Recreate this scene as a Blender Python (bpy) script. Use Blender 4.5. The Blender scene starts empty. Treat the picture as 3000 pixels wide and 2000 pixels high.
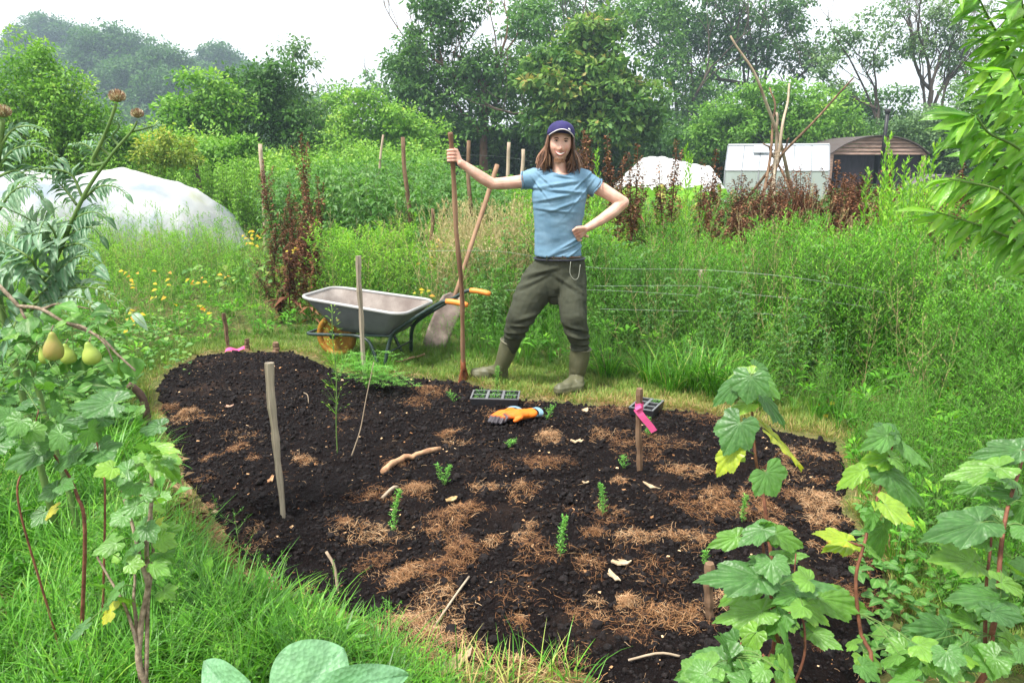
import bpy, bmesh, math, random
import numpy as np
from math import radians, sin, cos, pi
from mathutils import Vector, Matrix

random.seed(7)
RNG = np.random.default_rng(11)
scene = bpy.context.scene

# ------------------------------------------------------------------ camera
FPX = 2170.0
PITCH = radians(13.73)
EYE = 1.55
cam_d = bpy.data.cameras.new("camera")
cam = bpy.data.objects.new("camera", cam_d)
scene.collection.objects.link(cam)
cam.location = (0, 0, EYE)
cam.rotation_euler = (radians(90) - PITCH, 0, 0)
cam_d.sensor_width = 36.0
cam_d.lens = FPX / 3000 * 36.0
cam_d.clip_start = 0.05
cam_d.clip_end = 3000
scene.camera = cam

# ------------------------------------------------------------------ world, sun, exposure
SUN_EL, SUN_AZ = radians(60), radians(-125)
world = bpy.data.worlds.new("World")
scene.world = world
world.use_nodes = True
wn = world.node_tree
wn.nodes.clear()
w_out = wn.nodes.new("ShaderNodeOutputWorld")
w_bg = wn.nodes.new("ShaderNodeBackground")
w_sky = wn.nodes.new("ShaderNodeTexSky")
w_sky.sky_type = 'NISHITA'
w_sky.sun_disc = False
w_sky.sun_elevation = SUN_EL
w_sky.sun_rotation = SUN_AZ
w_sky.dust_density = 4.0
w_sky.ozone_density = 1.0
w_mix = wn.nodes.new("ShaderNodeMix")
w_mix.data_type = 'RGBA'
w_mix.inputs[0].default_value = 0.80
w_mix.inputs[7].default_value = (14.0, 14.2, 14.4, 1)
wn.links.new(w_sky.outputs[0], w_mix.inputs[6])
wn.links.new(w_mix.outputs[2], w_bg.inputs[0])
w_bg.inputs[1].default_value = 0.070
wn.links.new(w_bg.outputs[0], w_out.inputs[0])

sun_d = bpy.data.lights.new("sun", 'SUN')
sun_d.energy = 4.0
sun_d.angle = radians(9)
sun_d.color = (1.0, 0.96, 0.9)
sun = bpy.data.objects.new("sun", sun_d)
scene.collection.objects.link(sun)
# light comes from high up on the left, a little behind the camera
sdir = Vector((sin(SUN_AZ) * cos(SUN_EL), cos(SUN_AZ) * cos(SUN_EL), sin(SUN_EL)))
sun.rotation_euler = (-sdir).to_track_quat('-Z', 'Y').to_euler()
sun.location = sdir * 60

scene.view_settings.view_transform = 'Standard'
scene.view_settings.look = 'None'
scene.view_settings.gamma = 1
scene.view_settings.exposure = 1.0
scene.render.engine = 'CYCLES'
cy = scene.cycles
cy.use_denoising = True
cy.max_bounces = 7
cy.diffuse_bounces = 2
cy.glossy_bounces = 2
cy.transmission_bounces = 4
cy.transparent_max_bounces = 12
cy.volume_bounces = 0
cy.use_adaptive_sampling = True
cy.adaptive_threshold = 0.02

# ------------------------------------------------------------------ photo pixel -> world helpers
def ray(px, py):
    cx = (px - 1500) / FPX
    cyy = (1000 - py) / FPX
    return (cx, cos(PITCH) + sin(PITCH) * cyy, -sin(PITCH) + cos(PITCH) * cyy)

def P(px, py, Y):
    d = ray(px, py)
    t = Y / d[1]
    return Vector((d[0] * t, Y, EYE + d[2] * t))

def G(px, py, z=0.0):
    d = ray(px, py)
    t = (z - EYE) / d[2]
    return Vector((d[0] * t, d[1] * t, z))

# ------------------------------------------------------------------ numpy noise
def _hash(*ints):
    h = np.zeros_like(ints[0], dtype=np.int64)
    for k, a in zip((374761393, 668265263, 2147483647, 1274126177), ints):
        h = h + a.astype(np.int64) * k
    h = (h ^ (h >> 13)) * 1274126177
    h = h & 0x7fffffff
    h = (h ^ (h >> 16)) & 0xffff
    return h / 65535.0

def vnoise(p, seed=0):
    """value noise, p (N,d) d=2 or 3 -> (N,) in -1..1"""
    p = np.asarray(p, float)
    i = np.floor(p).astype(np.int64)
    f = p - i
    f = f * f * (3 - 2 * f)
    d = p.shape[1]
    out = 0
    for c in range(2 ** d):
        w = 1
        idx = []
        for k in range(d):
            b = (c >> k) & 1
            idx.append(i[:, k] + b)
            w = w * (f[:, k] if b else 1 - f[:, k])
        idx.append(np.full(len(p), seed))
        out = out + w * _hash(*idx)
    return out * 2 - 1

def fbm(p, octaves=4, seed=0, gain=0.5):
    p = np.asarray(p, float)
    o = 0
    a = 1.0
    s = 0
    for k in range(octaves):
        o = o + a * vnoise(p * 2 ** k + 17.3 * k, seed + k)
        s += a
        a *= gain
    return o / s

def sstep(a, b, x):
    t = np.clip((x - a) / (b - a), 0, 1)
    return t * t * (3 - 2 * t)

# ------------------------------------------------------------------ mesh batching
class Tmpl:
    """small mesh: verts (V,3), polys list of tuples, per-vertex rnd and uv-like attribute, per-poly material index"""
    def __init__(s):
        s.v, s.f, s.r, s.u, s.m = [], [], [], [], []
    def add(s, verts, faces, rnd=0.5, uv=None, mat=0):
        o = len(s.v)
        s.v += [tuple(v) for v in verts]
        s.f += [tuple(i + o for i in f) for f in faces]
        s.r += [rnd] * len(verts)
        s.u += uv if uv is not None else [(0.0, 0.0)] * len(verts)
        s.m += [mat] * len(faces)
    def arrays(s):
        V = np.array(s.v, float).reshape(-1, 3)
        f3 = [(f, m) for f, m in zip(s.f, s.m) if len(f) == 3]
        f4 = [(f, m) for f, m in zip(s.f, s.m) if len(f) == 4]
        assert len(f3) + len(f4) == len(s.f)
        F3 = np.array([f for f, _ in f3], int).reshape(-1, 3)
        F4 = np.array([f for f, _ in f4], int).reshape(-1, 4)
        return V, F3, F4, np.array([m for _, m in f3], int), np.array([m for _, m in f4], int), np.array(s.r, float), np.array(s.u, float).reshape(-1, 2)

class Batch:
    def __init__(s):
        s.V, s.F3, s.F4, s.M3, s.M4, s.R, s.U, s.n = [], [], [], [], [], [], [], 0
    def put(s, arr, T=None, M=None, rnd=None, rnd_mix=0.5, mat=None):
        """arr from Tmpl.arrays(); T (N,3); M (N,3,3); rnd (N,) blended with the template's own rnd"""
        V, F3, F4, m3, m4, r, u = arr
        if T is None:
            T = np.zeros((1, 3))
        T = np.asarray(T, float).reshape(-1, 3)
        N, nv = len(T), len(V)
        if N == 0:
            return
        if M is None:
            W = np.broadcast_to(V[None], (N, nv, 3))
        else:
            W = np.einsum('nij,vj->nvi', M, V)
        W = W + T[:, None, :]
        s.V.append(W.reshape(-1, 3))
        off = s.n + np.arange(N)[:, None, None] * nv
        s.F3.append((F3[None] + off).reshape(-1, 3))
        s.F4.append((F4[None] + off).reshape(-1, 4))
        s.M3.append(np.tile(m3 if mat is None else np.full_like(m3, mat), N))
        s.M4.append(np.tile(m4 if mat is None else np.full_like(m4, mat), N))
        if rnd is None:
            R = np.tile(r, N)
        else:
            R = (np.tile(r, N) * (1 - rnd_mix) + np.repeat(rnd, nv) * rnd_mix)
        s.R.append(R)
        s.U.append(np.tile(u, (N, 1)))
        s.n += N * nv
    def mesh(s, name, mats, smooth=False):
        me = bpy.data.meshes.new(name)
        V = np.concatenate(s.V)
        F3 = np.concatenate(s.F3)
        F4 = np.concatenate(s.F4)
        nl = F3.size + F4.size
        npoly = len(F3) + len(F4)
        me.vertices.add(len(V))
        me.vertices.foreach_set("co", V.astype(np.float32).ravel())
        me.loops.add(nl)
        me.loops.foreach_set("vertex_index", np.concatenate([F3.ravel(), F4.ravel()]).astype(np.int32))
        me.polygons.add(npoly)
        st = np.concatenate([np.arange(len(F3)) * 3, F3.size + np.arange(len(F4)) * 4]).astype(np.int32)
        me.polygons.foreach_set("loop_start", st)
        me.polygons.foreach_set("material_index", np.concatenate(s.M3 + s.M4).astype(np.int32))
        me.polygons.foreach_set("use_smooth", np.full(npoly, smooth))
        me.update(calc_edges=True)
        a = me.attributes.new("rnd", 'FLOAT', 'POINT')
        a.data.foreach_set("value", np.concatenate(s.R).astype(np.float32))
        U = np.concatenate(s.U)
        if np.any(U):
            b = me.attributes.new("luv", 'FLOAT_VECTOR', 'POINT')
            b.data.foreach_set("vector", np.column_stack([U, np.zeros(len(U))]).astype(np.float32).ravel())
        for m in (mats if isinstance(mats, (list, tuple)) else [mats]):
            me.materials.append(m)
        return me

def link(name, me, parent=None, loc=None):
    o = bpy.data.objects.new(name, me)
    scene.collection.objects.link(o)
    if parent is not None:
        o.parent = parent
    if loc is not None:
        o.location = loc
    return o

def tag(o, label=None, cat=None, group=None, kind=None):
    if label: o["label"] = label
    if cat: o["category"] = cat
    if group: o["group"] = group
    if kind: o["kind"] = kind
    return o

def empty(name, loc=(0, 0, 0), rz=0.0, **kw):
    o = bpy.data.objects.new(name, None)
    scene.collection.objects.link(o)
    o.location = loc
    o.rotation_euler = (0, 0, rz)
    o.empty_display_size = 0.1
    tag(o, **kw)
    return o

def copy_tree(o, loc=None, rz=None, scale=None, parent=None):
    c = o.copy()
    scene.collection.objects.link(c)
    if parent is not None:
        c.parent = parent
    for ch in o.children:
        copy_tree(ch, parent=c)
    if loc is not None: c.location = loc
    if rz is not None: c.rotation_euler = (0, 0, rz)
    if scale is not None: c.scale = (scale,) * 3 if not hasattr(scale, '__len__') else scale
    return c

def euler_mats(rz, tilt=None, az=None, s=None):
    """rotation about z by rz, then tilt by angle `tilt` towards azimuth `az`, times scale"""
    rz = np.asarray(rz, float)
    c, s_ = np.cos(rz), np.sin(rz)
    z = np.zeros_like(c)
    o = np.ones_like(c)
    R = np.stack([np.stack([c, -s_, z], -1), np.stack([s_, c, z], -1), np.stack([z, z, o], -1)], -2)
    if tilt is not None:
        ax = np.stack([-np.sin(az), np.cos(az), np.zeros_like(az)], -1)
        R = rot_axis(ax, tilt) @ R
    if s is not None:
        s = np.asarray(s, float)
        R = R * (s[:, None, None] if s.ndim == 1 else s[:, None, :])
    return R

def rot_axis(ax, an):
    ax = ax / np.linalg.norm(ax, axis=-1, keepdims=True)
    K = np.zeros(ax.shape[:-1] + (3, 3))
    K[..., 0, 1] = -ax[..., 2]; K[..., 0, 2] = ax[..., 1]
    K[..., 1, 0] = ax[..., 2]; K[..., 1, 2] = -ax[..., 0]
    K[..., 2, 0] = -ax[..., 1]; K[..., 2, 1] = ax[..., 0]
    an = np.asarray(an)[..., None, None]
    return np.eye(3) + np.sin(an) * K + (1 - np.cos(an)) * (K @ K)

def frames(d, up=None):
    """matrices whose local +Y is direction d (N,3) and local +Z is close to `up`"""
    d = np.asarray(d, float)
    d = d / (np.linalg.norm(d, axis=-1, keepdims=True) + 1e-9)
    if up is None:
        up = np.tile([0, 0, 1.0], (len(d), 1))
    x = np.cross(d, up)
    n = np.linalg.norm(x, axis=-1, keepdims=True)
    x = np.where(n < 1e-4, np.array([1.0, 0, 0]), x / (n + 1e-9))
    z = np.cross(x, d)
    return np.stack([x, d, z], -1)

def rand_dirs(n, rng=None):
    rng = rng or RNG
    v = rng.normal(size=(n, 3))
    return v / np.linalg.norm(v, axis=1, keepdims=True)

# ------------------------------------------------------------------ tubes
def tube_geo(pts, rad, seg=8, cap=True, squash=None):
    """verts and faces of a tube along pts with per-point radius; squash=(a,b) scales the two frame axes"""
    pts = [Vector(p) for p in pts]
    n = len(pts)
    if not hasattr(rad, '__len__'):
        rad = [rad] * n
    vs, fs = [], []
    prev = None
    for i, p in enumerate(pts):
        t = (pts[min(i + 1, n - 1)] - pts[max(i - 1, 0)])
        t = t.normalized() if t.length > 1e-9 else Vector((0, 0, 1))
        if prev is None:
            a = Vector((0, 0, 1)) if abs(t.z) < 0.9 else Vector((1, 0, 0))
            prev = t.cross(a).normalized()
        x = (prev - t * prev.dot(t)).normalized()
        y = t.cross(x)
        prev = x
        for k in range(seg):
            an = 2 * pi * k / seg
            sa, sb = squash if squash else (1, 1)
            vs.append(p + (x * cos(an) * sa + y * sin(an) * sb) * rad[i])
    for i in range(n - 1):
        for k in range(seg):
            a = i * seg + k
            b = i * seg + (k + 1) % seg
            fs.append((a, b, b + seg, a + seg))
    if cap:
        for base, order in ((0, -1), ((n - 1) * seg, 1)):
            c = len(vs)
            vs.append(pts[0] if base == 0 else pts[-1])
            for k in range(seg):
                a, b = base + k, base + (k + 1) % seg
                fs.append((c, a, b) if order == 1 else (c, b, a))
    return vs, fs

def tube_mesh(name, pts, rad, mat, seg=8, smooth=True, rnd=0.5, **kw):
    t = Tmpl()
    v, f = tube_geo(pts, rad, seg, **kw)
    t.add(v, f, rnd)
    b = Batch()
    b.put(t.arrays())
    return b.mesh(name, mat, smooth)

def spline(pts, n):
    """Catmull-Rom through pts, n samples"""
    pts = [Vector(p) for p in pts]
    q = [pts[0] * 2 - pts[1]] + pts + [pts[-1] * 2 - pts[-2]]
    out = []
    m = len(pts) - 1
    for k in range(n):
        u = k / (n - 1) * m
        i = min(int(u), m - 1)
        t = u - i
        a, b, c, d = q[i:i + 4]
        out.append(0.5 * ((2 * b) + (c - a) * t + (2 * a - 5 * b + 4 * c - d) * t * t + (3 * b - a - 3 * c + d) * t ** 3))
    return out

def wobble(pts, amt, seed=0, freq=3.0):
    r = random.Random(seed)
    ph = [r.uniform(0, 6) for _ in range(6)]
    n = len(pts)
    out = []
    for i, p in enumerate(pts):
        u = i / max(1, n - 1)
        out.append(Vector(p) + Vector((sin(u * freq * 2 + ph[0]) + .5 * sin(u * freq * 5 + ph[1]),
                                       sin(u * freq * 2.3 + ph[2]) + .5 * sin(u * freq * 4.4 + ph[3]), 0)) * amt)
    return out

# ------------------------------------------------------------------ materials
def new_mat(name):
    m = bpy.data.materials.new(name)
    m.use_nodes = True
    nt = m.node_tree
    nt.nodes.clear()
    out = nt.nodes.new("ShaderNodeOutputMaterial")
    return m, nt, out

def ramp_node(nt, stops, interp='LINEAR'):
    r = nt.nodes.new("ShaderNodeValToRGB")
    r.color_ramp.interpolation = interp
    el = r.color_ramp.elements
    while len(el) < len(stops):
        el.new(0.5)
    for e, (p, c) in zip(el, stops):
        e.position = p
        e.color = (c[0], c[1], c[2], 1)
    return r

def leaf_mat(name, stops, trans=0.35, rough=0.45, spec=0.35, tint=(1.0, 1.15, 0.55), noise=0.0, nscale=8):
    """leaf colour from the per-leaf attribute rnd, with light through the leaf"""
    m, nt, out = new_mat(name)
    at = nt.nodes.new("ShaderNodeAttribute")
    at.attribute_name = "rnd"
    rp = ramp_node(nt, stops)
    if noise > 0:
        geo = nt.nodes.new("ShaderNodeNewGeometry")
        nz = nt.nodes.new("ShaderNodeTexNoise")
        nz.inputs["Scale"].default_value = nscale
        nz.inputs["Detail"].default_value = 3
        nt.links.new(geo.outputs["Position"], nz.inputs["Vector"])
        ma = nt.nodes.new("ShaderNodeMath")
        ma.operation = 'MULTIPLY_ADD'
        nt.links.new(nz.outputs["Fac"], ma.inputs[0])
        ma.inputs[1].default_value = noise * 2
        mb = nt.nodes.new("ShaderNodeMath")
        mb.operation = 'SUBTRACT'
        nt.links.new(at.outputs["Fac"], mb.inputs[0])
        mb.inputs[1].default_value = noise
        nt.links.new(mb.outputs[0], ma.inputs[2])
        nt.links.new(ma.outputs[0], rp.inputs[0])
    else:
        nt.links.new(at.outputs["Fac"], rp.inputs[0])
    pb = nt.nodes.new("ShaderNodeBsdfPrincipled")
    pb.inputs["Roughness"].default_value = rough
    pb.inputs["Specular IOR Level"].default_value = spec
    nt.links.new(rp.outputs[0], pb.inputs["Base Color"])
    if trans > 0:
        tr = nt.nodes.new("ShaderNodeBsdfTranslucent")
        mc = nt.nodes.new("ShaderNodeMix")
        mc.data_type = 'RGBA'
        mc.blend_type = 'MULTIPLY'
        mc.inputs[0].default_value = 1
        mc.inputs[7].default_value = (tint[0] * 1.3, tint[1] * 1.3, tint[2] * 1.3, 1)
        nt.links.new(rp.outputs[0], mc.inputs[6])
        nt.links.new(mc.outputs[2], tr.inputs[0])
        ms = nt.nodes.new("ShaderNodeMixShader")
        ms.inputs[0].default_value = trans
        nt.links.new(pb.outputs[0], ms.inputs[1])
        nt.links.new(tr.outputs[0], ms.inputs[2])
        nt.links.new(ms.outputs[0], out.inputs[0])
    else:
        nt.links.new(pb.outputs[0], out.inputs[0])
    return m

def surf_mat(name, c1, c2, scale=8.0, rough=0.8, bump=0.3, bscale=None, metallic=0.0, spec=0.3, detail=6,
             stretch=(1, 1, 1), dist=0.01, coords='Object', lo=0.35, hi=0.65, c3=None, rnd=False):
    """two or three tone noise surface with bump"""
    m, nt, out = new_mat(name)
    tc = nt.nodes.new("ShaderNodeTexCoord")
    mp = nt.nodes.new("ShaderNodeMapping")
    mp.inputs["Scale"].default_value = stretch
    nt.links.new(tc.outputs[coords], mp.inputs[0])
    nz = nt.nodes.new("ShaderNodeTexNoise")
    nz.inputs["Scale"].default_value = scale
    nz.inputs["Detail"].default_value = detail
    nz.inputs["Roughness"].default_value = 0.6
    nt.links.new(mp.outputs[0], nz.inputs["Vector"])
    st = [(lo, c1), (hi, c2)]
    if c3 is not None:
        st = [(lo, c1), ((lo + hi) / 2, c2), (hi, c3)]
    rp = ramp_node(nt, st)
    if rnd:
        at = nt.nodes.new("ShaderNodeAttribute")
        at.attribute_name = "rnd"
        nt.links.new(at.outputs["Fac"], rp.inputs[0])
    else:
        nt.links.new(nz.outputs["Fac"], rp.inputs[0])
    pb = nt.nodes.new("ShaderNodeBsdfPrincipled")
    pb.inputs["Roughness"].default_value = rough
    pb.inputs["Metallic"].default_value = metallic
    pb.inputs["Specular IOR Level"].default_value = spec
    nt.links.new(rp.outputs[0], pb.inputs["Base Color"])
    if bump > 0:
        n2 = nt.nodes.new("ShaderNodeTexNoise")
        n2.inputs["Scale"].default_value = bscale or scale * 3
        n2.inputs["Detail"].default_value = 5
        nt.links.new(mp.outputs[0], n2.inputs["Vector"])
        bp = nt.nodes.new("ShaderNodeBump")
        bp.inputs["Strength"].default_value = bump
        bp.inputs["Distance"].default_value = dist
        nt.links.new(n2.outputs["Fac"], bp.inputs["Height"])
        nt.links.new(bp.outputs[0], pb.inputs["Normal"])
    nt.links.new(pb.outputs[0], out.inputs[0])
    return m
# ================================================================== the ground
BED_PX = [(440,1150),(470,1095),(560,1045),(700,1030),(860,1032),(1000,1090),(1180,1105),(1380,1118),(1500,1165),
          (1700,1185),(1900,1195),(2080,1215),(2300,1262),(2470,1295),(2495,1380),(2490,1500),(2570,1600),(2640,1750),
          (2650,1900),(2600,2100),(2000,2120),(1700,1990),(1400,1965),(1150,1880),(960,1800),(780,1735),(660,1620),
          (560,1500),(520,1380),(470,1260)]
BED = np.array([G(*p)[:2] for p in BED_PX])

def poly_sd(p, poly):
    """signed distance to a polygon, negative inside"""
    p = np.asarray(p, float)[:, :2]
    n = len(poly)
    d = np.full(len(p), 1e9)
    inside = np.zeros(len(p), bool)
    for i in range(n):
        a, b = poly[i], poly[(i + 1) % n]
        e = b - a
        w = p - a
        t = np.clip((w @ e) / (e @ e), 0, 1)
        q = w - t[:, None] * e
        d = np.minimum(d, np.hypot(q[:, 0], q[:, 1]))
        c = (a[1] > p[:, 1]) != (b[1] > p[:, 1])
        with np.errstate(divide='ignore', invalid='ignore'):
            xi = (b[0] - a[0]) * (p[:, 1] - a[1]) / (b[1] - a[1] + 1e-12) + a[0]
        inside ^= c & (p[:, 0] < xi)
    return np.where(inside, -d, d)

def bed_sd(p):
    p = np.asarray(p, float)[:, :2]
    return poly_sd(p, BED) + 0.06 * fbm(p * 3.0, 4, 5, .6) - .02

def ground_z(xy):
    xy = np.asarray(xy, float).reshape(-1, 2)
    x, y = xy[:, 0], xy[:, 1]
    z = 0.018 * fbm(xy * 1.3, 4, 3) * sstep(0, 2, np.hypot(x, y))
    z = z + 0.25 * fbm(xy * 0.05, 2, 9) * sstep(25, 60, y)
    hill = sstep(75, 175, y) * sstep(-25, -105, x)
    z = z + 13.0 * hill + 5.0 * sstep(70, 160, y) * sstep(0, -60, x)
    return z

def gz1(x, y):
    return float(ground_z([[x, y]])[0])

def grid_sheet(name, xs, ys, zfun, mat, smooth=True):
    X, Yg = np.meshgrid(xs, ys)
    xy = np.column_stack([X.ravel(), Yg.ravel()])
    z = zfun(xy)
    nx, ny = len(xs), len(ys)
    i = np.arange(nx - 1)[None, :] + np.arange(ny - 1)[:, None] * nx
    F4 = np.stack([i, i + 1, i + 1 + nx, i + nx], -1).reshape(-1, 4)
    b = Batch()
    V = np.column_stack([xy, z])
    b.put((V, np.zeros((0, 3), int), F4, np.zeros(0, int), np.zeros(len(F4), int), np.full(len(V), .5), np.zeros((len(V), 2))))
    return b.mesh(name, mat, smooth)

def ground_material():
    m, nt, out = new_mat("turf soil")
    geo = nt.nodes.new("ShaderNodeNewGeometry")
    n1 = nt.nodes.new("ShaderNodeTexNoise"); n1.inputs["Scale"].default_value = 1.1; n1.inputs["Detail"].default_value = 6
    n2 = nt.nodes.new("ShaderNodeTexNoise"); n2.inputs["Scale"].default_value = 35; n2.inputs["Detail"].default_value = 6
    nt.links.new(geo.outputs["Position"], n1.inputs[0]); nt.links.new(geo.outputs["Position"], n2.inputs[0])
    r1 = ramp_node(nt, [(0.3, (0.05, 0.075, 0.02)), (0.5, (0.085, 0.10, 0.03)), (0.62, (0.15, 0.115, 0.05)), (0.75, (0.10, 0.065, 0.03))])
    r2 = ramp_node(nt, [(0.3, (0.02, 0.03, 0.01)), (0.5, (0.10, 0.12, 0.035)), (0.7, (0.24, 0.17, 0.08))])
    nt.links.new(n1.outputs["Fac"], r1.inputs[0]); nt.links.new(n2.outputs["Fac"], r2.inputs[0])
    mx = nt.nodes.new("ShaderNodeMix"); mx.data_type = 'RGBA'; mx.inputs[0].default_value = 0.5
    nt.links.new(r1.outputs[0], mx.inputs[6]); nt.links.new(r2.outputs[0], mx.inputs[7])
    pb = nt.nodes.new("ShaderNodeBsdfPrincipled"); pb.inputs["Roughness"].default_value = 0.95
    pb.inputs["Specular IOR Level"].default_value = 0.1
    nt.links.new(mx.outputs[2], pb.inputs["Base Color"])
    bp = nt.nodes.new("ShaderNodeBump"); bp.inputs["Distance"].default_value = 0.02; bp.inputs["Strength"].default_value = 0.7
    nt.links.new(n2.outputs["Fac"], bp.inputs["Height"]); nt.links.new(bp.outputs[0], pb.inputs["Normal"])
    nt.links.new(pb.outputs[0], out.inputs[0])
    return m

M_GROUND = ground_material()

def sheet_axis(lo, hi, near_lo, near_hi, step):
    a = np.arange(near_lo, near_hi, step)
    left = near_lo - np.cumsum(step * 1.12 ** np.arange(1, 200))
    left = left[left > lo]
    right = a[-1] + np.cumsum(step * 1.12 ** np.arange(1, 200))
    right = right[right < hi]
    return np.concatenate([[lo], left[::-1], a, right, [hi]])

g = link("ground", grid_sheet("ground", sheet_axis(-600, 600, -8, 8, .12), sheet_axis(-30, 900, 0, 14, .12), ground_z, M_GROUND))
tag(g, kind="structure")

# ---- the dark compost bed
def soil_material():
    m, nt, out = new_mat("black compost")
    geo = nt.nodes.new("ShaderNodeNewGeometry")
    def nz(s, d, sc=(1, 1, 1)):
        n = nt.nodes.new("ShaderNodeTexNoise"); n.inputs["Scale"].default_value = s; n.inputs["Detail"].default_value = d
        n.inputs["Roughness"].default_value = 0.65
        nt.links.new(geo.outputs["Position"], n.inputs[0]); return n
    big, mid, fine = nz(1.3, 4), nz(9, 6), nz(70, 5)
    base = ramp_node(nt, [(0.35, (0.004, 0.0028, 0.0030)), (0.6, (0.010, 0.0066, 0.0063)), (0.8, (0.026, 0.015, 0.012))])
    nt.links.new(fine.outputs["Fac"], base.inputs[0])
    wet = ramp_node(nt, [(0.54, (0, 0, 0)), (0.66, (1, 1, 1))])
    nt.links.new(big.outputs["Fac"], wet.inputs[0])
    mx = nt.nodes.new("ShaderNodeMix"); mx.data_type = 'RGBA'; mx.inputs[7].default_value = (0.042, 0.026, 0.019, 1)
    mm = nt.nodes.new("ShaderNodeMath"); mm.operation = 'MULTIPLY'; mm.inputs[1].default_value = 0.7
    nt.links.new(wet.outputs[0], mm.inputs[0]); nt.links.new(mm.outputs[0], mx.inputs[0])
    nt.links.new(base.outputs[0], mx.inputs[6])
    pb = nt.nodes.new("ShaderNodeBsdfPrincipled")
    rr = nt.nodes.new("ShaderNodeMapRange"); rr.inputs[3].default_value = 0.62; rr.inputs[4].default_value = 0.85
    nt.links.new(mid.outputs["Fac"], rr.inputs[0]); nt.links.new(rr.outputs[0], pb.inputs["Roughness"])
    pb.inputs["Specular IOR Level"].default_value = 0.08
    nt.links.new(mx.outputs[2], pb.inputs["Base Color"])
    ad = nt.nodes.new("ShaderNodeMath"); ad.operation = 'MULTIPLY_ADD'; ad.inputs[1].default_value = 2.0
    nt.links.new(mid.outputs["Fac"], ad.inputs[0]); nt.links.new(fine.outputs["Fac"], ad.inputs[2])
    bp = nt.nodes.new("ShaderNodeBump"); bp.inputs["Distance"].default_value = 0.02; bp.inputs["Strength"].default_value = 1.0
    nt.links.new(ad.outputs[0], bp.inputs["Height"]); nt.links.new(bp.outputs[0], pb.inputs["Normal"])
    nt.links.new(pb.outputs[0], out.inputs[0])
    return m

M_SOIL = soil_material()

def bed_z(xy):
    xy = np.asarray(xy, float).reshape(-1, 2)
    sd = bed_sd(xy)
    edge = sstep(0.04, -0.22, sd)
    lump = 0.038 * fbm(xy * 2.2, 3, 21) + 0.028 * fbm(xy * 9, 3, 22, .6) + 0.016 * np.abs(fbm(xy * 24, 3, 23, .65))
    g_ = ground_z(xy)
    z = g_ - 0.05 + edge * (0.072 + lump)
    floor = g_ + .004 + .012 * np.clip(lump * 12 + .5, 0, 1)
    return np.where(sd < -.06, np.maximum(z, floor), z)

def bz1(x, y):
    return float(max(bed_z([[x, y]])[0], gz1(x, y)))

lo, hi = BED.min(0) - .1, BED.max(0) + .1
lo[1] = max(lo[1], 1.5)
b_me = grid_sheet("soil_bed", np.arange(lo[0], hi[0], .0125), np.arange(lo[1], hi[1], .0125), bed_z, M_SOIL)
_bm = bmesh.new(); _bm.from_mesh(b_me)
_c = np.array([v.co[:] for v in _bm.verts]); _sd = bed_sd(_c)
bmesh.ops.delete(_bm, geom=[v for v, s in zip(_bm.verts, _sd) if s > 0.08], context='VERTS')
_bm.to_mesh(b_me); _bm.free()
tag(link("soil_bed", b_me), kind="structure")
# ================================================================== foliage materials
GR = lambda k: tuple(c * k for c in (0.095, 0.235, 0.035))
M_WEED = leaf_mat("weed leaves", [(0.0, (0.022, 0.08, 0.012)), (0.35, (0.072, 0.235, 0.022)), (0.7, (0.14, 0.38, 0.030)), (0.93, (0.26, 0.47, 0.05)), (1.0, (0.50, 0.44, 0.09))], trans=.30, rough=.5, spec=.16)
M_WEEDL = leaf_mat("pale weed leaves", [(0.0, (0.07, 0.18, 0.03)), (0.5, (0.17, 0.39, 0.035)), (0.9, (0.33, 0.51, 0.06)), (1.0, (0.55, 0.45, 0.14))], trans=.32, rough=.5, spec=.16)
M_GRASS = leaf_mat("grass blades", [(0.0, (0.028, 0.09, 0.013)), (0.4, (0.075, 0.25, 0.018)), (0.75, (0.16, 0.40, 0.03)), (0.9, (0.32, 0.42, 0.08)), (1.0, (0.50, 0.38, 0.17))], trans=.24, rough=.42, spec=.3)
M_TURF = leaf_mat("mown turf", [(0.0, (0.06, 0.13, 0.02)), (0.45, (0.15, 0.27, 0.04)), (0.65, (0.28, 0.32, 0.07)), (0.85, (0.40, 0.27, 0.12)), (1.0, (0.55, 0.42, 0.22))], trans=.25, rough=.6)
M_RASP = leaf_mat("cane leaves", [(0.0, (0.03, 0.085, 0.02)), (0.5, (0.08, 0.20, 0.045)), (0.85, (0.17, 0.31, 0.08)), (1.0, (0.35, 0.40, 0.12))], trans=.35, rough=.5)
M_STRAW = surf_mat("dry straw", (0.12, 0.050, 0.022), (0.34, 0.17, 0.07), rough=.8, bump=0, rnd=True, lo=0, hi=1, c3=(0.66, 0.46, 0.27))
M_DOCK = leaf_mat("rust dock seed", [(0.0, (0.05, 0.024, 0.016)), (0.5, (0.15, 0.066, 0.038)), (0.9, (0.27, 0.13, 0.07)), (1.0, (0.38, 0.22, 0.11))], trans=.1, rough=.8, spec=.1)
M_STRAWL = leaf_mat("bleached stalk", [(0, (.22, .15, .07)), (.6, (.42, .34, .17)), (1, (.52, .46, .26))], trans=.2, rough=.7)
M_STEMG = surf_mat("green stem", (0.07, 0.14, 0.03), (0.14, 0.22, 0.06), rough=.6, bump=0)
M_STEMB = surf_mat("brown stem", (0.10, 0.045, 0.025), (0.22, 0.11, 0.055), scale=30, rough=.75, bump=.3)
M_BARK = surf_mat("tree bark", (0.045, 0.035, 0.026), (0.13, 0.10, 0.075), scale=3, rough=.9, bump=.8, bscale=9, dist=.05, stretch=(1, 1, .3))
M_BARKR = surf_mat("ruddy bark", (0.10, 0.055, 0.035), (0.22, 0.13, 0.085), scale=3, rough=.9, bump=.8, bscale=9, dist=.05, stretch=(1, 1, .3))

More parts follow.
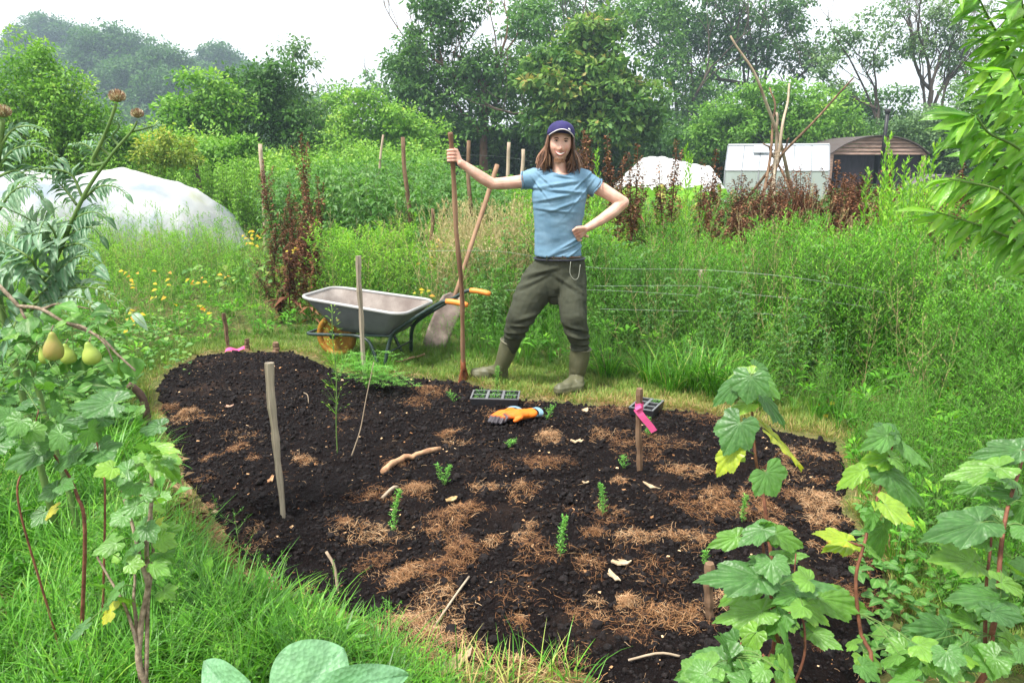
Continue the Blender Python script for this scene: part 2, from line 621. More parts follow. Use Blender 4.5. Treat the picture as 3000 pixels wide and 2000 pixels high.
# ------------------------------------------------------------------ foliage primitives
def add_leaf(t, base, d, ln, wd, droop=0.15, fold=0.25, rnd=.5, mat=0, up=(0, 0, 1)):
    base, d = Vector(base), Vector(d).normalized()
    u = Vector(up)
    x = d.cross(u)
    x = x.normalized() if x.length > 1e-3 else Vector((1, 0, 0))
    z = x.cross(d)
    mid = base + d * ln * .45 - z * (droop * ln * .25)
    tip = base + d * ln - Vector((0, 0, 1)) * (droop * ln)
    e = z * fold * wd
    t.add([base, mid - x * wd / 2 + e, tip, mid + x * wd / 2 + e, mid], [(0, 4, 2, 1), (0, 3, 2, 4)], rnd, mat=mat)

def add_blade(t, base, az, ln, wd, lean, curl, n=4, rnd=.5, mat=0):
    base = Vector(base)
    h = Vector((cos(az), sin(az), 0))
    s = Vector((-sin(az), cos(az), 0))
    p = base.copy()
    a = lean
    vs = []
    for i in range(n + 1):
        w = wd * (1 - (i / n) ** 1.6) + wd * .04
        vs += [p - s * w / 2, p + s * w / 2]
        a2 = a + curl * (i / n)
        p = p + (h * sin(a2) + Vector((0, 0, 1)) * cos(a2)) * (ln / n)
    t.add(vs, [(2 * i, 2 * i + 1, 2 * i + 3, 2 * i + 2) for i in range(n)], rnd, mat=mat)

def add_stem(t, pts, r0, r1, seg=4, rnd=.5, mat=1):
    n = len(pts)
    v, f = tube_geo(pts, [r0 + (r1 - r0) * i / (n - 1) for i in range(n)], seg, cap=False)
    t.add(v, f, rnd, mat=mat)

def rv(r, a, b):
    return r.uniform(a, b)

def t_feather(seed, h=.9, nbr=14, leaf=.035, lw=.007, per=9, spread=.35):
    """fine-leaved upright weed"""
    r = random.Random(seed); t = Tmpl()
    ax = Vector((rv(r, -.12, .12), rv(r, -.12, .12), 1))
    pts = [ax * h * k / 5 + Vector((rv(r, -.01, .01), rv(r, -.01, .01), 0)) for k in range(6)]
    add_stem(t, pts, .0035, .001, 3, mat=1)
    for b in range(nbr):
        u = .08 + .92 * b / nbr
        o = ax * h * u
        az = b * 2.4 + rv(r, -.4, .4)
        L = h * spread * (1.15 - u) + .04
        up = rv(r, .5, 1.1)
        d = Vector((cos(az), sin(az), up)).normalized()
        rb = r.random()
        add_stem(t, [o, o + d * L * .6, o + d * L + Vector((0, 0, .02))], .0018, .0006, 3, mat=1)
        for k in range(per):
            v = (k + .5) / per
            q = o + d * L * v
            a2 = k * 2.2 + rv(r, 0, 2)
            dd = (d * .7 + Vector((cos(a2), sin(a2), rv(r, -.1, .6)))).normalized()
            add_leaf(t, q, dd, leaf * rv(r, .6, 1.3), lw * rv(r, .7, 1.4), droop=.1, rnd=min(1, max(0, .45 * rb + .4 * r.random() + .15 * u)))
    for k in range(10):
        a2 = r.uniform(0, 6.28)
        add_leaf(t, ax * h * rv(r, .88, 1), (cos(a2), sin(a2), 1.5), leaf * .7, lw, rnd=.5 + .4 * r.random())
    return t.arrays()

def t_tuft(seed, n=40, h=.3, w=.005, lean=.5, curl=1.1, segs=4, spread=.04, dry=.06):
    r = random.Random(seed); t = Tmpl()
    for k in range(n):
        az = r.uniform(0, 2 * pi)
        rr = spread * math.sqrt(r.random())
        c = r.random() * .75
        if r.random() < dry: c = .88 + .12 * r.random()
        add_blade(t, (rr * cos(az), rr * sin(az), 0), az + rv(r, -.6, .6), h * rv(r, .45, 1.15), w * rv(r, .6, 1.3), lean * rv(r, .1, 1), curl * rv(r, .3, 1.2), segs, c)
    return t.arrays()

def t_broad(seed, n=9, L=.12, w=.035, h=.12):
    """low rosette of broader leaves"""
    r = random.Random(seed); t = Tmpl()
    for k in range(n):
        az = k * 2.4 + rv(r, -.3, .3)
        d = Vector((cos(az), sin(az), rv(r, .3, 1.6))).normalized()
        o = Vector((0, 0, rv(r, 0, h * .3)))
        q = o + d * L * .5
        add_stem(t, [o, q], .0015, .001, 3, mat=1)
        add_leaf(t, q, d * .8 + Vector((0, 0, -.1)), L * rv(r, .6, 1.1), w * rv(r, .6, 1.2), droop=.3, rnd=r.random() * .9)
    return t.arrays()

def t_cane(seed, h=1.5, n=26, L=.085, w=.05, lean=.15):
    """upright cane or nettle with paired oval leaves in threes"""
    r = random.Random(seed); t = Tmpl()
    la = r.uniform(0, 6.28)
    def pt(u): return Vector((cos(la) * lean * u * u * h, sin(la) * lean * u * u * h, h * u))
    add_stem(t, [pt(k / 6) for k in range(7)], .005, .002, 4, mat=1)
    for k in range(n):
        u = .08 + .92 * (k + .5) / n
        o = pt(u); az = k * 2.4 + rv(r, -.3, .3); c = .35 * r.random() + .45 * u
        d = Vector((cos(az), sin(az), rv(r, -.1, .7))).normalized()
        pl = L * rv(r, .4, 1.2) * (1.25 - .7 * u)
        e = o + d * pl
        add_stem(t, [o, e], .0014, .0008, 3, mat=1)
        for s in (-1, 0, 1):
            a3 = az + s * .95
            add_leaf(t, e - d * (.25 * pl if s else 0), (cos(a3), sin(a3), rv(r, -.5, .4)), L * rv(r, .65, 1.1), w * rv(r, .7, 1.1), droop=.35, fold=.3, rnd=min(1, max(0, c + rv(r, -.15, .2))))
    return t.arrays()

def t_dock(seed, h=1.3):
    """dead dock: branched stalk thick with rust seed, a few curled leaves"""
    r = random.Random(seed); t = Tmpl()
    def seeds(a, b, n, rad):
        a, b = Vector(a), Vector(b)
        for k in range(n):
            u = (k + r.random()) / n
            p = a.lerp(b, u)
            az = r.uniform(0, 6.28); rr = rad * (1.1 - .75 * u)
            d = Vector((cos(az), sin(az), rv(r, -.5, .7)))
            add_leaf(t, p + d * rr * rv(r, 0, .6), d, .030, .021, rnd=r.random(), mat=0)
    la = Vector((rv(r, -.1, .1), rv(r, -.1, .1), 1))
    add_stem(t, [la * h * k / 4 for k in range(5)], .007, .003, 5, mat=1)
    seeds(la * h * .42, la * h * 1.02, 130, .035)
    for b in range(7):
        u = .35 + .4 * b / 7; az = b * 2.4 + r.random()
        d = Vector((cos(az) * .35, sin(az) * .35, 1)).normalized(); L = h * rv(r, .18, .34)
        o = la * h * u
        add_stem(t, [o, o + d * L], .003, .0015, 3, mat=1)
        seeds(o + d * L * .15, o + d * L, 45, .024)
    for b in range(7):
        az = r.uniform(0, 6.28); o = la * h * rv(r, .08, .5)
        add_leaf(t, o, (cos(az), sin(az), rv(r, -.6, .4)), rv(r, .08, .16), rv(r, .03, .05), droop=.7, fold=.6, rnd=.5 + .5 * r.random(), mat=0)
    return t.arrays()

def t_spire(seed, h=1.3):
    """upright bright plume weed"""
    r = random.Random(seed); t = Tmpl()
    add_stem(t, [Vector((0, 0, h * k / 4)) for k in range(5)], .004, .001, 3, mat=1)
    for b in range(34):
        u = .12 + .88 * b / 34; az = b * 2.4
        L = .16 * (1.1 - u) + .02
        d = Vector((cos(az) * .42, sin(az) * .42, 1)).normalized(); o = Vector((0, 0, h * u))
        for k in range(6):
            a2 = r.uniform(0, 6.28)
            add_leaf(t, o + d * L * k / 6, (d + Vector((cos(a2) * .5, sin(a2) * .5, .2))), .035, .009, rnd=.35 + .5 * r.random())
    return t.arrays()

# ------------------------------------------------------------------ where the weeds stand
WB_PX = [(-700,1260),(0,1150),(440,1085),(560,1022),(700,1003),(900,985),(1100,1000),(1250,1035),(1500,1072),(1650,1085),(1800,1112),
         (2050,1150),(2150,1190),(2330,1212),(2490,1282),(2505,1400),(2570,1560),(2665,1750),(2780,1990),(3300,2200)]
WB = [np.array(G(*p)[:2]) for p in WB_PX]
WEED_POLY = np.array(WB + [np.array([9, .5]), np.array([60, 40]), np.array([-60, 40]), np.array([-14, 3])])

def col_px(xy):
    """photo column of a ground point (used to lay out the planting plan)"""
    return 1500 + FPX * xy[:, 0] / (xy[:, 1] * cos(PITCH) + EYE * sin(PITCH))

def cand(n, y0, y1, rng, power=1.0, side=.78):
    u = rng.random(n)
    y = (y0 ** (2 - power) + u * (y1 ** (2 - power) - y0 ** (2 - power))) ** (1 / (2 - power)) if power != 2 else y0 * (y1 / y0) ** u
    x = (rng.random(n) * 2 - 1) * (y * side + .6)
    return np.column_stack([x, y])

def weed_h(xy):
    d = -poly_sd(xy, WEED_POLY)
    c = col_px(xy)
    nz = .5 + .5 * fbm(xy * .9, 3, 40)
    right = .32 + .70 * sstep(0.05, 1.3, d) + .1 * sstep(3, 8, d)
    mid = .26 + .62 * sstep(.05, 1.0, d)
    left = .22 + .34 * sstep(.2, 2.2, d)
    h = np.where(c > 1500, right, mid)
    k = sstep(700, 1000, c)
    h = np.where(c <= 1500, left * (1 - k) + mid * k, h)
    h = h * (.50 + .62 * nz + .30 * np.clip(fbm(xy * 3.1, 2, 88) + .3, 0, 1))
    h = np.where((c > 770) & (c < 960) & (xy[:, 1] > 6.9), h * .5, h)
    h = np.where((c > 980) & (c < 1500) & (xy[:, 1] > 6.4), h * .86, h)
    back = sstep(6.3, 8.0, xy[:, 1])
    h = h * (1 - .45 * back * sstep(2040, 2120, c) * sstep(2560, 2480, c)) * (1 - .22 * back * sstep(1740, 1800, c) * sstep(2120, 2060, c))
    return h, d, c

def scatter(B, temps, xy, z=None, scale=None, rng=None, tilt=.15, rnd=None, zs=None, mix=.5):
    rng = rng or RNG
    z = ground_z(xy) if z is None else z
    n = len(xy)
    which = rng.integers(0, len(temps), n)
    rz = rng.random(n) * 2 * pi
    scale = np.ones(n) if scale is None else scale
    sc = np.column_stack([scale, scale, scale if zs is None else zs])
    M = euler_mats(rz, rng.random(n) * tilt, rng.random(n) * 2 * pi)
    M = M * sc[:, None, :]
    for k, t in enumerate(temps):
        q = which == k
        if q.any():
            B.put(t, np.column_stack([xy[q], z[q]]), M[q], rnd=None if rnd is None else rnd[q], rnd_mix=mix)

# ---- feathery meadow weeds
T_F = [t_feather(s, 1.0, 12 + s % 3 * 2, .040, .008, 9, .34) for s in range(5)]
T_F2 = [t_feather(s + 20, 1.0, 9, .06, .012, 6, .36) for s in range(4)]
rng = np.random.default_rng(5)
xy = cand(14500, 2.2, 13, rng, power=1.6)
h, d, c = weed_h(xy)
keep = (d > 0.02) & ~((c > 2450) & (xy[:, 1] < 3.3) & (rng.random(len(xy)) < .45)) & ~((c < 420) & (xy[:, 1] < 4.2))
keep &= ~((c > 540) & (c < 800) & (xy[:, 1] > 11))
keep &= ~((c > 1750) & (fbm(xy * 2.2, 2, 61) < -.42))
keep &= (rng.random(len(xy)) < np.where(c < 900, .65, 1.0))
hollow = fbm(xy * 1.3, 3, 51)
keep &= ~((hollow < -.22) & (d < 2.4) & (c > 1250) & (rng.random(len(xy)) < .85))
xy, h, c = xy[keep], h[keep], c[keep]
nearq = xy[:, 1] < 7
rr = .5 + .75 * fbm(xy * .8, 3, 77)
rr = np.clip(rr + rng.normal(0, .16, len(xy)), 0, 1)
Bn, Bf = Batch(), Batch()
xyc = np.column_stack([rng.uniform(-9.5, -3.4, 420), rng.uniform(8.5, 11.8, 420)])
scatter(Bf, T_F2, xyc, scale=np.full(420, .8), zs=rng.uniform(.45, 1.0, 420), rng=rng, tilt=.25, rnd=rng.random(420) * .7, mix=.4)
scatter(Bn, T_F, xy[nearq], scale=np.clip(h[nearq] * 1.0, .25, 1.2), zs=h[nearq], rng=rng, tilt=.3, rnd=rr[nearq], mix=.4)
scatter(Bf, T_F2, xy[~nearq], scale=np.clip(h[~nearq] * 1.25, .3, 1.5), zs=h[~nearq], rng=rng, tilt=.25, rnd=rr[~nearq], mix=.4)
o = link("meadow_weeds", Bn.mesh("meadow_weeds", [M_WEED, M_STEMG]))
tag(o, "fine feathery green weeds in a dense bank behind the path and bed", "weeds", kind="stuff")
o = link("meadow_weeds", Bf.mesh("meadow_weeds", [M_WEEDL, M_STEMG]))
tag(o, "paler weeds filling the plot further back behind the wire fence", "weeds", kind="stuff")

# ---- grass tufts among the weeds
T_G = [t_tuft(s, 22, 1.0, .016, .5, 1.0, 4, .07) for s in range(5)]
xy = cand(5200, 2.2, 14, rng, power=1.4)
h, d, c = weed_h(xy)
keep = (d > -.05) & ~((c < 420) & (xy[:, 1] < 4.0))
xy, h, d, c = xy[keep], h[keep], d[keep], c[keep]
hh = np.clip(h * rng.uniform(.4, .85, len(h)), .12, .8)
B = Batch()
scatter(B, T_G, xy, scale=hh, rng=rng, tilt=.25, rnd=rng.random(len(xy)) * .8, mix=.4)
# lush arching tufts at the path edge
for px, py, hz in ((2040,1150,.38),(2000,1140,.34),(2090,1165,.36),(2120,1170,.3),(1780,1105,.28),(1900,1125,.3),(2200,1190,.3),(1960,1150,.3)):
    p = G(px, py)
    B.put(t_tuft(px, 120, hz * 1.25, .006, .5, 1.5, 5, .07), [[p.x, p.y, gz1(p.x, p.y)]])
o = link("tall_grass", B.mesh("tall_grass", [M_GRASS]))
tag(o, "tall green grass growing among the weeds and arching over the path edge", "grass", kind="stuff")

# ---- nettles, dry seed stalks and docks mixed through the right bank
T_N = [t_cane(s + 300, 1.0, 24, .055, .030, .08) for s in range(5)]
T_D = [t_feather(s + 400, 1.0, 10, .022, .006, 8, .22) for s in range(3)]
xy = cand(3800, 4.0, 12.5, rng, power=1.3)
h, d, c = weed_h(xy)
cl_ = fbm(xy * 1.1, 3, 205)
keep = (d > .25) & (c > 1050) & (cl_ > .12)
xy1, h1 = xy[keep], h[keep]
B = Batch()
scatter(B, T_N, xy1, scale=np.clip(h1 * 1.15, .4, 1.2), zs=h1 * rng.uniform(.85, 1.18, len(h1)), rng=rng, tilt=.25, rnd=np.clip(.45 + .6 * fbm(xy1 * 2, 2, 31), 0, 1), mix=.5)
o = link("nettles", B.mesh("nettles", [M_RASP, M_STEMG]))
tag(o, "clumps of leafy nettles standing through the weed bank", "weeds", kind="stuff")
keep = (d > .3) & (c > 200) & (rng.random(len(xy)) < .35)
B = Batch()
scatter(B, T_D, xy[keep], scale=np.full(keep.sum(), .6), zs=h[keep] * rng.uniform(.95, 1.35, keep.sum()), rng=rng, tilt=.35)
o = link("seed_stalks", B.mesh("seed_stalks", [M_STRAWL, M_STRAWL]))
xyp = np.column_stack([rng.uniform(-.75, .25, 330), rng.uniform(6.6, 8.6, 330)])
scatter(B, T_D + T_F2[:1], xyp, scale=np.full(330, .8), zs=rng.uniform(.75, 1.2, 330), rng=rng, tilt=.3, rnd=.5 + .5 * rng.random(330))
o.data = B.mesh("seed_stalks", [M_STRAWL, M_STRAWL])
tag(o, "thin dry tan seed stalks poking above the weeds", "dry stalks", kind="stuff")

# ---- broad rosettes low in the weed edge
T_B = [t_broad(s, 11, .075, .022, .10) for s in range(5)]
xy = cand(3600, 2.3, 11, rng, power=1.6)
h, d, c = weed_h(xy)
keep = (d > .0) & (d < 2.2) & (np.hypot(xy[:, 0] + .72, xy[:, 1] - 5.75) > .45)
xy, h, c = xy[keep], h[keep], c[keep]
zz = ground_z(xy) + h * rng.uniform(0, .55, len(h))
B = Batch()
scatter(B, T_B, xy, z=zz, scale=rng.uniform(.6, 1.3, len(xy)), rng=rng, tilt=.5, rnd=rng.random(len(xy)), mix=.5)
o = link("leafy_weeds", B.mesh("leafy_weeds", [M_WEED, M_STEMG]))
tag(o, "broad leaved weeds low along the front of the weed bank", "weeds", kind="stuff")

# ---- raspberry canes and nettles, middle distance, left of the man
T_C = [t_cane(s, 1.0, 20, .075, .046) for s in range(6)]
xy = cand(5200, 7.5, 17, rng, power=1.0)
c = col_px(xy)
top = np.interp(c, [-200, 100, 400, 560, 700, 820, 1000, 1250, 1450, 1560, 1900, 2100, 2500, 3200],
                [.9, .8, .7, .5, .85, 1.25, 1.5, 1.45, 1.25, 1.1, .95, 1.0, .95, 1.1])
y0 = np.interp(c, [-200, 560, 700, 900, 1200, 1500, 1700, 3200], [14.6, 14.6, 10.5, 9.3, 8.6, 8.8, 10.5, 11])
keep = (xy[:, 1] > y0 + rng.random(len(xy)) * 1.4)
keep &= ~((c > 480) & (c < 800) & (xy[:, 1] < 15.8))
xy, c, top = xy[keep], c[keep], top[keep]
hh = top * (.75 + .4 * (.5 + .5 * fbm(xy * .8, 2, 31))) * rng.uniform(.8, 1.1, len(xy))
B = Batch()
scatter(B, T_C, xy, scale=np.clip(hh, .7, 1.35), zs=hh, rng=rng, tilt=.16, rnd=np.clip(.4 + .45 * fbm(xy * .7, 2, 8) + rng.normal(0, .1, len(xy)), 0, 1), mix=.5)
o = link("raspberry_canes", B.mesh("raspberry_canes", [M_RASP, M_STEMG]))
tag(o, "thicket of leafy raspberry canes and nettles in the middle distance", "canes", kind="stuff")

# ---- mown path around the bed
T_P = [t_tuft(s + 60, 26, .05, .0035, .9, .8, 2, .05, dry=.3) for s in range(6)]
xy = cand(30000, 2.0, 7.5, rng, power=1.2)
xy = xy[bed_sd(xy) < 1.3]
sdb, sdw = bed_sd(xy), poly_sd(xy, WEED_POLY)
c = col_px(xy)
keep = (sdb > .0) & (sdw > -.35) & ((xy[:, 1] > 3.1) | (xy[:, 0] > .9) | (sdb < .45))
xy, sdb = xy[keep], sdb[keep]
dry = np.clip(.78 - .9 * sdb + .25 * fbm(xy * 3, 3, 12) + rng.normal(0, .08, len(xy)), 0, .96)
dry = np.where(col_px(xy) < 1350, dry * .7, dry)
B = Batch()
scatter(B, T_P, xy, scale=rng.uniform(.6, 1.3, len(xy)), rng=rng, tilt=.4, rnd=dry, mix=.62)
o = link("path_turf", B.mesh("path_turf", [M_TURF]))
tag(o, "short trodden grass of the path, straw coloured beside the bed", "grass", kind="stuff")

# ---- foreground grass, lower left
FG_PX = [(-600,1290),(300,1270),(470,1290),(560,1510),(655,1640),(780,1755),(930,1830),(1100,1890),(1250,2000),(1300,2300),(-900,2300)]
FG = np.array([G(*p)[:2] for p in FG_PX])
T_L = [t_tuft(s + 90, 34, .24 if s % 2 else .19, .0055 if s % 2 else .0075, .75, 1.6, 5, .06, dry=.14) for s in range(8)]
T_L2 = [t_tuft(s + 190, 40, .10, .004, .8, 1.2, 3, .05, dry=.2) for s in range(4)]
xy = np.column_stack([rng.uniform(-3.4, .2, 9000), rng.uniform(1.2, 4.1, 9000)])
sd = poly_sd(xy, FG)
kk = (sd < .05) & (bed_sd(xy) > .07)
xy, sd = xy[kk], sd[kk]
den = .5 + .5 * fbm(xy * 1.6, 3, 66)
edge = sstep(.10, -.25, sd)
k = rng.random(len(xy)) < .25 + .75 * sstep(.42, .60, den)
xy, edge, den = xy[k], edge[k], den[k]
B = Batch()
q = rng.random(len(xy)) < .55 * edge + .08
scatter(B, T_L, xy[q], scale=(.55 + .6 * edge[q]) * rng.uniform(.5, 1.2, q.sum()), rng=rng, tilt=.45, rnd=np.clip(.42 + .75 * fbm(xy[q] * 2.4, 3, 4), 0, 1), mix=.45)
scatter(B, T_L2, xy[~q], scale=rng.uniform(.6, 1.3, (~q).sum()), rng=rng, tilt=.4, rnd=np.clip(.4 + .5 * (1 - edge[~q]) * rng.random((~q).sum()) + .2 * rng.random((~q).sum()), 0, 1), mix=.5)
k = rng.choice(len(xy), 260, replace=False)
scatter(B, [t_broad(s + 700, 9, .13, .045, .15) for s in range(4)], xy[k], scale=rng.uniform(.5, 1.1, 260), rng=rng, tilt=.6, rnd=rng.random(260) * .8, mix=.5)
k = rng.choice(len(xy), 160, replace=False)
scatter(B, T_F[:3], xy[k], scale=rng.uniform(.25, .45, 160), rng=rng, tilt=.6, rnd=rng.random(160), mix=.5)
# wisps at the bottom edge in the centre
for px, py in ((1150,1965),(1230,1985),(1330,1990),(1450,1995),(1560,1990),(1640,1975),(1700,2030),(1380,2030),(1050,1930),(1500,2040)):
    p = G(px, py)
    B.put(t_tuft(px, 26, .16, .004, 1.2, 1.0, 4, .06, dry=.4), [[p.x, p.y, gz1(p.x, p.y) + .01]])
o = link("foreground_grass", B.mesh("foreground_grass", [M_GRASS, M_STEMG]))
tag(o, "long lush green grass in the near left corner beside the bed", "grass", kind="stuff")
# dead leaves and brown litter showing between the tufts
xy = np.column_stack([rng.uniform(-3.2, .2, 9000), rng.uniform(1.4, 4.1, 9000)])
sd = poly_sd(xy, FG); den = .5 + .5 * fbm(xy * 1.6, 3, 66)
xy = xy[(sd < .05) & ((den < .56) | (sd > -.15))]
B = Batch(); t = Tmpl(); add_leaf(t, (0, 0, 0), (0, 1, 0), 1, .4, droop=.1, fold=.5); n = len(xy)
B.put(t.arrays(), np.column_stack([xy, ground_z(xy) + rng.random(n) * .03]), euler_mats(rng.random(n) * 6.3, rng.uniform(0, 1.2, n), rng.random(n) * 6.3, rng.uniform(.02, .07, n)), rnd=rng.random(n), rnd_mix=1)
tag(link("dead_litter", B.mesh("dead_litter", [leaf_mat("dead leaf litter", [(0, (.05, .025, .015)), (.5, (.15, .085, .05)), (1, (.34, .24, .14))], trans=.1, rough=.8, spec=.1)])), "brown dead leaves lying between the grass tufts at lower left", "litter", kind="stuff")
# ================================================================== trees and bushes
def crown_mat(name, dark, mid, light, tip=None, trans=.3):
    st = [(0.0, dark), (0.45, mid), (0.85, light), (1.0, tip or light)]
    return leaf_mat(name, st, trans=trans, rough=.55, spec=.25)

M_OAK = crown_mat("dark crown", (0.018, 0.055, 0.013), (0.045, 0.12, 0.024), (0.10, 0.21, 0.045))
M_ASH = crown_mat("ash crown", (0.035, 0.095, 0.022), (0.08, 0.19, 0.04), (0.16, 0.30, 0.07))
M_CHEST = crown_mat("chestnut crown", (0.025, 0.075, 0.018), (0.075, 0.18, 0.035), (0.19, 0.31, 0.06), (0.38, 0.30, 0.09))
M_BUSH = crown_mat("bright bush", (0.055, 0.14, 0.02), (0.14, 0.31, 0.04), (0.26, 0.44, 0.065), (0.40, 0.50, 0.09))
M_YELL = crown_mat("yellowing bush", (0.09, 0.16, 0.025), (0.22, 0.30, 0.04), (0.42, 0.40, 0.05), (0.60, 0.30, 0.05))
M_GREY = crown_mat("grey green crown", (0.06, 0.12, 0.045), (0.13, 0.23, 0.09), (0.24, 0.36, 0.15))

LEAF1 = Tmpl(); add_leaf(LEAF1, (0, 0, 0), (0, 1, 0), 1, .55, droop=.15, fold=.2); LEAF1 = LEAF1.arrays()
_q = Tmpl(); _q.add([(-.25, .35, 0), (0, 0, .04), (.3, .45, 0), (0, 1, -.06)], [(0, 1, 2, 3)]); LEAFQ = _q.arrays()

def foliage(B, centers, radii, n_per, leaf, rng, base_r, flat=.6, arr=None, droop=.3, twig=.8):
    """clumps of leaves: centers (K,3), radii (K,), base_r (K,)"""
    K = len(centers)
    idx = np.repeat(np.arange(K), n_per)
    n = len(idx)
    d = rand_dirs(n, rng)
    rad = radii[idx] * rng.random(n) ** .45
    off = d * rad[:, None]
    off[:, 2] *= flat
    T = centers[idx] + off
    dd = d + rand_dirs(n, rng) * twig
    dd[:, 2] -= droop
    up = rand_dirs(n, rng) * .7 + np.array([0, 0, 1.0])
    Mx = frames(dd, up) * (leaf * rng.uniform(.6, 1.35, n))[:, None, None]
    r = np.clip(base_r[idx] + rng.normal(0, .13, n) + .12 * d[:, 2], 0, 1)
    B.put(LEAFQ if arr is None else arr, T, Mx, rnd=r, rnd_mix=1.0)

def limbs(t, p, d, L, r, depth, rng, tips, bend=.35, kids=(2, 4), shrink=.72, up=.15, mat=0):
    """recursive tapered limbs"""
    n = 5
    pts = [p]
    q = p.copy(); dd = d.copy()
    for k in range(n):
        dd = (dd + Vector(rng.normal(0, bend / n * 1.6, 3)) + Vector((0, 0, up / n))).normalized()
        q = q + dd * L / n
        pts.append(q.copy())
    r1 = r * .55
    v, f = tube_geo(pts, [r + (r1 - r) * k / n for k in range(n + 1)], 6 if depth > 1 else 4, cap=False)
    t.add(v, f, mat=mat)
    tips.append((pts[-1].copy(), depth))
    if depth <= 2:
        tips.append((pts[3].copy(), depth))
    if depth == 0:
        return
    for k in range(rng.integers(kids[0], kids[1] + 1)):
        a = rng.uniform(0, 2 * pi)
        sp = rng.uniform(.35, .95)
        nd = (dd + Vector((cos(a) * sp, sin(a) * sp, rng.uniform(-.1, .35)))).normalized()
        s = pts[rng.integers(3, n + 1)]
        limbs(t, s.copy(), nd, L * rng.uniform(.6, .85) * shrink / .72, r1 * rng.uniform(.6, .9), depth - 1, rng, tips, bend, kids, shrink, up, mat)

def make_tree(name, x, y, blobs, leaf, mat, bark, seed, label, cat="tree", group=None, trunk_h=2.0, trunk_r=.2,
              dens=1.0, cl=.55, per=60, limb_depth=2, gap=0.0, limb_len=None, lean=(0, 0), tone=.45, flat=.6, show_limbs=True, limb_up=.15, trunk_top=None, zb=None):
    """blobs: list of (dx, dz_centre, rx, rz, ry) ellipsoids relative to the base"""
    rng = np.random.default_rng(seed)
    z0 = gz1(x, y) - .1 if zb is None else zb
    root = empty(name, (x, y, z0), label=label, cat=cat, group=group)
    B = Batch()
    tips = []
    t = Tmpl()
    tt = trunk_top or trunk_h
    tp = [Vector((lean[0] * u + .06 * sin(seed + u * 5) * trunk_h * .2, lean[1] * u, tt * u)) for u in np.linspace(0, 1, 7)]
    v, f = tube_geo(tp, [trunk_r * (1.35 - .35 * min(1, k / 1.5) - .45 * k / 6) for k in range(7)], 9, cap=False)
    t.add(v, f)
    if show_limbs:
        for b in blobs:
            c = Vector((b[0], 0, b[1]))
            s = tp[rng.integers(3, 7)]
            dv = (c - s)
            if dv.length < .3: dv = Vector((0, 0, 1))
            small = cat != "tree"
            limbs(t, s.copy(), dv.normalized(), (limb_len or max(dv.length * (.4 if small else .75), b[3] * (.2 if small else .6))), trunk_r * .45, 1 if small else limb_depth, rng, tips, bend=.5, up=limb_up)
    bt = Batch(); bt.put(t.arrays())
    link("trunk", bt.mesh("trunk", bark, True), root)
    for bi, b in enumerate(blobs):
        dx, dz, rx, rz = b[:4]
        ry = b[4] if len(b) > 4 else rx * .85
        vol = (rx * rz + rx * ry + ry * rz) / 3
        k = max(8, int(vol / cl ** 2 * 5.5 * dens * (1.0 if gap < .35 else .7)))
        d = rand_dirs(k, rng)
        rad = rng.random(k) ** .33
        nzv = fbm(d * 1.9 + bi * 7.1 + seed, 3, seed)
        rad = np.clip(rad, .25, 1) * (1 + .44 * nzv)
        C = np.array([dx, 0, dz]) + d * rad[:, None] * np.array([rx, ry, rz])
        if gap > 0:
            keep = fbm(C * .75, 2, seed + 3) > gap - .5
            C = C[keep]; d = d[keep]
        keep = C[:, 2] > .15
        C, d = C[keep], d[keep]
        k = len(C)
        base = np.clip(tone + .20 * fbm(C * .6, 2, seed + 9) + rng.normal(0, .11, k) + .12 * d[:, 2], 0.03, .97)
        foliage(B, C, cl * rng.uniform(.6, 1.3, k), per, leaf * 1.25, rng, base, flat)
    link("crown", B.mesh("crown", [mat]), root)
    return root

def px_tree(px, Y):
    return (px - 1500) / FPX * Y * 1.0

def blobs_px(px0, Y, lst, z0=0):
    """ellipsoids given in photo pixels (cx, cy, rx, ry) at distance Y -> relative blobs"""
    out = []
    x0 = P(px0, 470, Y).x
    for cx, cyy, rx, ry in lst:
        p = P(cx, cyy, Y)
        s = Y / FPX
        out.append((p.x - x0, p.z - z0, rx * s, ry * s))
    return out, x0

def T(name, px, Y, lst, leaf, mat, bark, seed, label, **kw):
    b, x0 = blobs_px(px, Y, lst, gz1(P(px, 470, Y).x, Y) - .1)
    return make_tree(name, x0, Y, b, leaf, mat, bark, seed, label, **kw)

# big ash left of centre: clumps of foliage hung on bare upright limbs
T("ash_tree", 1420, 38, [(1200,215,75,85),(1270,110,90,75),(1240,300,85,60),(1330,330,110,70),(1500,330,100,90),(1490,210,90,80),(1300,10,90,60),(1420,180,55,70),(1560,60,60,60),(1350,240,90,70)],
  .17, M_ASH, M_BARKR, 3, "tall ash with bare upright limbs and a ruddy trunk left of the man's cap", trunk_h=5.5, trunk_r=.24, cl=.6, per=62, dens=1.7, gap=.18, limb_depth=3, tone=.42, limb_up=.7)
# dark hazel mass at its left foot
T("dark_tree", 1190, 40, [(1190,250,70,80),(1170,330,60,70),(1240,200,60,60),(1260,380,120,60),(1150,400,90,50),(1450,420,160,45)], .17, M_OAK, M_BARK, 4,
  "dark tree at the left end of the tall clump, leaning over the pale gap", trunk_h=3, trunk_r=.16, cl=.6, per=60, tone=.42)
# chestnut behind the man
T("chestnut_tree", 1730, 33, [(1745,90,75,70),(1720,170,130,90),(1690,260,160,90),(1800,300,145,80),(1640,340,110,80),(1870,360,85,60),(1760,390,170,60),(1600,200,60,80)], .21, M_CHEST, M_BARK, 5,
  "broad domed chestnut with rusting leaf tips right behind the man", trunk_h=3, trunk_r=.25, cl=.5, per=50, dens=1.4, tone=.55, flat=.35)
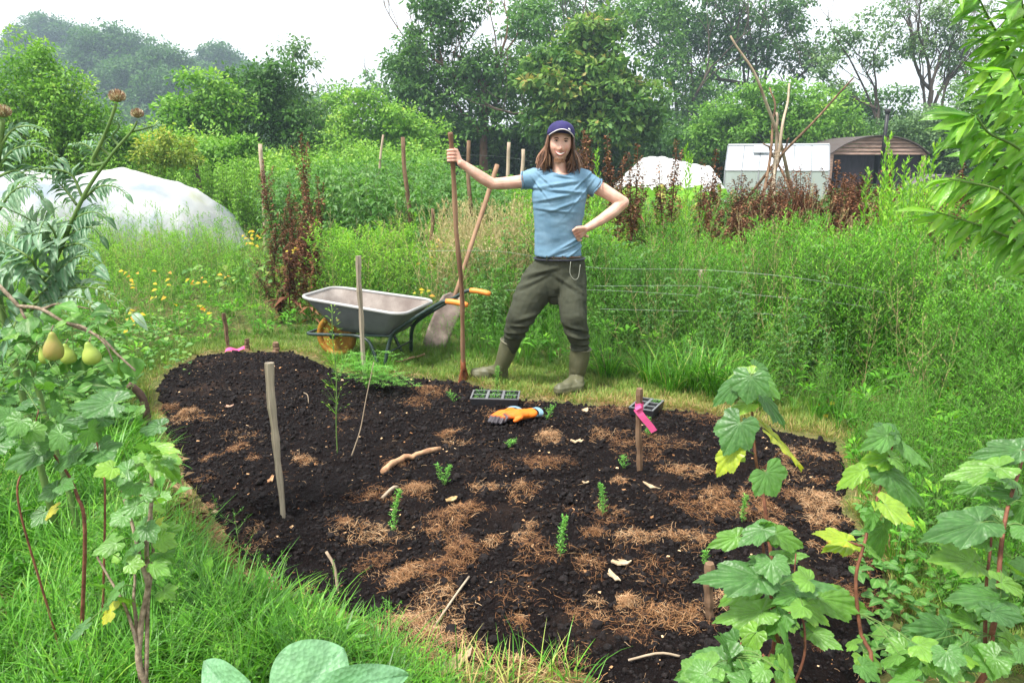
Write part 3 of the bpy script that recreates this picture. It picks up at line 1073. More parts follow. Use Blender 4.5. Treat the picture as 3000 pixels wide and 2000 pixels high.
# the oaks behind and to the right
T("oak_tree", 1990, 52, [(1930,110,90,110),(1900,30,90,70),(1990,260,110,110),(1960,380,110,70),(2050,330,70,70)], .22, M_ASH, M_BARK, 6,
  "mid green oak filling the space just right of the domed chestnut", trunk_h=4, trunk_r=.3, cl=.8, per=60, tone=.5)
T("oak_tree", 2200, 58, [(2090,40,120,60),(2230,90,130,85),(2330,60,80,70),(2270,165,110,45),(2130,130,60,60),(2380,170,70,35),(2050,90,70,60)], .24, M_OAK, M_BARK, 7,
  "high spreading oak crown with sky showing under it above the pole wigwam", trunk_h=7, trunk_r=.34, cl=.85, per=55, gap=.28, tone=.5, limb_depth=3, trunk_top=8)
T("oak_tree", 2030, 60, [(1960,30,70,60),(2010,90,80,70),(2060,180,70,90),(2080,270,60,60)], .24, M_OAK, M_BARK, 8,
  "dark oak standing between the chestnut and the high spreading oak", trunk_h=6, trunk_r=.3, cl=.85, per=55, tone=.42, gap=.2)
T("oak_tree", 1560, 60, [(1540,60,100,80),(1650,40,90,60),(1780,10,90,50),(1600,150,90,80)], .24, M_ASH, M_BARK, 9,
  "oak top showing over the chestnut's left shoulder", trunk_h=6, trunk_r=.3, cl=.85, per=52, tone=.45, gap=.2)
# thin open trees on the right
T("open_tree", 2560, 46, [(2470,110,55,50),(2430,190,50,45),(2520,60,45,45),(2550,170,40,50),(2450,260,60,30)], .19, M_GREY, M_BARK, 12,
  "thin forked tree with sparse leaves behind the stove pipe", trunk_h=3.5, trunk_r=.16, cl=.6, per=46, gap=.33, limb_depth=3, dens=1.0, trunk_top=4.6)
T("open_tree", 2705, 44, [(2640,70,80,60),(2720,110,70,80),(2780,60,60,60),(2800,160,60,60),(2650,180,60,50),(2700,20,80,50)], .16, M_GREY, M_BARK, 13,
  "large bare limbed tree with thin leaves against the white sky at right", trunk_h=4.5, trunk_r=.24, cl=.6, per=46, gap=.33, limb_depth=4, dens=1.0, trunk_top=5.5)
T("open_tree", 2850, 48, [(2830,130,60,60),(2860,60,60,60),(2810,220,60,50),(2900,180,60,60)], .17, M_GREY, M_BARK, 14,
  "slimmer open tree nearest the right edge behind the lance leaved branches", trunk_h=4.5, trunk_r=.2, cl=.6, per=30, gap=.32, limb_depth=3, dens=.8, trunk_top=6)
# round green bush behind the greenhouse
T("round_bush", 2270, 37, [(2160,350,110,80),(2260,310,120,80),(2380,350,130,90),(2080,410,70,60),(2480,400,60,60),(2270,400,180,60)], .15, M_BUSH, M_BARK, 15,
  "rounded bright green bush behind the glass greenhouse", cat="bush", trunk_h=1.5, trunk_r=.12, cl=.5, per=64, dens=1.2, tone=.3)
T("willow_bush", 2780, 36, [(2720,380,110,80),(2820,350,110,90),(2640,420,80,60),(2880,420,90,90),(2760,450,160,60)], .14, M_GREY, M_BARK, 16,
  "grey green willow bush behind the curved roof shed", cat="bush", trunk_h=1.5, trunk_r=.12, cl=.5, per=62, dens=1.2, tone=.28)
T("willow_bush", 2560, 48, [(2530,360,90,70),(2610,340,90,80),(2480,330,60,50)], .18, M_ASH, M_BARK, 17,
  "dusky bush between the round bush and the stove pipe", cat="bush", trunk_h=1.5, trunk_r=.12, cl=.6, per=60, tone=.35)
T("tall_hedge", 2950, 14, [(2900,280,70,120),(2960,200,80,150),(2930,420,90,110),(3060,300,100,220)], .07, M_BUSH, M_BARK, 18,
  "tall leafy hedge end in shade at the right edge", cat="hedge", trunk_h=1.5, trunk_r=.06, cl=.28, per=60, tone=.2)
# left-hand bushes and small trees
T("hazel_bush", 600, 24, [(590,290,90,85),(560,360,110,70),(660,350,70,90),(530,330,60,50)], .12, M_BUSH, M_BARK, 20,
  "yellow green hazel bush left of the darker hazel", cat="bush", trunk_h=1.2, trunk_r=.08, cl=.4, per=58, dens=1.2, tone=.42)
T("hazel_bush", 760, 26, [(730,270,90,75),(790,320,110,110),(690,370,80,80),(880,380,90,70),(820,230,70,60)], .12, M_ASH, M_BARK, 21,
  "dark green hazel bush in the middle left distance", cat="bush", trunk_h=1.2, trunk_r=.08, cl=.4, per=58, dens=1.3, tone=.28)
T("pear_tree", 870, 30, [(865,150,55,40),(880,210,70,55),(900,280,70,60),(930,350,60,60),(850,290,60,60)], .13, M_GREY, M_BARK, 22,
  "slender grey green tree with a twiggy top above the dark hazel", trunk_h=4, trunk_r=.1, cl=.42, per=34, gap=.3, tone=.3, limb_depth=3, trunk_top=5)
T("elder_bush", 150, 15, [(60,230,110,100),(180,280,110,90),(20,330,100,90),(250,340,90,60),(120,180,60,60)], .062, M_BUSH, M_BARK, 23,
  "big bright bush filling the upper left corner", cat="bush", trunk_h=1, trunk_r=.06, cl=.28, per=60, dens=1.5, tone=.48)
T("elder_bush", 1100, 28, [(1080,330,80,70),(1150,370,100,60),(1020,380,60,60),(1240,420,110,50)], .12, M_BUSH, M_BARK, 24,
  "light green bush under the dark tree at centre left", cat="bush", trunk_h=1, trunk_r=.06, cl=.4, per=56, dens=1.2, tone=.45)
T("elder_bush", 960, 33, [(960,360,70,60),(1000,310,50,50),(920,400,80,60)], .13, M_BUSH, M_BARK, 25,
  "pale green bush in the dip between hazel and light green bush", cat="bush", trunk_h=1, trunk_r=.06, cl=.4, per=50, dens=1.1, tone=.5)
T("currant_bush", 480, 14.8, [(500,430,60,45),(450,460,60,40),(540,470,40,40)], .06, M_YELL, M_BARK, 26,
  "yellow and orange leaved bush beyond the white crop cover", cat="bush", trunk_h=.5, trunk_r=.03, cl=.2, per=50, dens=1.2, tone=.45)
for i, (px, py, rx, ry) in enumerate([(200,400,110,70),(330,440,100,60),(60,430,90,80),(620,460,70,45),(700,440,60,40)]):
    T("elder_bush", px, 15.5 + i * .8, [(px, py, rx, ry), (px + 30, py - ry * .5, rx * .6, ry * .5)], .08, M_BUSH, M_BARK, 30 + i,
      ["leafy shrub over the left half of the white crop cover", "leafy shrub between the crop cover and the yellow bush", "leafy shrub at the left edge behind the thistle",
       "grey leaved shrub right of the yellow bush", "small shrub left of the tall dead dock"][i], cat="bush", trunk_h=.5, trunk_r=.04, cl=.25, per=50, dens=1.2, tone=.42)
# upright leafy shoots in front of the left hand bushes
B = Batch()
rng = np.random.default_rng(68)
TCU = [t_cane(s + 500, 1.0, 34, .05, .03, .06) for s in range(5)]
n = 560
cx = rng.uniform(-60, 760, n); Yb = rng.uniform(14.2, 17, n)
xy = np.column_stack([(cx - 1500) / FPX * Yb * 1.0, Yb])
tp = np.interp(cx, [-60, 60, 180, 300, 420, 600, 760], [2.7, 2.5, 2.6, 2.2, 1.6, 1.5, 1.6]) * rng.uniform(.6, 1.05, n)
scatter(B, TCU, xy, scale=np.clip(tp * .9, .8, 2.0), zs=tp, rng=rng, tilt=.12, rnd=np.clip(.55 + .4 * fbm(xy, 2, 9) + rng.normal(0, .12, n), 0, 1), mix=.55)
tag(link("leafy_shoots", B.mesh("leafy_shoots", [M_BUSH, M_STEMG])), "pale upright leafy shoots behind the crop cover at left", "shoots", kind="stuff")

# far tops in the gap
T("far_tree", 1030, 75, [(950,300,40,40),(1000,280,40,40),(1090,250,35,35),(1130,300,60,60),(1060,320,60,40),(900,330,60,40)], .35, M_ASH, M_BARK, 40,
  "pale hazy tree top in the gap between hazel and tall clump", trunk_h=4, trunk_r=.3, cl=1.3, per=40, tone=.5)
T("far_tree", 2500, 85, [(2420,330,60,50),(2520,310,50,50),(2500,380,140,50),(2150,260,90,60)], .4, M_ASH, M_BARK, 41,
  "pale hazy trees low on the horizon behind the thin forked tree", trunk_h=4, trunk_r=.3, cl=1.4, per=40, tone=.5)

# bramble thicket between the left hand bushes
B = Batch()
rng = np.random.default_rng(69)
K = 3000
cyy = rng.uniform(17.5, 27, K); cx = rng.uniform(-.74, -.10, K) * cyy
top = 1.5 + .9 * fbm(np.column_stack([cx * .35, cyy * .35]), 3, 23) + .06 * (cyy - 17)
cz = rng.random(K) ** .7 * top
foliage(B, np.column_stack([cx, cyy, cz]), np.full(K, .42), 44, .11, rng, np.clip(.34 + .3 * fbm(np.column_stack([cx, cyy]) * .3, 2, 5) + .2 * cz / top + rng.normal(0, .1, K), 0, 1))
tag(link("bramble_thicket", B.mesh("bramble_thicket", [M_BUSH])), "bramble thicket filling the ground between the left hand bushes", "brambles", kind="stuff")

# shaded undergrowth under the tall clump
B = Batch()
rng = np.random.default_rng(70)
K = 2600
cx = rng.uniform(-9.5, 26, K); cyy = 41 + rng.uniform(-3, 5, K)
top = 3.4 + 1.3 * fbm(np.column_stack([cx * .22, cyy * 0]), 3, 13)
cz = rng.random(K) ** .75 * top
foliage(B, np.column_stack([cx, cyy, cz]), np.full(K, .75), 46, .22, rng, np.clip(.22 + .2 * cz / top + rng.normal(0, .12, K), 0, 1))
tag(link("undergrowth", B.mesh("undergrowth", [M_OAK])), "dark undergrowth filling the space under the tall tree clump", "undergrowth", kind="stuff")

# distant hedge line that closes the view along the far field edge
rng = np.random.default_rng(71)
B = Batch()
K = 1500
ang = rng.uniform(-1, 1, K)
yy = 62 + rng.uniform(-4, 4, K)
cx = ang * 60
top = 2.5 + 1.5 * fbm(np.column_stack([cx * .12, yy * 0]), 3, 3)
cz = rng.random(K) ** .6 * top
foliage(B, np.column_stack([cx, yy, cz]), np.full(K, .9), 40, .3, rng, np.clip(.4 + rng.normal(0, .15, K), 0, 1))
tag(link("far_hedge", B.mesh("far_hedge", [M_ASH])), "long low hedge closing the far side of the allotments", "hedge", kind="stuff")

# wood on the hill, far left
HW = [(60,150,45,60),(130,95,70,45),(200,110,70,50),(280,140,70,50),(340,150,80,70),(420,170,80,60),(480,200,70,60),(390,230,110,60),(300,210,90,60),
      (560,230,70,45),(640,175,60,45),(690,210,60,40),(740,240,60,40),(500,270,120,60),(200,200,100,60),(650,280,120,50),(850,300,90,30),(120,200,80,60)]
B = Batch()
rng = np.random.default_rng(72)
for i, (cx, cyy, rx, ry) in enumerate(HW):
    Y = 165 - (cyy - 90) * .18 + (i % 3) * 6 + (30 if cx > 520 else 0) + (25 if cx < 210 else 0)
    p = P(cx, cyy, Y); s = Y / FPX
    k = 150
    d = rand_dirs(k, rng)
    C = np.array(p) + d * (rng.random(k) ** .4 * (1 + .3 * fbm(d * 2 + i, 2, i)))[:, None] * np.array([rx * s, rx * s * .8, ry * s * 1.05])
    foliage(B, C, rng.uniform(1.0, 2.4, k), 46, .62, rng, np.clip(.4 + rng.normal(0, .16, k) + .15 * d[:, 2], 0, 1), .6)
    # lower skirt down to the hillside
    zb = gz1(p.x, p.y)
    k2 = 120
    C2 = np.column_stack([p.x + rng.uniform(-1, 1, k2) * rx * s, p.y + rng.uniform(-3, 3, k2), zb + rng.random(k2) * max(1, p.z - zb)])
    foliage(B, C2, rng.uniform(1.2, 2.6, k2), 40, .7, rng, np.clip(.3 + rng.normal(0, .12, k2), 0, 1), .7)
K = 2600
hx = rng.uniform(-190, -25, K); hy = rng.uniform(95, 200, K)
hz = ground_z(np.column_stack([hx, hy]))
kk = hz > 1.5
foliage(B, np.column_stack([hx, hy, hz + rng.uniform(.5, 3, K)])[kk], rng.uniform(1.4, 3.0, kk.sum()), 40, .8, rng, np.clip(.38 + rng.normal(0, .15, kk.sum()), 0, 1), .7)
tag(link("hillside_wood", B.mesh("hillside_wood", [M_OAK])), "hazy blue green wood on the far hillside at upper left", "wood", kind="stuff")
# ================================================================== built things in the middle and far distance
def simple_mat(name, col, rough=.6, metallic=0, spec=.4, alpha=None, trans=0):
    m, nt, out = new_mat(name)
    pb = nt.nodes.new("ShaderNodeBsdfPrincipled")
    pb.inputs["Base Color"].default_value = (*col, 1)
    pb.inputs["Roughness"].default_value = rough
    pb.inputs["Metallic"].default_value = metallic
    pb.inputs["Specular IOR Level"].default_value = spec
    last = pb.outputs[0]
    if trans:
        tl = nt.nodes.new("ShaderNodeBsdfTranslucent"); tl.inputs[0].default_value = (*col, 1)
        ms = nt.nodes.new("ShaderNodeMixShader"); ms.inputs[0].default_value = trans
        nt.links.new(last, ms.inputs[1]); nt.links.new(tl.outputs[0], ms.inputs[2]); last = ms.outputs[0]
    if alpha is not None:
        tp = nt.nodes.new("ShaderNodeBsdfTransparent")
        ms = nt.nodes.new("ShaderNodeMixShader"); ms.inputs[0].default_value = alpha
        nt.links.new(tp.outputs[0], ms.inputs[1]); nt.links.new(last, ms.inputs[2]); last = ms.outputs[0]
    nt.links.new(last, out.inputs[0])
    return m

def box_geo(c, s, R=None):
    c = Vector(c); hx, hy, hz = s[0] / 2, s[1] / 2, s[2] / 2
    vs = [Vector((x * hx, y * hy, z * hz)) for x in (-1, 1) for y in (-1, 1) for z in (-1, 1)]
    if R is not None: vs = [R @ v for v in vs]
    vs = [c + v for v in vs]
    return vs, [(0, 1, 3, 2), (4, 6, 7, 5), (0, 4, 5, 1), (2, 3, 7, 6), (0, 2, 6, 4), (1, 5, 7, 3)]

def mesh_of(name, geos, mat, smooth=False, bevel=0):
    t = Tmpl()
    for i, g_ in enumerate(geos):
        t.add(g_[0], g_[1], rnd=(i * .618) % 1)
    b = Batch(); b.put(t.arrays())
    me = b.mesh(name, mat, smooth)
    if bevel:
        bm = bmesh.new(); bm.from_mesh(me)
        bmesh.ops.bevel(bm, geom=[e for e in bm.edges if len(e.link_faces) == 2 and e.calc_face_angle(0) > .5], offset=bevel, segments=2, affect='EDGES', profile=.5)
        bm.to_mesh(me); bm.free()
    return me

M_WOODW = surf_mat("weathered grey wood", (0.20, 0.165, 0.12), (0.42, 0.36, 0.27), scale=22, rough=.9, bump=1.0, bscale=45, dist=.012, stretch=(1, 1, .06))
M_WOODB = surf_mat("brown bark stick", (0.085, 0.048, 0.028), (0.24, 0.15, 0.09), scale=14, rough=.85, bump=.9, bscale=34, dist=.006, stretch=(1, 1, .3))
M_WOODP = surf_mat("pale peeled pole", (0.25, 0.18, 0.12), (0.50, 0.41, 0.30), scale=5, rough=.85, bump=.6, bscale=16, dist=.01, stretch=(1, 1, .3))

# ---- white crop cover
def crop_cover():
    pr = [(-400,520),(-250,498),(-120,512),(0,503),(60,499),(120,512),(190,520),(250,512),(320,498),(365,497),(400,504),(440,520),(500,536),(560,562),(610,600),(650,645),(690,695),(722,745)]
    Yc = 13.4
    xs, hs = [], []
    for a, b in pr:
        p = P(a, b, Yc); xs.append(p.x); hs.append(p.z)
    xs, hs = np.array(xs), np.array(hs)
    hs[-1] = 0.02
    nu, nv = 260, 60
    U = np.linspace(xs[0], xs[-1], nu); H = np.interp(U, xs, hs)
    H = np.convolve(np.pad(H, 3, 'edge'), np.ones(7) / 7, 'valid')
    V = np.linspace(0, 1, nv)
    pts = []
    for x, h in zip(U, H):
        for v in V:
            a = pi * v
            w = 1.25 * min(1, .35 + h)
            y = Yc - w * cos(a) * (1 + .06 * sin(x * 3))
            z = max(0.0, h) * abs(sin(a)) ** .62
            pts.append((x, y, z))
    pts = np.array(pts)
    pts[:, 2] += .06 * fbm(pts * np.array([1.6, 3, 2]), 4, 5) * np.minimum(1, pts[:, 2] * 3)
    pts[:, 2] += .02 * np.sin(pts[:, 0] * 9 + 3 * pts[:, 1]) * np.minimum(1, pts[:, 2]) * fbm(pts, 2, 8)
    pts[:, 1] += .07 * fbm(pts * np.array([2.5, 1, 1.5]), 3, 15)
    crk = fbm(pts * np.array([5.5, 3, 1.2]), 3, 115)
    pts[:, 1] += .06 * crk
    pts[:, 2] += .035 * crk * np.minimum(1, pts[:, 2] * 3)
    pts[:, 2] = np.maximum(pts[:, 2], .012)
    i = np.arange(nv - 1)[None] + np.arange(nu - 1)[:, None] * nv
    F4 = np.stack([i, i + 1, i + 1 + nv, i + nv], -1).reshape(-1, 4)
    b = Batch(); b.put((pts, np.zeros((0, 3), int), F4, np.zeros(0, int), np.zeros(len(F4), int), np.full(len(pts), .5), np.zeros((len(pts), 2))))
    m, nt, out = new_mat("white insect netting")
    geo = nt.nodes.new("ShaderNodeNewGeometry")
    nz = nt.nodes.new("ShaderNodeTexNoise"); nz.inputs["Scale"].default_value = 1.0; nz.inputs["Detail"].default_value = 5
    nt.links.new(geo.outputs["Position"], nz.inputs[0])
    rp = ramp_node(nt, [(.34, (.40, .47, .55)), (.46, (.64, .67, .70)), (.58, (.74, .75, .74)), (.70, (.66, .70, .42))])
    nt.links.new(nz.outputs["Fac"], rp.inputs[0])
    df = nt.nodes.new("ShaderNodeBsdfDiffuse"); tl = nt.nodes.new("ShaderNodeBsdfTranslucent"); tp = nt.nodes.new("ShaderNodeBsdfTransparent")
    nt.links.new(rp.outputs[0], df.inputs[0]); nt.links.new(rp.outputs[0], tl.inputs[0])
    m1 = nt.nodes.new("ShaderNodeMixShader"); m1.inputs[0].default_value = .38
    nt.links.new(df.outputs[0], m1.inputs[1]); nt.links.new(tl.outputs[0], m1.inputs[2])
    m2 = nt.nodes.new("ShaderNodeMixShader"); m2.inputs[0].default_value = .80
    nt.links.new(tp.outputs[0], m2.inputs[1]); nt.links.new(m1.outputs[0], m2.inputs[2])
    nt.links.new(m2.outputs[0], out.inputs[0])
    o = link("crop_cover", b.mesh("crop_cover", m, True))
    tag(o, "long low tunnel of white insect netting sagging over a bed at left", "crop cover")
crop_cover()
B = Batch(); rng = np.random.default_rng(94); n = 170
xyk = np.column_stack([rng.uniform(-10.5, -5.2, n), rng.uniform(12.7, 14.1, n)])
scatter(B, T_C, xyk, scale=rng.uniform(.6, .9, n), zs=rng.uniform(.45, .95, n) * np.interp(xyk[:, 0], [-10.5, -6.2, -5.2], [1, 1, .4]), rng=rng, rnd=rng.random(n))
tag(link("covered_crop", B.mesh("covered_crop", [M_RASP, M_STEMG])), "leafy crop dimly visible inside the white netting", "crop", kind="stuff")

# dark dug patch right of the crop cover
pp = [G(700, 705), G(830, 712), G(800, 675), G(690, 672)]
t = Tmpl(); t.add([(p.x, p.y, gz1(p.x, p.y) + .03) for p in pp], [(0, 1, 2, 3)]); b = Batch(); b.put(t.arrays())
tag(link("dug_soil", b.mesh("dug_soil", M_SOIL)), kind="structure")
pp = [G(680, 672), G(860, 676), G(840, 640), G(690, 636)]
M_TAN = surf_mat("dry tan path", (0.16, 0.13, 0.05), (0.36, 0.29, 0.15), scale=6, rough=.9, bump=.4)
t = Tmpl(); t.add([(p.x, p.y, gz1(p.x, p.y) + .035) for p in pp], [(0, 1, 2, 3)]); b = Batch(); b.put(t.arrays())
tag(link("far_path", b.mesh("far_path", M_TAN)), kind="structure")

# ---- greenhouse
def greenhouse():
    A, Bp = P(2124, 500, 29.5), P(2430, 494, 28.3)
    ax = Vector((Bp.x - A.x, Bp.y - A.y, 0)); L = ax.length; ax.normalize()
    back = Vector((-ax.y, ax.x, 0))
    W, he, hr = 2.5, 1.17, 2.12
    o = Vector((A.x, A.y, gz1(A.x, A.y)))
    root = empty("greenhouse", o, label="small aluminium greenhouse with roof panes coloured white with sky reflection beyond the pole wigwam", cat="greenhouse")
    def pt(u, v, z): return ax * u + back * v + Vector((0, 0, z))
    m_al = simple_mat("aluminium glazing bar", (.34, .36, .38), .4, .5)
    m_roof = simple_mat("roof glass with painted sky reflection", (.70, .75, .80), .12, 0, .9, trans=.25)  # reflected sky put into the pane colour
    m_wall = simple_mat("greenish wall glass", (.52, .60, .56), .1, 0, .9, alpha=.55)
    def quad(a, b_, c, d): return ([a, b_, c, d], [(0, 1, 2, 3)])
    roof = [quad(pt(.02, -.03, he), pt(L - .02, -.03, he), pt(L - .02, W / 2, hr), pt(.02, W / 2, hr)),
            quad(pt(.02, W / 2, hr), pt(L - .02, W / 2, hr), pt(L - .02, W + .03, he), pt(.02, W + .03, he))]
    link("roof", mesh_of("roof", roof, m_roof), root)
    n = 6
    for k in range(n):
        u0, u1 = L * k / n + .02, L * (k + 1) / n - .02
        link("wall_pane", mesh_of("wall_pane", [quad(pt(u0, 0, .1), pt(u1, 0, .1), pt(u1, 0, he - .03), pt(u0, 0, he - .03))], m_wall), root)
    link("wall_pane", mesh_of("wall_pane", [quad(pt(0, W, .1), pt(L, W, .1), pt(L, W, he), pt(0, W, he))], m_wall), root)
    for u in (0, L):
        link("gable", mesh_of("gable", [quad(pt(u, 0, .1), pt(u, W, .1), pt(u, W, he), pt(u, 0, he)), ([pt(u, 0, he), pt(u, W, he), pt(u, W / 2, hr)], [(0, 1, 2)])], m_wall), root)
    bars = []
    def bar(a, b_, r=.022): bars.append(tube_geo([a, b_], r, 4))
    for k in range(n + 1):
        u = L * k / n
        bar(pt(u, 0, 0), pt(u, 0, he), .03); bar(pt(u, -.03, he + .01), pt(u, W / 2, hr + .015), .024)
    for z in (.08, he): bar(pt(0, 0, z), pt(L, 0, z), .03)
    bar(pt(0, W / 2, hr + .02), pt(L, W / 2, hr + .02), .05)
    for u in (0, L):
        bar(pt(u, 0, he), pt(u, W / 2, hr), .03); bar(pt(u, W, he), pt(u, W / 2, hr), .03); bar(pt(u, W, 0), pt(u, W, he), .03)
    link("frame", mesh_of("frame", bars, m_al), root)
    u0, u1 = L * .26, L * .42
    z0, z1 = .72, .98
    def rp(u, f, lift): return pt(u, (W / 2) * f, he + (hr - he) * f + lift)
    v = link("roof_vent", mesh_of("roof_vent", [quad(rp(u0, .55, .16), rp(u1, .55, .16), rp(u1, .97, .05), rp(u0, .97, .05))], simple_mat("dull vent", (.33, .37, .40), .3, .2)), root)
    link("vent_rim", mesh_of("vent_rim", [tube_geo([rp(u0, .55, .16), rp(u1, .55, .16)], .02, 4), tube_geo([rp(u0, .55, .16), rp(u0, .97, .05)], .015, 4), tube_geo([rp(u1, .55, .16), rp(u1, .97, .05)], .015, 4)], m_al), v)
greenhouse()

# ---- white polytunnel left of the greenhouse
def polytunnel():
    a, bp = P(1800, 545, 27), P(2110, 545, 27)
    L = bp.x - a.x
    hs = P(1940, 460, 27).z
    t = Tmpl(); nu, nv = 40, 18
    vs = []
    for i in range(nu):
        u = i / (nu - 1)
        h = hs * 1.02 * (1 - .02 * abs(sin(7 * u)) - .22 * sstep(.35, 1, u)) * min(1, 2.6 * u + .30) ** .8 * (min(1, 8 * (1 - u) + .05)) ** .4
        for k in range(nv):
            an = pi * k / (nv - 1)
            vs.append((a.x + L * u, 27 - 1.4 * cos(an), max(.02, h * sin(an) ** .8) + .02 * sin(u * 60)))
    fs = [(i * nv + k, i * nv + k + 1, (i + 1) * nv + k + 1, (i + 1) * nv + k) for i in range(nu - 1) for k in range(nv - 1)]
    t.add(vs, fs); b = Batch(); b.put(t.arrays())
    tag(link("polytunnel", b.mesh("polytunnel", simple_mat("white fleece", (.82, .83, .82), .7, trans=.3), True)),
        "low white fleece tunnel behind the dead docks, left of the greenhouse", "crop tunnel")
polytunnel()

# ---- shed with arched gable
def arched_shed():
    Y = 31
    l, r = P(2432, 470, Y), P(2712, 470, Y)
    cx, hw = (l.x + r.x) / 2, (r.x - l.x) / 2
    zt, ze = P(2570, 400, Y).z, P(2570, 453, Y).z
    root = empty("arched_shed", (cx, Y, gz1(cx, Y)), label="dark shed with an arched brown boarded gable and black stove pipe", cat="shed")
    arc = lambda u: ze + (zt - ze) * (1 - u * u) ** .8 if abs(u) < 1 else ze
    m_b = surf_mat("brown weatherboard", (.20, .13, .10), (.36, .25, .20), scale=3, rough=.8, bump=.3, stretch=(1, 1, 6))
    n = 5
    for k in range(n):
        z0, z1 = ze + (zt - ze) * k / n, ze + (zt - ze) * (k + 1) / n - .02
        def half(z):
            f = min(1, max(0, (z - ze) / (zt - ze)))
            return hw * math.sqrt(max(0, 1 - f ** 1.25))
        h0, h1 = half(z0), half(z1)
        vs = [(-h0, -.05, z0), (h0, -.05, z0), (h1, 0, z1), (-h1, 0, z1), (-h0, .06, z0), (h0, .06, z0), (h1, .06, z1), (-h1, .06, z1)]
        link("gable_board", mesh_of("gable_board", [(vs, [(0, 1, 2, 3), (4, 7, 6, 5), (0, 4, 5, 1), (3, 2, 6, 7), (0, 3, 7, 4), (1, 5, 6, 2)])], m_b), root)
    t = Tmpl(); N = 24; vs = []
    for i in range(N + 1):
        u = -1.03 + 2.06 * i / N
        z = (arc(u) if abs(u) < 1 else ze) + .05
        x = u * hw
        vs += [(x, -.16, z), (x, 4.2, z), (x, -.16, z - .04), (x, 4.2, z - .04)]
    fs = []
    for i in range(N):
        q = i * 4
        fs += [(q, q + 1, q + 5, q + 4), (q + 2, q + 6, q + 7, q + 3), (q, q + 4, q + 6, q + 2)]
    t.add(vs, fs); b = Batch(); b.put(t.arrays())
    link("roof", b.mesh("roof", simple_mat("dark roofing sheet", (.07, .055, .05), .7)), root)
    m_d = surf_mat("black tarred boards", (.008, .008, .012), (.025, .02, .03), scale=3, rough=.8, bump=.3, stretch=(8, 1, 1))
    link("wall", mesh_of("wall", [box_geo((-hw * .5, .2, ze / 2), (hw * .94, .1, ze)), box_geo((hw * .52, .2, ze / 2), (hw * .9, .1, ze)), box_geo((-hw * .97, 2.2, ze / 2), (.1, 3.9, ze)), box_geo((hw * .97, 2.2, ze / 2), (.1, 3.9, ze))], m_d), root)
    link("corner_post", mesh_of("corner_post", [box_geo((-hw * .97, .05, ze / 2), (.12, .14, ze))], m_b), root)
    link("corner_post", mesh_of("corner_post", [box_geo((hw * .97, .05, ze / 2), (.12, .14, ze))], m_b), root)
    zc = P(2568, 325, Y).z
    s = link("stove_pipe", mesh_of("stove_pipe", [tube_geo([(0, -.35, 1.2), (0, -.35, zc)], .075, 12)], simple_mat("black stove pipe", (.012, .012, .014), .5), True), root)
    link("pipe_cowl", mesh_of("pipe_cowl", [tube_geo([(0, -.35, zc - .12), (0, -.35, zc + .05)], [.10, .12], 12)], simple_mat("sooty cowl", (.02, .02, .02), .6), True), s)
arched_shed()
# low curved roof sheet behind, at right
t = Tmpl(); p = P(2775, 520, 30); N = 14; vs = []
for i in range(N + 1):
    a = pi * i / N
    x, z = p.x + 1.35 * cos(a), .15 + .85 * sin(a)
    vs += [(x, 30, z), (x, 32.4, z)]
t.add(vs, [(2 * i, 2 * i + 1, 2 * i + 3, 2 * i + 2) for i in range(N)]); t.add([(v[0], v[1] + .05, v[2]) for v in vs[::2]] + [(p.x, 30.05, 0)], [(i, i + 1, N + 1) for i in range(N)])
b = Batch(); b.put(t.arrays())
tag(link("curved_shelter", b.mesh("curved_shelter", surf_mat("mauve grey sheet", (.10, .085, .10), (.2, .17, .18), scale=5, rough=.6), True)), "low mauve grey curved shelter behind weeds right of the arched shed", "shelter")

# ---- wigwam of poles
def wigwam():
    Y = 14.0
    c = P(2285, 470, Y)
    root = empty("pole_wigwam", (c.x, c.y, gz1(c.x, c.y)), label="wigwam of long crooked bean poles tied together where they cross", cat="plant support")
    def L(px, py, dy): return P(px, py, Y + dy) - Vector((c.x, c.y, 0))
    # each: top, crossing point, foot (foot drops to the ground)
    poles = [((2150,105,-.3),(2255,340,0),(2345,640,.7),.016,.042,M_WOODP), ((2252,258,.2),(2268,400,0),(2225,655,-.6),.013,.034,M_WOODB),
             ((2318,245,.3),(2280,420,0),(2255,650,.3),.018,.038,M_WOODP), ((2497,228,-.4),(2300,450,0),(2160,620,.6),.014,.036,M_WOODB),
             ((2270,330,0),(2276,440,.1),(2270,660,-.7),.02,.038,M_WOODP), ((2315,405,.1),(2285,470,0),(2200,610,-.3),.012,.03,M_WOODB),
             ((2245,420,0),(2268,470,.05),(2360,650,-.5),.012,.03,M_WOODB)]
    for i, (a, m, f, r0, r1, mt) in enumerate(poles):
        A, Mm, Fp = L(*a), L(*m), L(*f)
        d = (Fp - Mm); Fp = Mm + d * ((Mm.z - (-.05)) / max(.2, Mm.z - Fp.z))
        pts = wobble(spline([A, Mm, Fp], 18), .035, i)
        link("pole", tube_mesh("pole", pts, [r0 + (r1 - r0) * k / 17 for k in range(18)], mt, 7), root)
    J = L(2275, 455, 0)
    link("rope_lashing", tube_mesh("rope_lashing", [J + Vector((.085 * cos(a), .085 * sin(a), .010 * a - .06)) for a in np.linspace(0, 16, 60)], .009, surf_mat("old rope", (.2, .15, .1), (.4, .32, .22), scale=40), 5), root)
    for i, (a, bb) in enumerate((((2215,632,-.8),(2420,610,-.4)), ((2240,628,-.6),(2400,622,-.9)))):
        A, Bp = L(*a), L(*bb)
        link("cross_pole", tube_mesh("cross_pole", wobble(spline([A, (A + Bp) / 2, Bp], 9), .02, i + 40), .028, M_WOODP, 6), root)
wigwam()

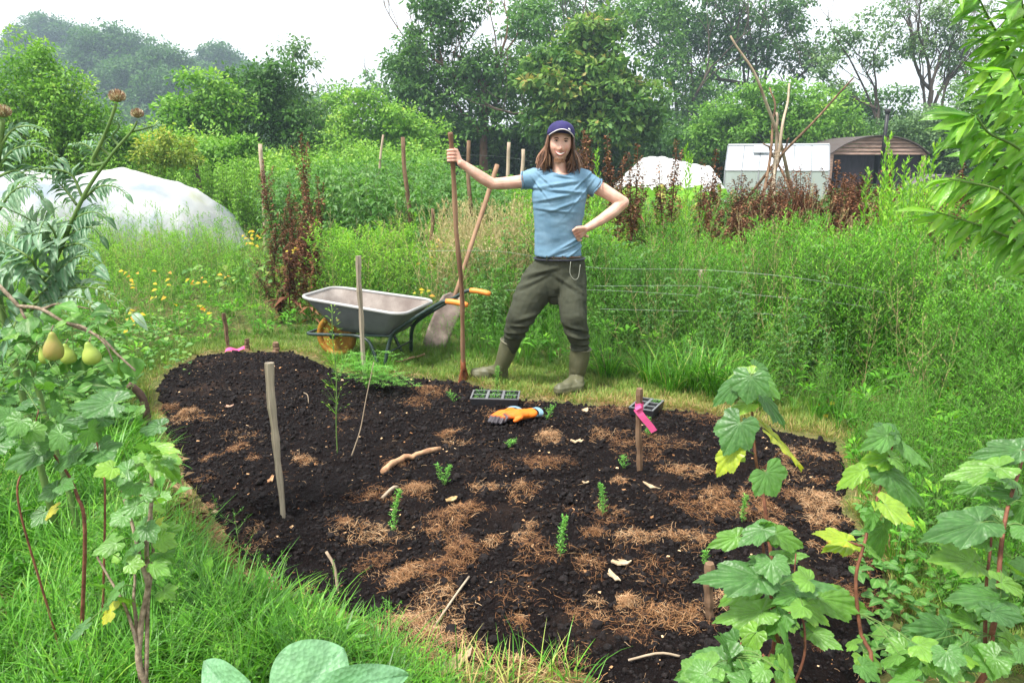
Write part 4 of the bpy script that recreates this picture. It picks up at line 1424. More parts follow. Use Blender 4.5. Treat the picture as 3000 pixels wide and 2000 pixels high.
# ---- rough posts standing in the canes
def post(name, top, Y, r, label, lean=(0, 0), mat=None, seed=0, group=None, cat="post", wob=.012, foot=None):
    a = P(*top, Y)
    base = foot if foot is not None else Vector((a.x - lean[0], Y - lean[1], gz1(a.x - lean[0], Y - lean[1]) - .05))
    a = a - base
    n = 14
    pts = wobble([a * (k / (n - 1)) for k in range(n)], wob, seed)
    o = link(name, tube_mesh(name, pts, [r * (1.1 - .25 * k / (n - 1)) for k in range(n)], mat or M_WOODB, 8), loc=base)
    tag(o, label, cat, group)
    return o
FP = "rough posts among the canes"
post("fence_post", (1178,402), 9.6, .030, "rough brown post in the canes, first to the left of the upright shovel", (-.14, 0), seed=1, group=FP)
post("fence_post", (1374,412), 9.4, .028, "brown post just right of the man's raised hand", (.0, 0), seed=2, group=FP)
post("fence_post", (1490,417), 13.5, .035, "pale post between shovel and cap, left of a pair", (.05, 0), M_WOODP, 3, FP)
post("fence_post", (1531,437), 13.0, .035, "pale post nearest the left side of the man's hair", (.02, 0), M_WOODP, 4, FP)
post("fence_post", (763,422), 12.8, .04, "grey post close to the left of the tall dead dock", (.03, 0), M_WOODP, 5, FP)
post("fence_post", (1124,395), 13, .022, "thin stick leaning left among the canes", (.35, 0), M_WOODP, 6, FP)
post("fence_post", (1265,610), 8.2, .022, "short brown stick low in the weeds left of the shovel", (.03, 0), seed=7, group=FP)
post("fence_post", (565,455), 15, .045, "dark leaning post right of the yellow bush", (-.28, 0), M_BARK, 8, FP)
post("fence_post", (2052,790), 6.3, .022, "thin grey stake in the weed bank carrying the wires", (.03, 0), M_WOODW, 9, FP)

# ---- fence wires
def wires():
    M = simple_mat("galvanised wire", (.38, .42, .40), .45, .4)
    root = empty("wire_fence", (1.2, 6.3, 0), label="thin galvanised fence wires sagging across the weed bank right of the man", cat="fence")
    for i, pts in enumerate([[(1250,735),(1480,738),(1740,784),(2050,790),(2320,812),(2600,858)], [(1740,838),(2050,838),(2200,862),(2400,880),(2560,902)],
                             [(1760,905),(2060,912),(2250,920),(2420,935)], [(1480,850),(1760,850),(2050,866)], [(1260,470),(1378,455),(1492,462),(1560,474)]]):
        Yv = [5.6 - .0011 * max(0, p[0] - 2000) for p in pts] if i < 4 else [9.5, 9.5, 13, 13]
        q = [P(a, b, y) - Vector((1.2, 6.3, 0)) for (a, b), y in zip(pts, Yv)]
        if i < 4: q = [Vector((v.x, v.y, v.z)) for v in q]
        link("wire", tube_mesh("wire", spline(q, 30), .0009, M, 5), root)
wires()

# ---- dead dock stalks
TD = [t_dock(s, 1.0) for s in range(6)]
DM = []
for i, a in enumerate(TD):
    B = Batch(); B.put(a); DM.append(B.mesh("dead_dock", [M_DOCK, M_STEMB]))
rng = np.random.default_rng(9)
def dock(px, py, Y, label, group, k=None, wide=1.0):
    a = P(px, py, Y)
    z = gz1(a.x, Y)
    o = link("dead_dock", DM[k if k is not None else int(rng.integers(0, 6))], loc=(a.x, Y, z))
    h = a.z - z
    wide *= 1.45 if px > 1000 else 1.15
    o.scale = (wide * (.9 if h < 1.4 else 1.1), wide * (.9 if h < 1.4 else 1.1), h)
    o.rotation_euler = (rng.uniform(-.05, .05), rng.uniform(-.05, .05), rng.uniform(0, 6))
    tag(o, label, "dead plant", group)
dock(893, 398, 9.5, "tallest dead brown dock left of the wheelbarrow, among reddish leaves", "dead docks left", 0, 1.1)
dock(880, 640, 7.6, "dark rusty dock just behind the wheelbarrow's front end", "dead docks left", 1, 1.2)
dock(905, 560, 8.6, "broad rusty dock below the tallest one at left", "dead docks left", 3, 1.4)
for px, py, Y in ((800,500,10.5),(845,540,9.6),(925,520,9.2),(765,470,12.3),(860,600,8.4),(820,610,9)):
    dock(px, py, Y, "small rusty dock in the cluster around the tallest dead dock at left", "rusty docks in the left cluster")
dock(1713, 385, 10.5, "dead dock stalk close to the right side of the man's hair", "dead docks right")
dock(1742, 392, 10, "dead dock stalk over the man's shoulder, second to the right of his hair", "dead docks right")
for px, py, Y in ((1828,402,9.6),(1818,470,9.2),(1872,428,9.4),(1865,500,8.6),(1975,415,10),(1968,480,9.4),(2072,445,10.5),(2060,520,9.6),(1800,520,8.4)):
    dock(px, py, Y, "rust brown dock stalk between the man's elbow and the greenhouse", "dead docks between the man and the greenhouse")
for px, py, Y in ((2120,540,9.5),(2145,520,10.2),(2180,560,9.2),(2210,540,10),(2235,570,9),(2265,600,8.8),(2290,560,10.5),(2320,560,9.6),(2350,585,9),(2380,550,10.6),(2400,600,8.8),(2330,620,8.4),(2150,590,8.8),(2300,520,11.5),
                  (2200,600,8.4),(2250,530,11),(2360,540,11.2),(2110,600,8.6),(2280,640,8.2)):
    dock(px, py, Y, "rust brown dock stalk crowding the foot of the pole wigwam", "dead docks under the wigwam")
for px, py, Y in ((2455,478,8.8),(2480,520,8.4),(2520,515,8.6),(2500,560,7.8),(2540,560,8.2),(2440,540,9.4),(2570,530,9),(2470,600,7.6),(2560,610,7.6)):
    dock(px, py, Y, "rust brown dock stalk in front of the arched shed", "dead docks before the shed")
for px, py, Y in ((2720,560,7.4),(2750,530,7.8),(2780,600,6.8),(2810,560,7.6),(2850,480,8),(2700,610,7),(2830,640,6.2),(2880,600,7),(2920,560,7.5)):
    dock(px, py, Y, "rust brown dock stalk behind the lance leaved branches at right", "dead docks at the right edge")

# ---- bright plume weeds
TS = [t_spire(s, 1.0) for s in range(4)]
SM = []
for a in TS:
    B = Batch(); B.put(a); SM.append(B.mesh("plume_weed", [M_WEEDL, M_STEMG]))
for px, py, Y in ((2607,400,6.8),(2640,455,6.6),(2590,470,6.9),(2665,470,6.5),(2620,500,6.4),(2690,520,6.2),(2730,420,6.6),(2715,470,6.4),(2745,470,6.3),(2560,500,6.8),(2670,540,6),(2760,520,6.2),(2600,560,6),(2640,560,6),(2720,560,6),(2585,600,5.8),(2700,600,5.8),
                  (2030,430,9),(2015,460,8.6),(1765,440,9.5)):
    a = P(px, py, Y); z = gz1(a.x, Y)
    o = link("plume_weed", SM[int(rng.integers(0, 4))], loc=(a.x, Y, z))
    o.scale = (1.9, 1.9, a.z - z); o.rotation_euler = (rng.uniform(-.06, .06), rng.uniform(-.06, .06), rng.uniform(0, 6))
    if px > 2500: tag(o, "bright green feathery plume weed in the stand before the arched shed", "weed", "bright plume weeds")
    elif px > 2000: tag(o, "bright plume weed left of the greenhouse's lower corner", "weed", "plume weeds by the greenhouse")
    else: tag(o, "single bright plume weed beside the man's right shoulder", "weed")

# ---- brown dead growth under the wigwam and before the shed
B = Batch()
rng = np.random.default_rng(93)
def dead_zone(x0, x1, Y0, Y1, n, hm):
    cxx = rng.uniform(x0, x1, n); Yd = rng.uniform(Y0, Y1, n)
    xyd = np.column_stack([(cxx - 1500) / FPX * Yd * 1.0, Yd])
    scatter(B, TD, xyd, scale=rng.uniform(.8, 1.5, n), zs=hm * rng.uniform(.3, 1.25, n), rng=rng, tilt=.45, rnd=rng.random(n), mix=.4)
dead_zone(2080, 2440, 8.6, 12.5, 60, 1.2)
dead_zone(2440, 2590, 7.6, 11, 26, 1.25)
dead_zone(2690, 3000, 6.0, 8.5, 60, 1.0)
dead_zone(1780, 2080, 10, 13, 30, 1.0)
dead_zone(780, 935, 7.0, 9.3, 24, .8)
tag(link("dead_growth", B.mesh("dead_growth", [M_DOCK, M_STEMB])), "tangle of rust brown dead stalks under the pole wigwam and before the sheds", "dead stalks", kind="stuff")
# big leaved squash plants before the white fleece tunnel
B = Batch(); n = 260
cxx = rng.uniform(1790, 2110, n); Yd = rng.uniform(13, 17, n)
TQ = Tmpl()
TQ.add([(0, 0, 0)] + [(cos(a) * (1 + .12 * cos(5 * a)), sin(a) * (1 + .12 * cos(5 * a)), .12 * sin(2 * a)) for a in np.linspace(0, 2 * pi, 12, endpoint=False)], [(0, 1 + k, 1 + (k + 1) % 12) for k in range(12)])
TQ = TQ.arrays()
zq = rng.uniform(.2, .95, n)
Mq = frames(np.column_stack([rng.normal(size=n), rng.normal(size=n) * .4 - .3, rng.normal(size=n) * .5]), np.tile([0, -.7, .7], (n, 1))) * rng.uniform(.08, .17, n)[:, None, None]
B.put(TQ, np.column_stack([(cxx - 1500) / FPX * Yd, Yd, zq]), Mq, rnd=rng.random(n), rnd_mix=1)
tag(link("squash_leaves", B.mesh("squash_leaves", [M_WEEDL])), "broad pale squash leaves in front of the white fleece tunnel", "plants", kind="stuff")
# ================================================================== things on and around the bed
def remesh(name, geos, voxel, mat, smooth_it=4, parent=None, post=None, sm=.5):
    """join overlapping closed pieces into ONE continuous skin"""
    tmp = mesh_of(name + "_tmp", geos, mat)
    o = link(name, tmp)
    m = o.modifiers.new("r", 'REMESH'); m.mode = 'VOXEL'; m.voxel_size = voxel
    if smooth_it:
        s = o.modifiers.new("s", 'SMOOTH'); s.factor = sm; s.iterations = smooth_it
    dg = bpy.context.evaluated_depsgraph_get()
    me = bpy.data.meshes.new_from_object(o.evaluated_get(dg))
    me.name = name
    bpy.data.objects.remove(o)
    me.polygons.foreach_set("use_smooth", np.ones(len(me.polygons), bool))
    if post is not None:
        co = np.empty(len(me.vertices) * 3, np.float32); me.vertices.foreach_get("co", co); co = co.reshape(-1, 3)
        no = np.empty(len(me.vertices) * 3, np.float32); me.vertices.foreach_get("normal", no); no = no.reshape(-1, 3)
        co = post(co.astype(float), no.astype(float))
        me.vertices.foreach_set("co", co.astype(np.float32).ravel()); me.update()
    ms = mat if isinstance(mat, (list, tuple)) else [mat]
    if not len(me.materials):
        for x in ms: me.materials.append(x)
    return link(name, me, parent)

def ico(sub, seed, amp=.35):
    bm = bmesh.new(); bmesh.ops.create_icosphere(bm, subdivisions=sub, radius=1)
    v = np.array([w.co[:] for w in bm.verts]); f = [tuple(x.index for x in fa.verts) for fa in bm.faces]; bm.free()
    v = v * (1 + amp * fbm(v * 1.4 + seed * 3.3, 3, seed))[:, None]
    v[:, 2] *= .75
    t = Tmpl(); t.add(v, f); return t.arrays()

# ---- crumbs and clods of compost
rng = np.random.default_rng(33)
def in_bed(n, margin=-.02, lo_=(-2.6, 1.75), hi_=(2.6, 6.0)):
    xy = np.column_stack([rng.uniform(lo_[0], hi_[0], n), rng.uniform(lo_[1], hi_[1], n)])
    return xy[bed_sd(xy) < margin]
B = Batch()
xy = in_bed(60000)
w = .5 + .5 * fbm(xy * 1.1, 3, 91)
xy = xy[rng.random(len(xy)) < .25 + .9 * sstep(.35, .6, w)]
s = .0025 + .0105 * rng.random(len(xy)) ** 2.6
R = euler_mats(rng.random(len(xy)) * 6.28, rng.random(len(xy)) * 3, rng.random(len(xy)) * 6.28, s)
small = [ico(1, k, .5) for k in range(4)]
wh = rng.integers(0, 4, len(xy))
for k in range(4):
    q = wh == k
    B.put(small[k], np.column_stack([xy[q], bed_z(xy[q]) + s[q] * .4]), R[q])
xy = in_bed(3200)
s = .008 + .015 * rng.random(len(xy)) ** 2.5
R = euler_mats(rng.random(len(xy)) * 6.28, rng.random(len(xy)) * 3, rng.random(len(xy)) * 6.28, s)
big = [ico(2, k + 9, .6) for k in range(4)]
wh = rng.integers(0, 4, len(xy))
for k in range(4):
    q = wh == k
    B.put(big[k], np.column_stack([xy[q], bed_z(xy[q]) + s[q] * .2]), R[q])
M_CLOD = surf_mat("crumbly compost", (.0035, .0026, .0028), (.014, .009, .0085), scale=60, rough=.85, bump=.8, bscale=120, dist=.004, spec=.25)
tag(link("compost_crumbs", B.mesh("compost_crumbs", M_CLOD)), "loose black crumbs and clods over the bed", "soil crumbs", kind="stuff")

# ---- straw and dead roots
STR = []
for sd_ in range(8):
    r = random.Random(sd_); t = Tmpl()
    az = 0; p = Vector((-.5, 0, 0)); vs = []
    n = 4; a = rv(r, -.6, .6); el = rv(r, -.1, .35); w_ = .011
    for i in range(n + 1):
        d = Vector((cos(a) * cos(el), sin(a) * cos(el), sin(el)))
        s_ = Vector((-sin(a), cos(a), 0))
        vs += [p - s_ * w_, p + s_ * w_ + Vector((0, 0, w_))]
        p = p + d / n
        a += rv(r, -.7, .7); el += rv(r, -.5, .3)
    t.add(vs, [(2 * i, 2 * i + 1, 2 * i + 3, 2 * i + 2) for i in range(n)]); STR.append(t.arrays())
D = 3000 / 2352
PATCH = [(545,1040,26,.8),(1030,1000,30,.7),(1265,1012,40,1.3),(1255,1078,55,1.1),(1580,1095,45,1.2),(1480,1025,90,.9),(1880,1160,60,1.6),(1740,1165,60,1.1),(1580,1245,60,.9),(1460,1245,50,.8),(1362,1240,22,1),
         (1060,1285,52,1.5),(930,1330,45,1.6),(1030,1215,70,1.3),(850,1232,70,.9),(865,1150,45,.8),(955,1140,40,1.2),(1640,1155,50,1),(1230,1290,60,.7),(1440,1390,24,1.3),(1530,1425,70,1.2),(950,1450,70,1.8),(1000,1500,90,1.3),
         (820,1485,90,1.2),(700,1430,80,1.5),(600,1370,70,1.4),(500,1290,55,1.3),(1330,1420,40,.4),(430,968,45,1.2),(370,945,40,1.2),(700,1070,30,.6),(1000,1395,60,.8),(1400,1190,50,.6),(960,930,40,.6),(990,905,40,1.0),(1600,1170,70,.8),
         (1700,1190,60,.9),(1900,1210,50,.9),(1990,1390,60,1.0),(1960,1290,50,.9),(1010,1330,70,.8),(1180,1390,80,.3),(1130,870,90,.7),(1250,900,90,.7),(1420,940,90,.8),(1600,960,90,.8),(1450,1450,60,.4),(760,1540,90,1.1),(900,1560,110,1.2),
         (1120,1560,120,1.0),(1300,1575,100,.7),(860,1300,50,.5),(1120,1140,40,.5),(1200,1150,50,.6),(1780,1100,60,.8),(1830,1050,60,.5),(1500,1320,90,.5),(1350,1310,60,.4),(1660,1400,60,.5),(560,1010,40,.3),(1140,960,30,.3)]
TT, RR, SS, KK = [], [], [], []
_r = random.Random(2)
for _k in range(46):
    PATCH.append((_r.uniform(430, 1950), _r.uniform(960, 1540), _r.uniform(16, 34), _r.uniform(.12, .5)))
for (cx, cyy, rad, den) in PATCH:
    rad *= .88
    c = G(cx * D, cyy * D)
    px_m = FPX / math.hypot(c.y, EYE)
    rw = rad * D / px_m
    if bed_sd([[c.x, c.y]])[0] > .25: continue
    n = int(1500 * den * rw / .12 * .5 + 160 * den)
    if rad < 30: n = int(n * 1.2)
    a = rng.random(n) * 2 * pi; q = np.sqrt(rng.random(n)) * rw * (1 + .3 * np.sin(a * 3 + cx))
    q2 = q * (1 + .15 * rng.normal(size=n))
    th = cx * 1.7; ex, ey = q2 * np.cos(a) * 1.35, q2 * np.sin(a) * .85
    x = c.x + ex * cos(th) - ey * sin(th); y = c.y + ex * sin(th) + ey * cos(th)
    hgt = .030 * min(1.5, den) * np.clip(1 - q / rw, 0, 1) ** .8
    z = np.maximum(bed_z(np.column_stack([x, y])), ground_z(np.column_stack([x, y]))) + rng.random(n) * hgt + .003
    TT.append(np.column_stack([x, y, z])); SS.append(rng.uniform(.010, .05, n))
    RR.append(np.clip(rng.normal(.40 + .2 * sin(cx), .25, n), 0, 1))
xy = in_bed(9000, .0); n = len(xy)
TT.append(np.column_stack([xy, bed_z(xy) + .004])); SS.append(rng.uniform(.006, .035, n)); RR.append(rng.random(n))
# straw fringe all round the edge of the bed
xy = np.column_stack([rng.uniform(-2.6, 2.6, 60000), rng.uniform(1.7, 6.0, 60000)])
sd = bed_sd(xy); k = (np.abs(sd - .03) < .03 + .07 * rng.random(len(sd))) & (rng.random(len(sd)) < sstep(-.15, .2, fbm(xy * 2, 2, 3)) * .75 + .1)
xy = xy[k]; n = len(xy)
TT.append(np.column_stack([xy, np.maximum(bed_z(xy), ground_z(xy)) + .006 + .012 * rng.random(n)])); SS.append(rng.uniform(.015, .07, n)); RR.append(.25 + .75 * rng.random(n))
xy = np.column_stack([rng.uniform(-2.6, .4, 26000), rng.uniform(1.6, 4.6, 26000)])
sd = bed_sd(xy); k = (sd > -.06) & (sd < .22) & (rng.random(len(sd)) < .75 * (.5 + .8 * fbm(xy * 2.5, 2, 44)))
xy = xy[k]; n = len(xy)
TT.append(np.column_stack([xy, np.maximum(bed_z(xy), ground_z(xy)) + .005 + .015 * rng.random(n)])); SS.append(rng.uniform(.02, .08, n)); RR.append(.2 + .8 * rng.random(n))
TT, SS, RR = np.concatenate(TT), np.concatenate(SS), np.concatenate(RR)
Mx = euler_mats(rng.random(len(TT)) * 6.28, rng.uniform(0, .7, len(TT)), rng.random(len(TT)) * 6.28, SS)
B = Batch(); wh = rng.integers(0, 8, len(TT))
for k in range(8):
    q = wh == k
    B.put(STR[k], TT[q], Mx[q], rnd=RR[q], rnd_mix=1)
tag(link("straw_litter", B.mesh("straw_litter", M_STRAW)), "tangled rusty straw and dead roots lying in patches over the bed", "straw", kind="stuff")

# ---- small pale chips and dry leaf flakes
B = Batch()
xy = in_bed(2600, 0); n = len(xy)
t = Tmpl(); t.add([(-.5, -.3, 0), (.5, -.25, .08), (.35, .35, 0), (-.4, .3, .12)], [(0, 1, 2, 3)])
B.put(t.arrays(), np.column_stack([xy, bed_z(xy) + .006]), euler_mats(rng.random(n) * 6.3, rng.uniform(0, .8, n), rng.random(n) * 6.3, .004 + .016 * rng.random(n) ** 4), rnd=rng.random(n), rnd_mix=1)
tag(link("leaf_flakes", B.mesh("leaf_flakes", M_STRAW)), "small pale flakes of wood and dry leaf scattered on the bed", "litter", kind="stuff")

M_CHIP = surf_mat("split pale wood", (.38, .24, .13), (.72, .60, .42), scale=20, rough=.8, bump=.6, bscale=60, dist=.004, stretch=(1, .2, 1))
def chip(px, py, L, W, az, label, seed=0, cat="wood chip", mat=None):
    p = G(px, py); z = bz1(p.x, p.y) + .012
    r = random.Random(seed); N = 13
    top, bot = [], []
    for i in range(N):
        a = 2 * pi * i / N
        q = Vector((cos(a) * L / 2 * rv(r, .5, 1.25), sin(a) * W / 2 * rv(r, .4, 1.3), 0))
        lift = .35 * L * (q.x / L) ** 2 + rv(r, -.003, .007)
        top.append(q + Vector((0, 0, .003 + lift))); bot.append(q * .97 + Vector((0, 0, lift - .002)))
    vs = top + bot + [Vector((0, 0, .004)), Vector((0, 0, -.003))]
    fs = [(i, (i + 1) % N, N + (i + 1) % N, N + i)[::-1] for i in range(N)] + [(i, (i + 1) % N, 2 * N) for i in range(N)] + [((i + 1) % N + N, i + N, 2 * N + 1) for i in range(N)]
    t = Tmpl(); t.add(vs, fs); b = Batch(); b.put(t.arrays())
    o = link("wood_chip", b.mesh("wood_chip", mat or M_CHIP), loc=(p.x, p.y, z)); o.rotation_euler = (rv(r, -.15, .15), rv(r, -.25, .15), az)
    return tag(o, label, cat)
chip(1818,1665,.085,.055,.4,"largest pale torn wood chip, near the front of the bed",1)
chip(1795,1712,.075,.026,-1.0,"narrow pale splinter just below the largest wood chip",2)
chip(1905,1438,.10,.028,-.5,"long pale chip behind the fern in the bed's right half",3)
chip(1690,1308,.07,.035,.1,"white wood chip beside the straw clump right of the gloves",4)
chip(1712,1212,.06,.035,.6,"pale chip at the back edge of the bed, near the man's right boot",5)
chip(1330,1955,.16,.07,.9,"large curled dry bark flake at the front edge of the bed",6,"bark flake",surf_mat("dry bark flake",(.20,.12,.07),(.45,.33,.21),scale=14,bump=.8,dist=.006,stretch=(1,.2,1)))
chip(1715,1428,.04,.022,.3,"small pale chip left of the fern in the bed's right half",7)
chip(630,1517,.035,.026,1.2,"small cream chip near the left edge of the bed",8)
chip(795,1425,.06,.035,1.4,"crumpled tan dry leaf touching the tall grey stake",9,"dry leaf",surf_mat("tan dry leaf",(.32,.15,.07),(.55,.33,.18),scale=30))
chip(1325,1487,.06,.04,.2,"ochre dry leaf on the middle of the bed",10,"dry leaf",surf_mat("ochre dry leaf",(.30,.18,.07),(.52,.38,.2),scale=30))
chip(670,1200,.09,.03,-.2,"flat pinkish tan leaf in the upper left of the bed",11,"dry leaf",surf_mat("pink tan leaf",(.32,.17,.11),(.5,.33,.24),scale=30))

# ---- stakes
def stake(label, top, foot, w, mat, Yt=0.0, square=False, wob=.003, seed=0, taper=.8):
    f = G(*foot); f.z = bz1(f.x, f.y) - .03
    a = P(*top, f.y + Yt) - f
    n = 16
    pts = wobble([a * (k / (n - 1)) for k in range(n)], wob, seed)
    root = empty("stake", f, label=label, cat="stake")
    rr = [w / 2 * (taper + (1 - taper) * k / (n - 1)) * (1 + .10 * sin(k * 1.7 + seed) + .05 * sin(k * 4.1)) for k in range(n)]
    link("shaft", tube_mesh("shaft", pts, rr, mat, 6, smooth=False), root)
    return root, pts
s1, _ = stake("tall split grey stake standing alone in the left part of the bed", (787,1062), (830,1528), .040, M_WOODW, .03, seed=1, taper=.55)
s2, _ = stake("slim grey stake in front of the wheelbarrow", (1050,750), (1066,1120), .040, M_WOODW, 0, seed=2)
s3, p3 = stake("brown stake with a pink ribbon tied near its top", (1873,1137), (1873,1387), .034, M_WOODB, 0, seed=3, wob=.003, taper=.95)
s4, _ = stake("short brown stake half hidden by leaves at the lower right of the bed", (2077,1650), (2078,1822), .036, M_WOODB, 0, seed=4)
s5, _ = stake("short stub of a stake at the far left corner of the bed", (655,917), (670,1025), .036, M_WOODB, 0, seed=5)
s6, _ = stake("tiny dark stub in the back edge of the bed, left of the wheel", (808,1003), (808,1035), .05, M_WOODB, 0, seed=6, taper=1.2)
s7, _ = stake("tiny leaning stub at the back edge behind the pink tape", (722,992), (726,1028), .04, M_WOODB, 0, seed=7, taper=1.1)
# hooked branch
f = G(432, 1258); f.z = gz1(f.x, f.y) - .02
root = empty("hooked_branch", f, label="dark hooked branch stuck upright at the left edge of the bed", cat="branch")
pts = spline([Vector((0, 0, 0)), P(430, 1215, f.y) - f, P(418, 1165, f.y) - f, P(395, 1138, f.y - .02) - f, P(376, 1127, f.y - .04) - f], 16)
link("shaft", tube_mesh("shaft", pts, [.024 - .0003 * k for k in range(16)], surf_mat("dark damp bark", (.05, .028, .02), (.13, .08, .06), scale=14, bump=.9, bscale=30, dist=.005), 9), root)
M_PINK = simple_mat("neon pink tape", (.85, .12, .32), .4, trans=.2)
def ribbon_on(root, pts):
    i = 12; c = pts[i]
    vs, N = [], 14
    for k in range(N + 1):
        a = 2 * pi * k / N
        for z in (-.018, .018): vs.append(c + Vector((cos(a) * .021, sin(a) * .021, z + .004 * sin(3 * a))))
    t = Tmpl(); t.add(vs, [(2 * k, 2 * k + 2, 2 * k + 3, 2 * k + 1) for k in range(N)])
    tail = spline([c + Vector((-.018, -.024, -.005)), c + Vector((.012, -.032, -.045)), c + Vector((.05, -.03, -.09)), c + Vector((.075, -.028, -.125))], 8)
    vs = []
    for q in tail: vs += [q + Vector((-.014, 0, -.008)), q + Vector((.014, -.003, .010))]
    t.add(vs, [(2 * k, 2 * k + 1, 2 * k + 3, 2 * k + 2) for k in range(7)])
    kn = tube_geo([c + Vector((-.02, -.026, -.01)), c + Vector((.006, -.028, .006))], .012, 6); t.add(*kn)
    b = Batch(); b.put(t.arrays())
    link("ribbon", b.mesh("ribbon", M_PINK), root)
ribbon_on(s3, p3)
p = G(692, 1030); z = bz1(p.x, p.y) + .012
t = Tmpl(); vs = []
for k in range(9):
    u = k / 8; q = Vector((-.075 + .15 * u, -.035 + .07 * u, .01 * sin(u * 9)))
    vs += [q + Vector((0, -.02, 0)), q + Vector((0, .02, .02))]
t.add(vs, [(2 * k, 2 * k + 2, 2 * k + 3, 2 * k + 1) for k in range(8)]); b = Batch(); b.put(t.arrays())
tag(link("pink_tape", b.mesh("pink_tape", M_PINK), loc=(p.x, p.y, z)), "loose strip of pink tape lying at the far left corner of the bed", "tape")

# ---- stick lying on the bed
a, m_, c_ = G(1122, 1408), G(1185, 1368), G(1290, 1342)
pts = [Vector((q.x, q.y, bz1(q.x, q.y) + .022)) for q in spline([a, G(1150, 1385), m_, G(1225, 1362), c_], 16)]
o0 = pts[0]
o = link("cut_stick", tube_mesh("cut_stick", [q - o0 for q in wobble(pts, .003, 3)], [.017 + .002 * sin(k * 2) - .0003 * k for k in range(16)], surf_mat("peeled ruddy stick", (.26, .13, .07), (.50, .30, .17), scale=25, bump=.6, dist=.004), 8), loc=o0)
tag(o, "crooked ruddy stick lying on the middle of the bed", "stick")
for k, (a_, c_, r_, lb) in enumerate([((905,1195),(890,1150),.003,"thin dry twig sticking up behind the tall grey stake"),((990,1740),(955,1615),.006,"brown twig standing at the front left edge of the bed"),
                              ((1260,1860),(1375,1720),.004,"dry root arched over the front straw heap"),((1165,1440),(1120,1480),.008,"short stub of root left of the fern with straw"),((2000,1940),(1840,1950),.004,"pale bent stem lying at the bottom right of the bed")]):
    A = G(*a_); A.z = bz1(A.x, A.y)
    C = P(*c_, A.y + .05) if k < 2 else G(*c_)
    if k >= 2: C.z = bz1(C.x, C.y) + .015
    mid = (A + C) / 2 + Vector((.01, 0, .02))
    tag(link("twig", tube_mesh("twig", [q - A for q in spline([A, mid, C], 8)], r_, M_WOODP, 5), loc=A), lb, "twig")

# ---- asparagus ferns
M_FERN = leaf_mat("asparagus fern", [(0, (.06, .22, .04)), (.6, (.15, .42, .07)), (1, (.30, .55, .12))], trans=.4)
def fern(px, py, h, label, seed, n=16, lean=(0, 0), rad=.028, name="asparagus_seedling", cat="seedling", fine=.012, group=None):
    h *= 1.15; rad *= .95; n = int(n * 1.15); fine *= 1.2
    p = G(px, py); z = bz1(p.x, p.y)
    r = random.Random(seed); t = Tmpl(); ts = Tmpl()
    pts = spline([Vector((0, 0, -.01)), Vector((lean[0] * .4, lean[1] * .4, h * .55)), Vector((lean[0], lean[1], h))], 8)
    v, f_ = tube_geo(pts, [.0022 - .0002 * k for k in range(8)], 5, cap=False); ts.add(v, f_)
    for k in range(n):
        u = .1 + .9 * k / n
        i = min(6, int(u * 7)); q = pts[i].lerp(pts[i + 1], u * 7 - i)
        az = k * 2.4; L = rad * (1.25 - .7 * u) * rv(r, .7, 1.2)
        d = Vector((cos(az), sin(az), .75)).normalized()
        for j in range(9):
            a2 = rv(r, 0, 6.28)
            add_leaf(t, q + d * L * j / 9, Vector((cos(a2), sin(a2), rv(r, .2, 1.2))), fine * rv(r, .7, 1.4), fine * .26, rnd=.3 + .7 * r.random())
        t.add([q - Vector((.0005, 0, 0)), q + Vector((.0005, 0, 0)), q + d * L], [(0, 1, 2)], .4)
    root = empty(name, (p.x, p.y, z), label=label, cat=cat, group=group)
    b = Batch(); b.put(ts.arrays()); link("stem", b.mesh("stem", M_STEMG), root)
    b = Batch(); b.put(t.arrays()); link("fronds", b.mesh("fronds", M_FERN), root)
fern(1150,1565,.165,"tallest asparagus seedling, left of centre on the bed",1,30,(.035,.02),.026)
fern(1302,1440,.085,"two pronged asparagus seedling below the ruddy stick",2,14,(.035,0),.026)
fern(1300,1440,.09,"left prong fern of the pair below the ruddy stick",22,12,(-.035,0),.024)
fern(1640,1662,.14,"asparagus seedling nearest the camera, right of centre",3,28,(.02,.01),.028)
fern(1765,1522,.13,"asparagus seedling left of the long pale chip",4,26,(-.012,0),.026)
fern(1825,1375,.055,"small blue green seedling just left of the ribboned stake",5,12,(0,0),.034)
fern(1898,1292,.10,"fern seedling hidden behind the ribboned stake",6,20,(0,0),.024)
fern(2172,1545,.11,"thin yellowish fern at the right end of the bed",7,20,(.01,0),.018)
fern(1455,1135,.13,"bright fern tuft in front of the man's left boot",8,26,(.01,0),.04)
fern(1490,1325,.03,"flattened small fern below the gloves",9,16,(.03,-.02),.05)
fern(1330,1185,.05,"wispy fern between shovel blade and seed tray",10,12,(-.03,0),.05)
fern(1600,1235,.06,"yellow green weed lying beside the gloves",11,16,(.05,.05),.05)
fern(2065,1660,.05,"tuft of green at the foot of the short brown stake",12,10,(0,0),.02)
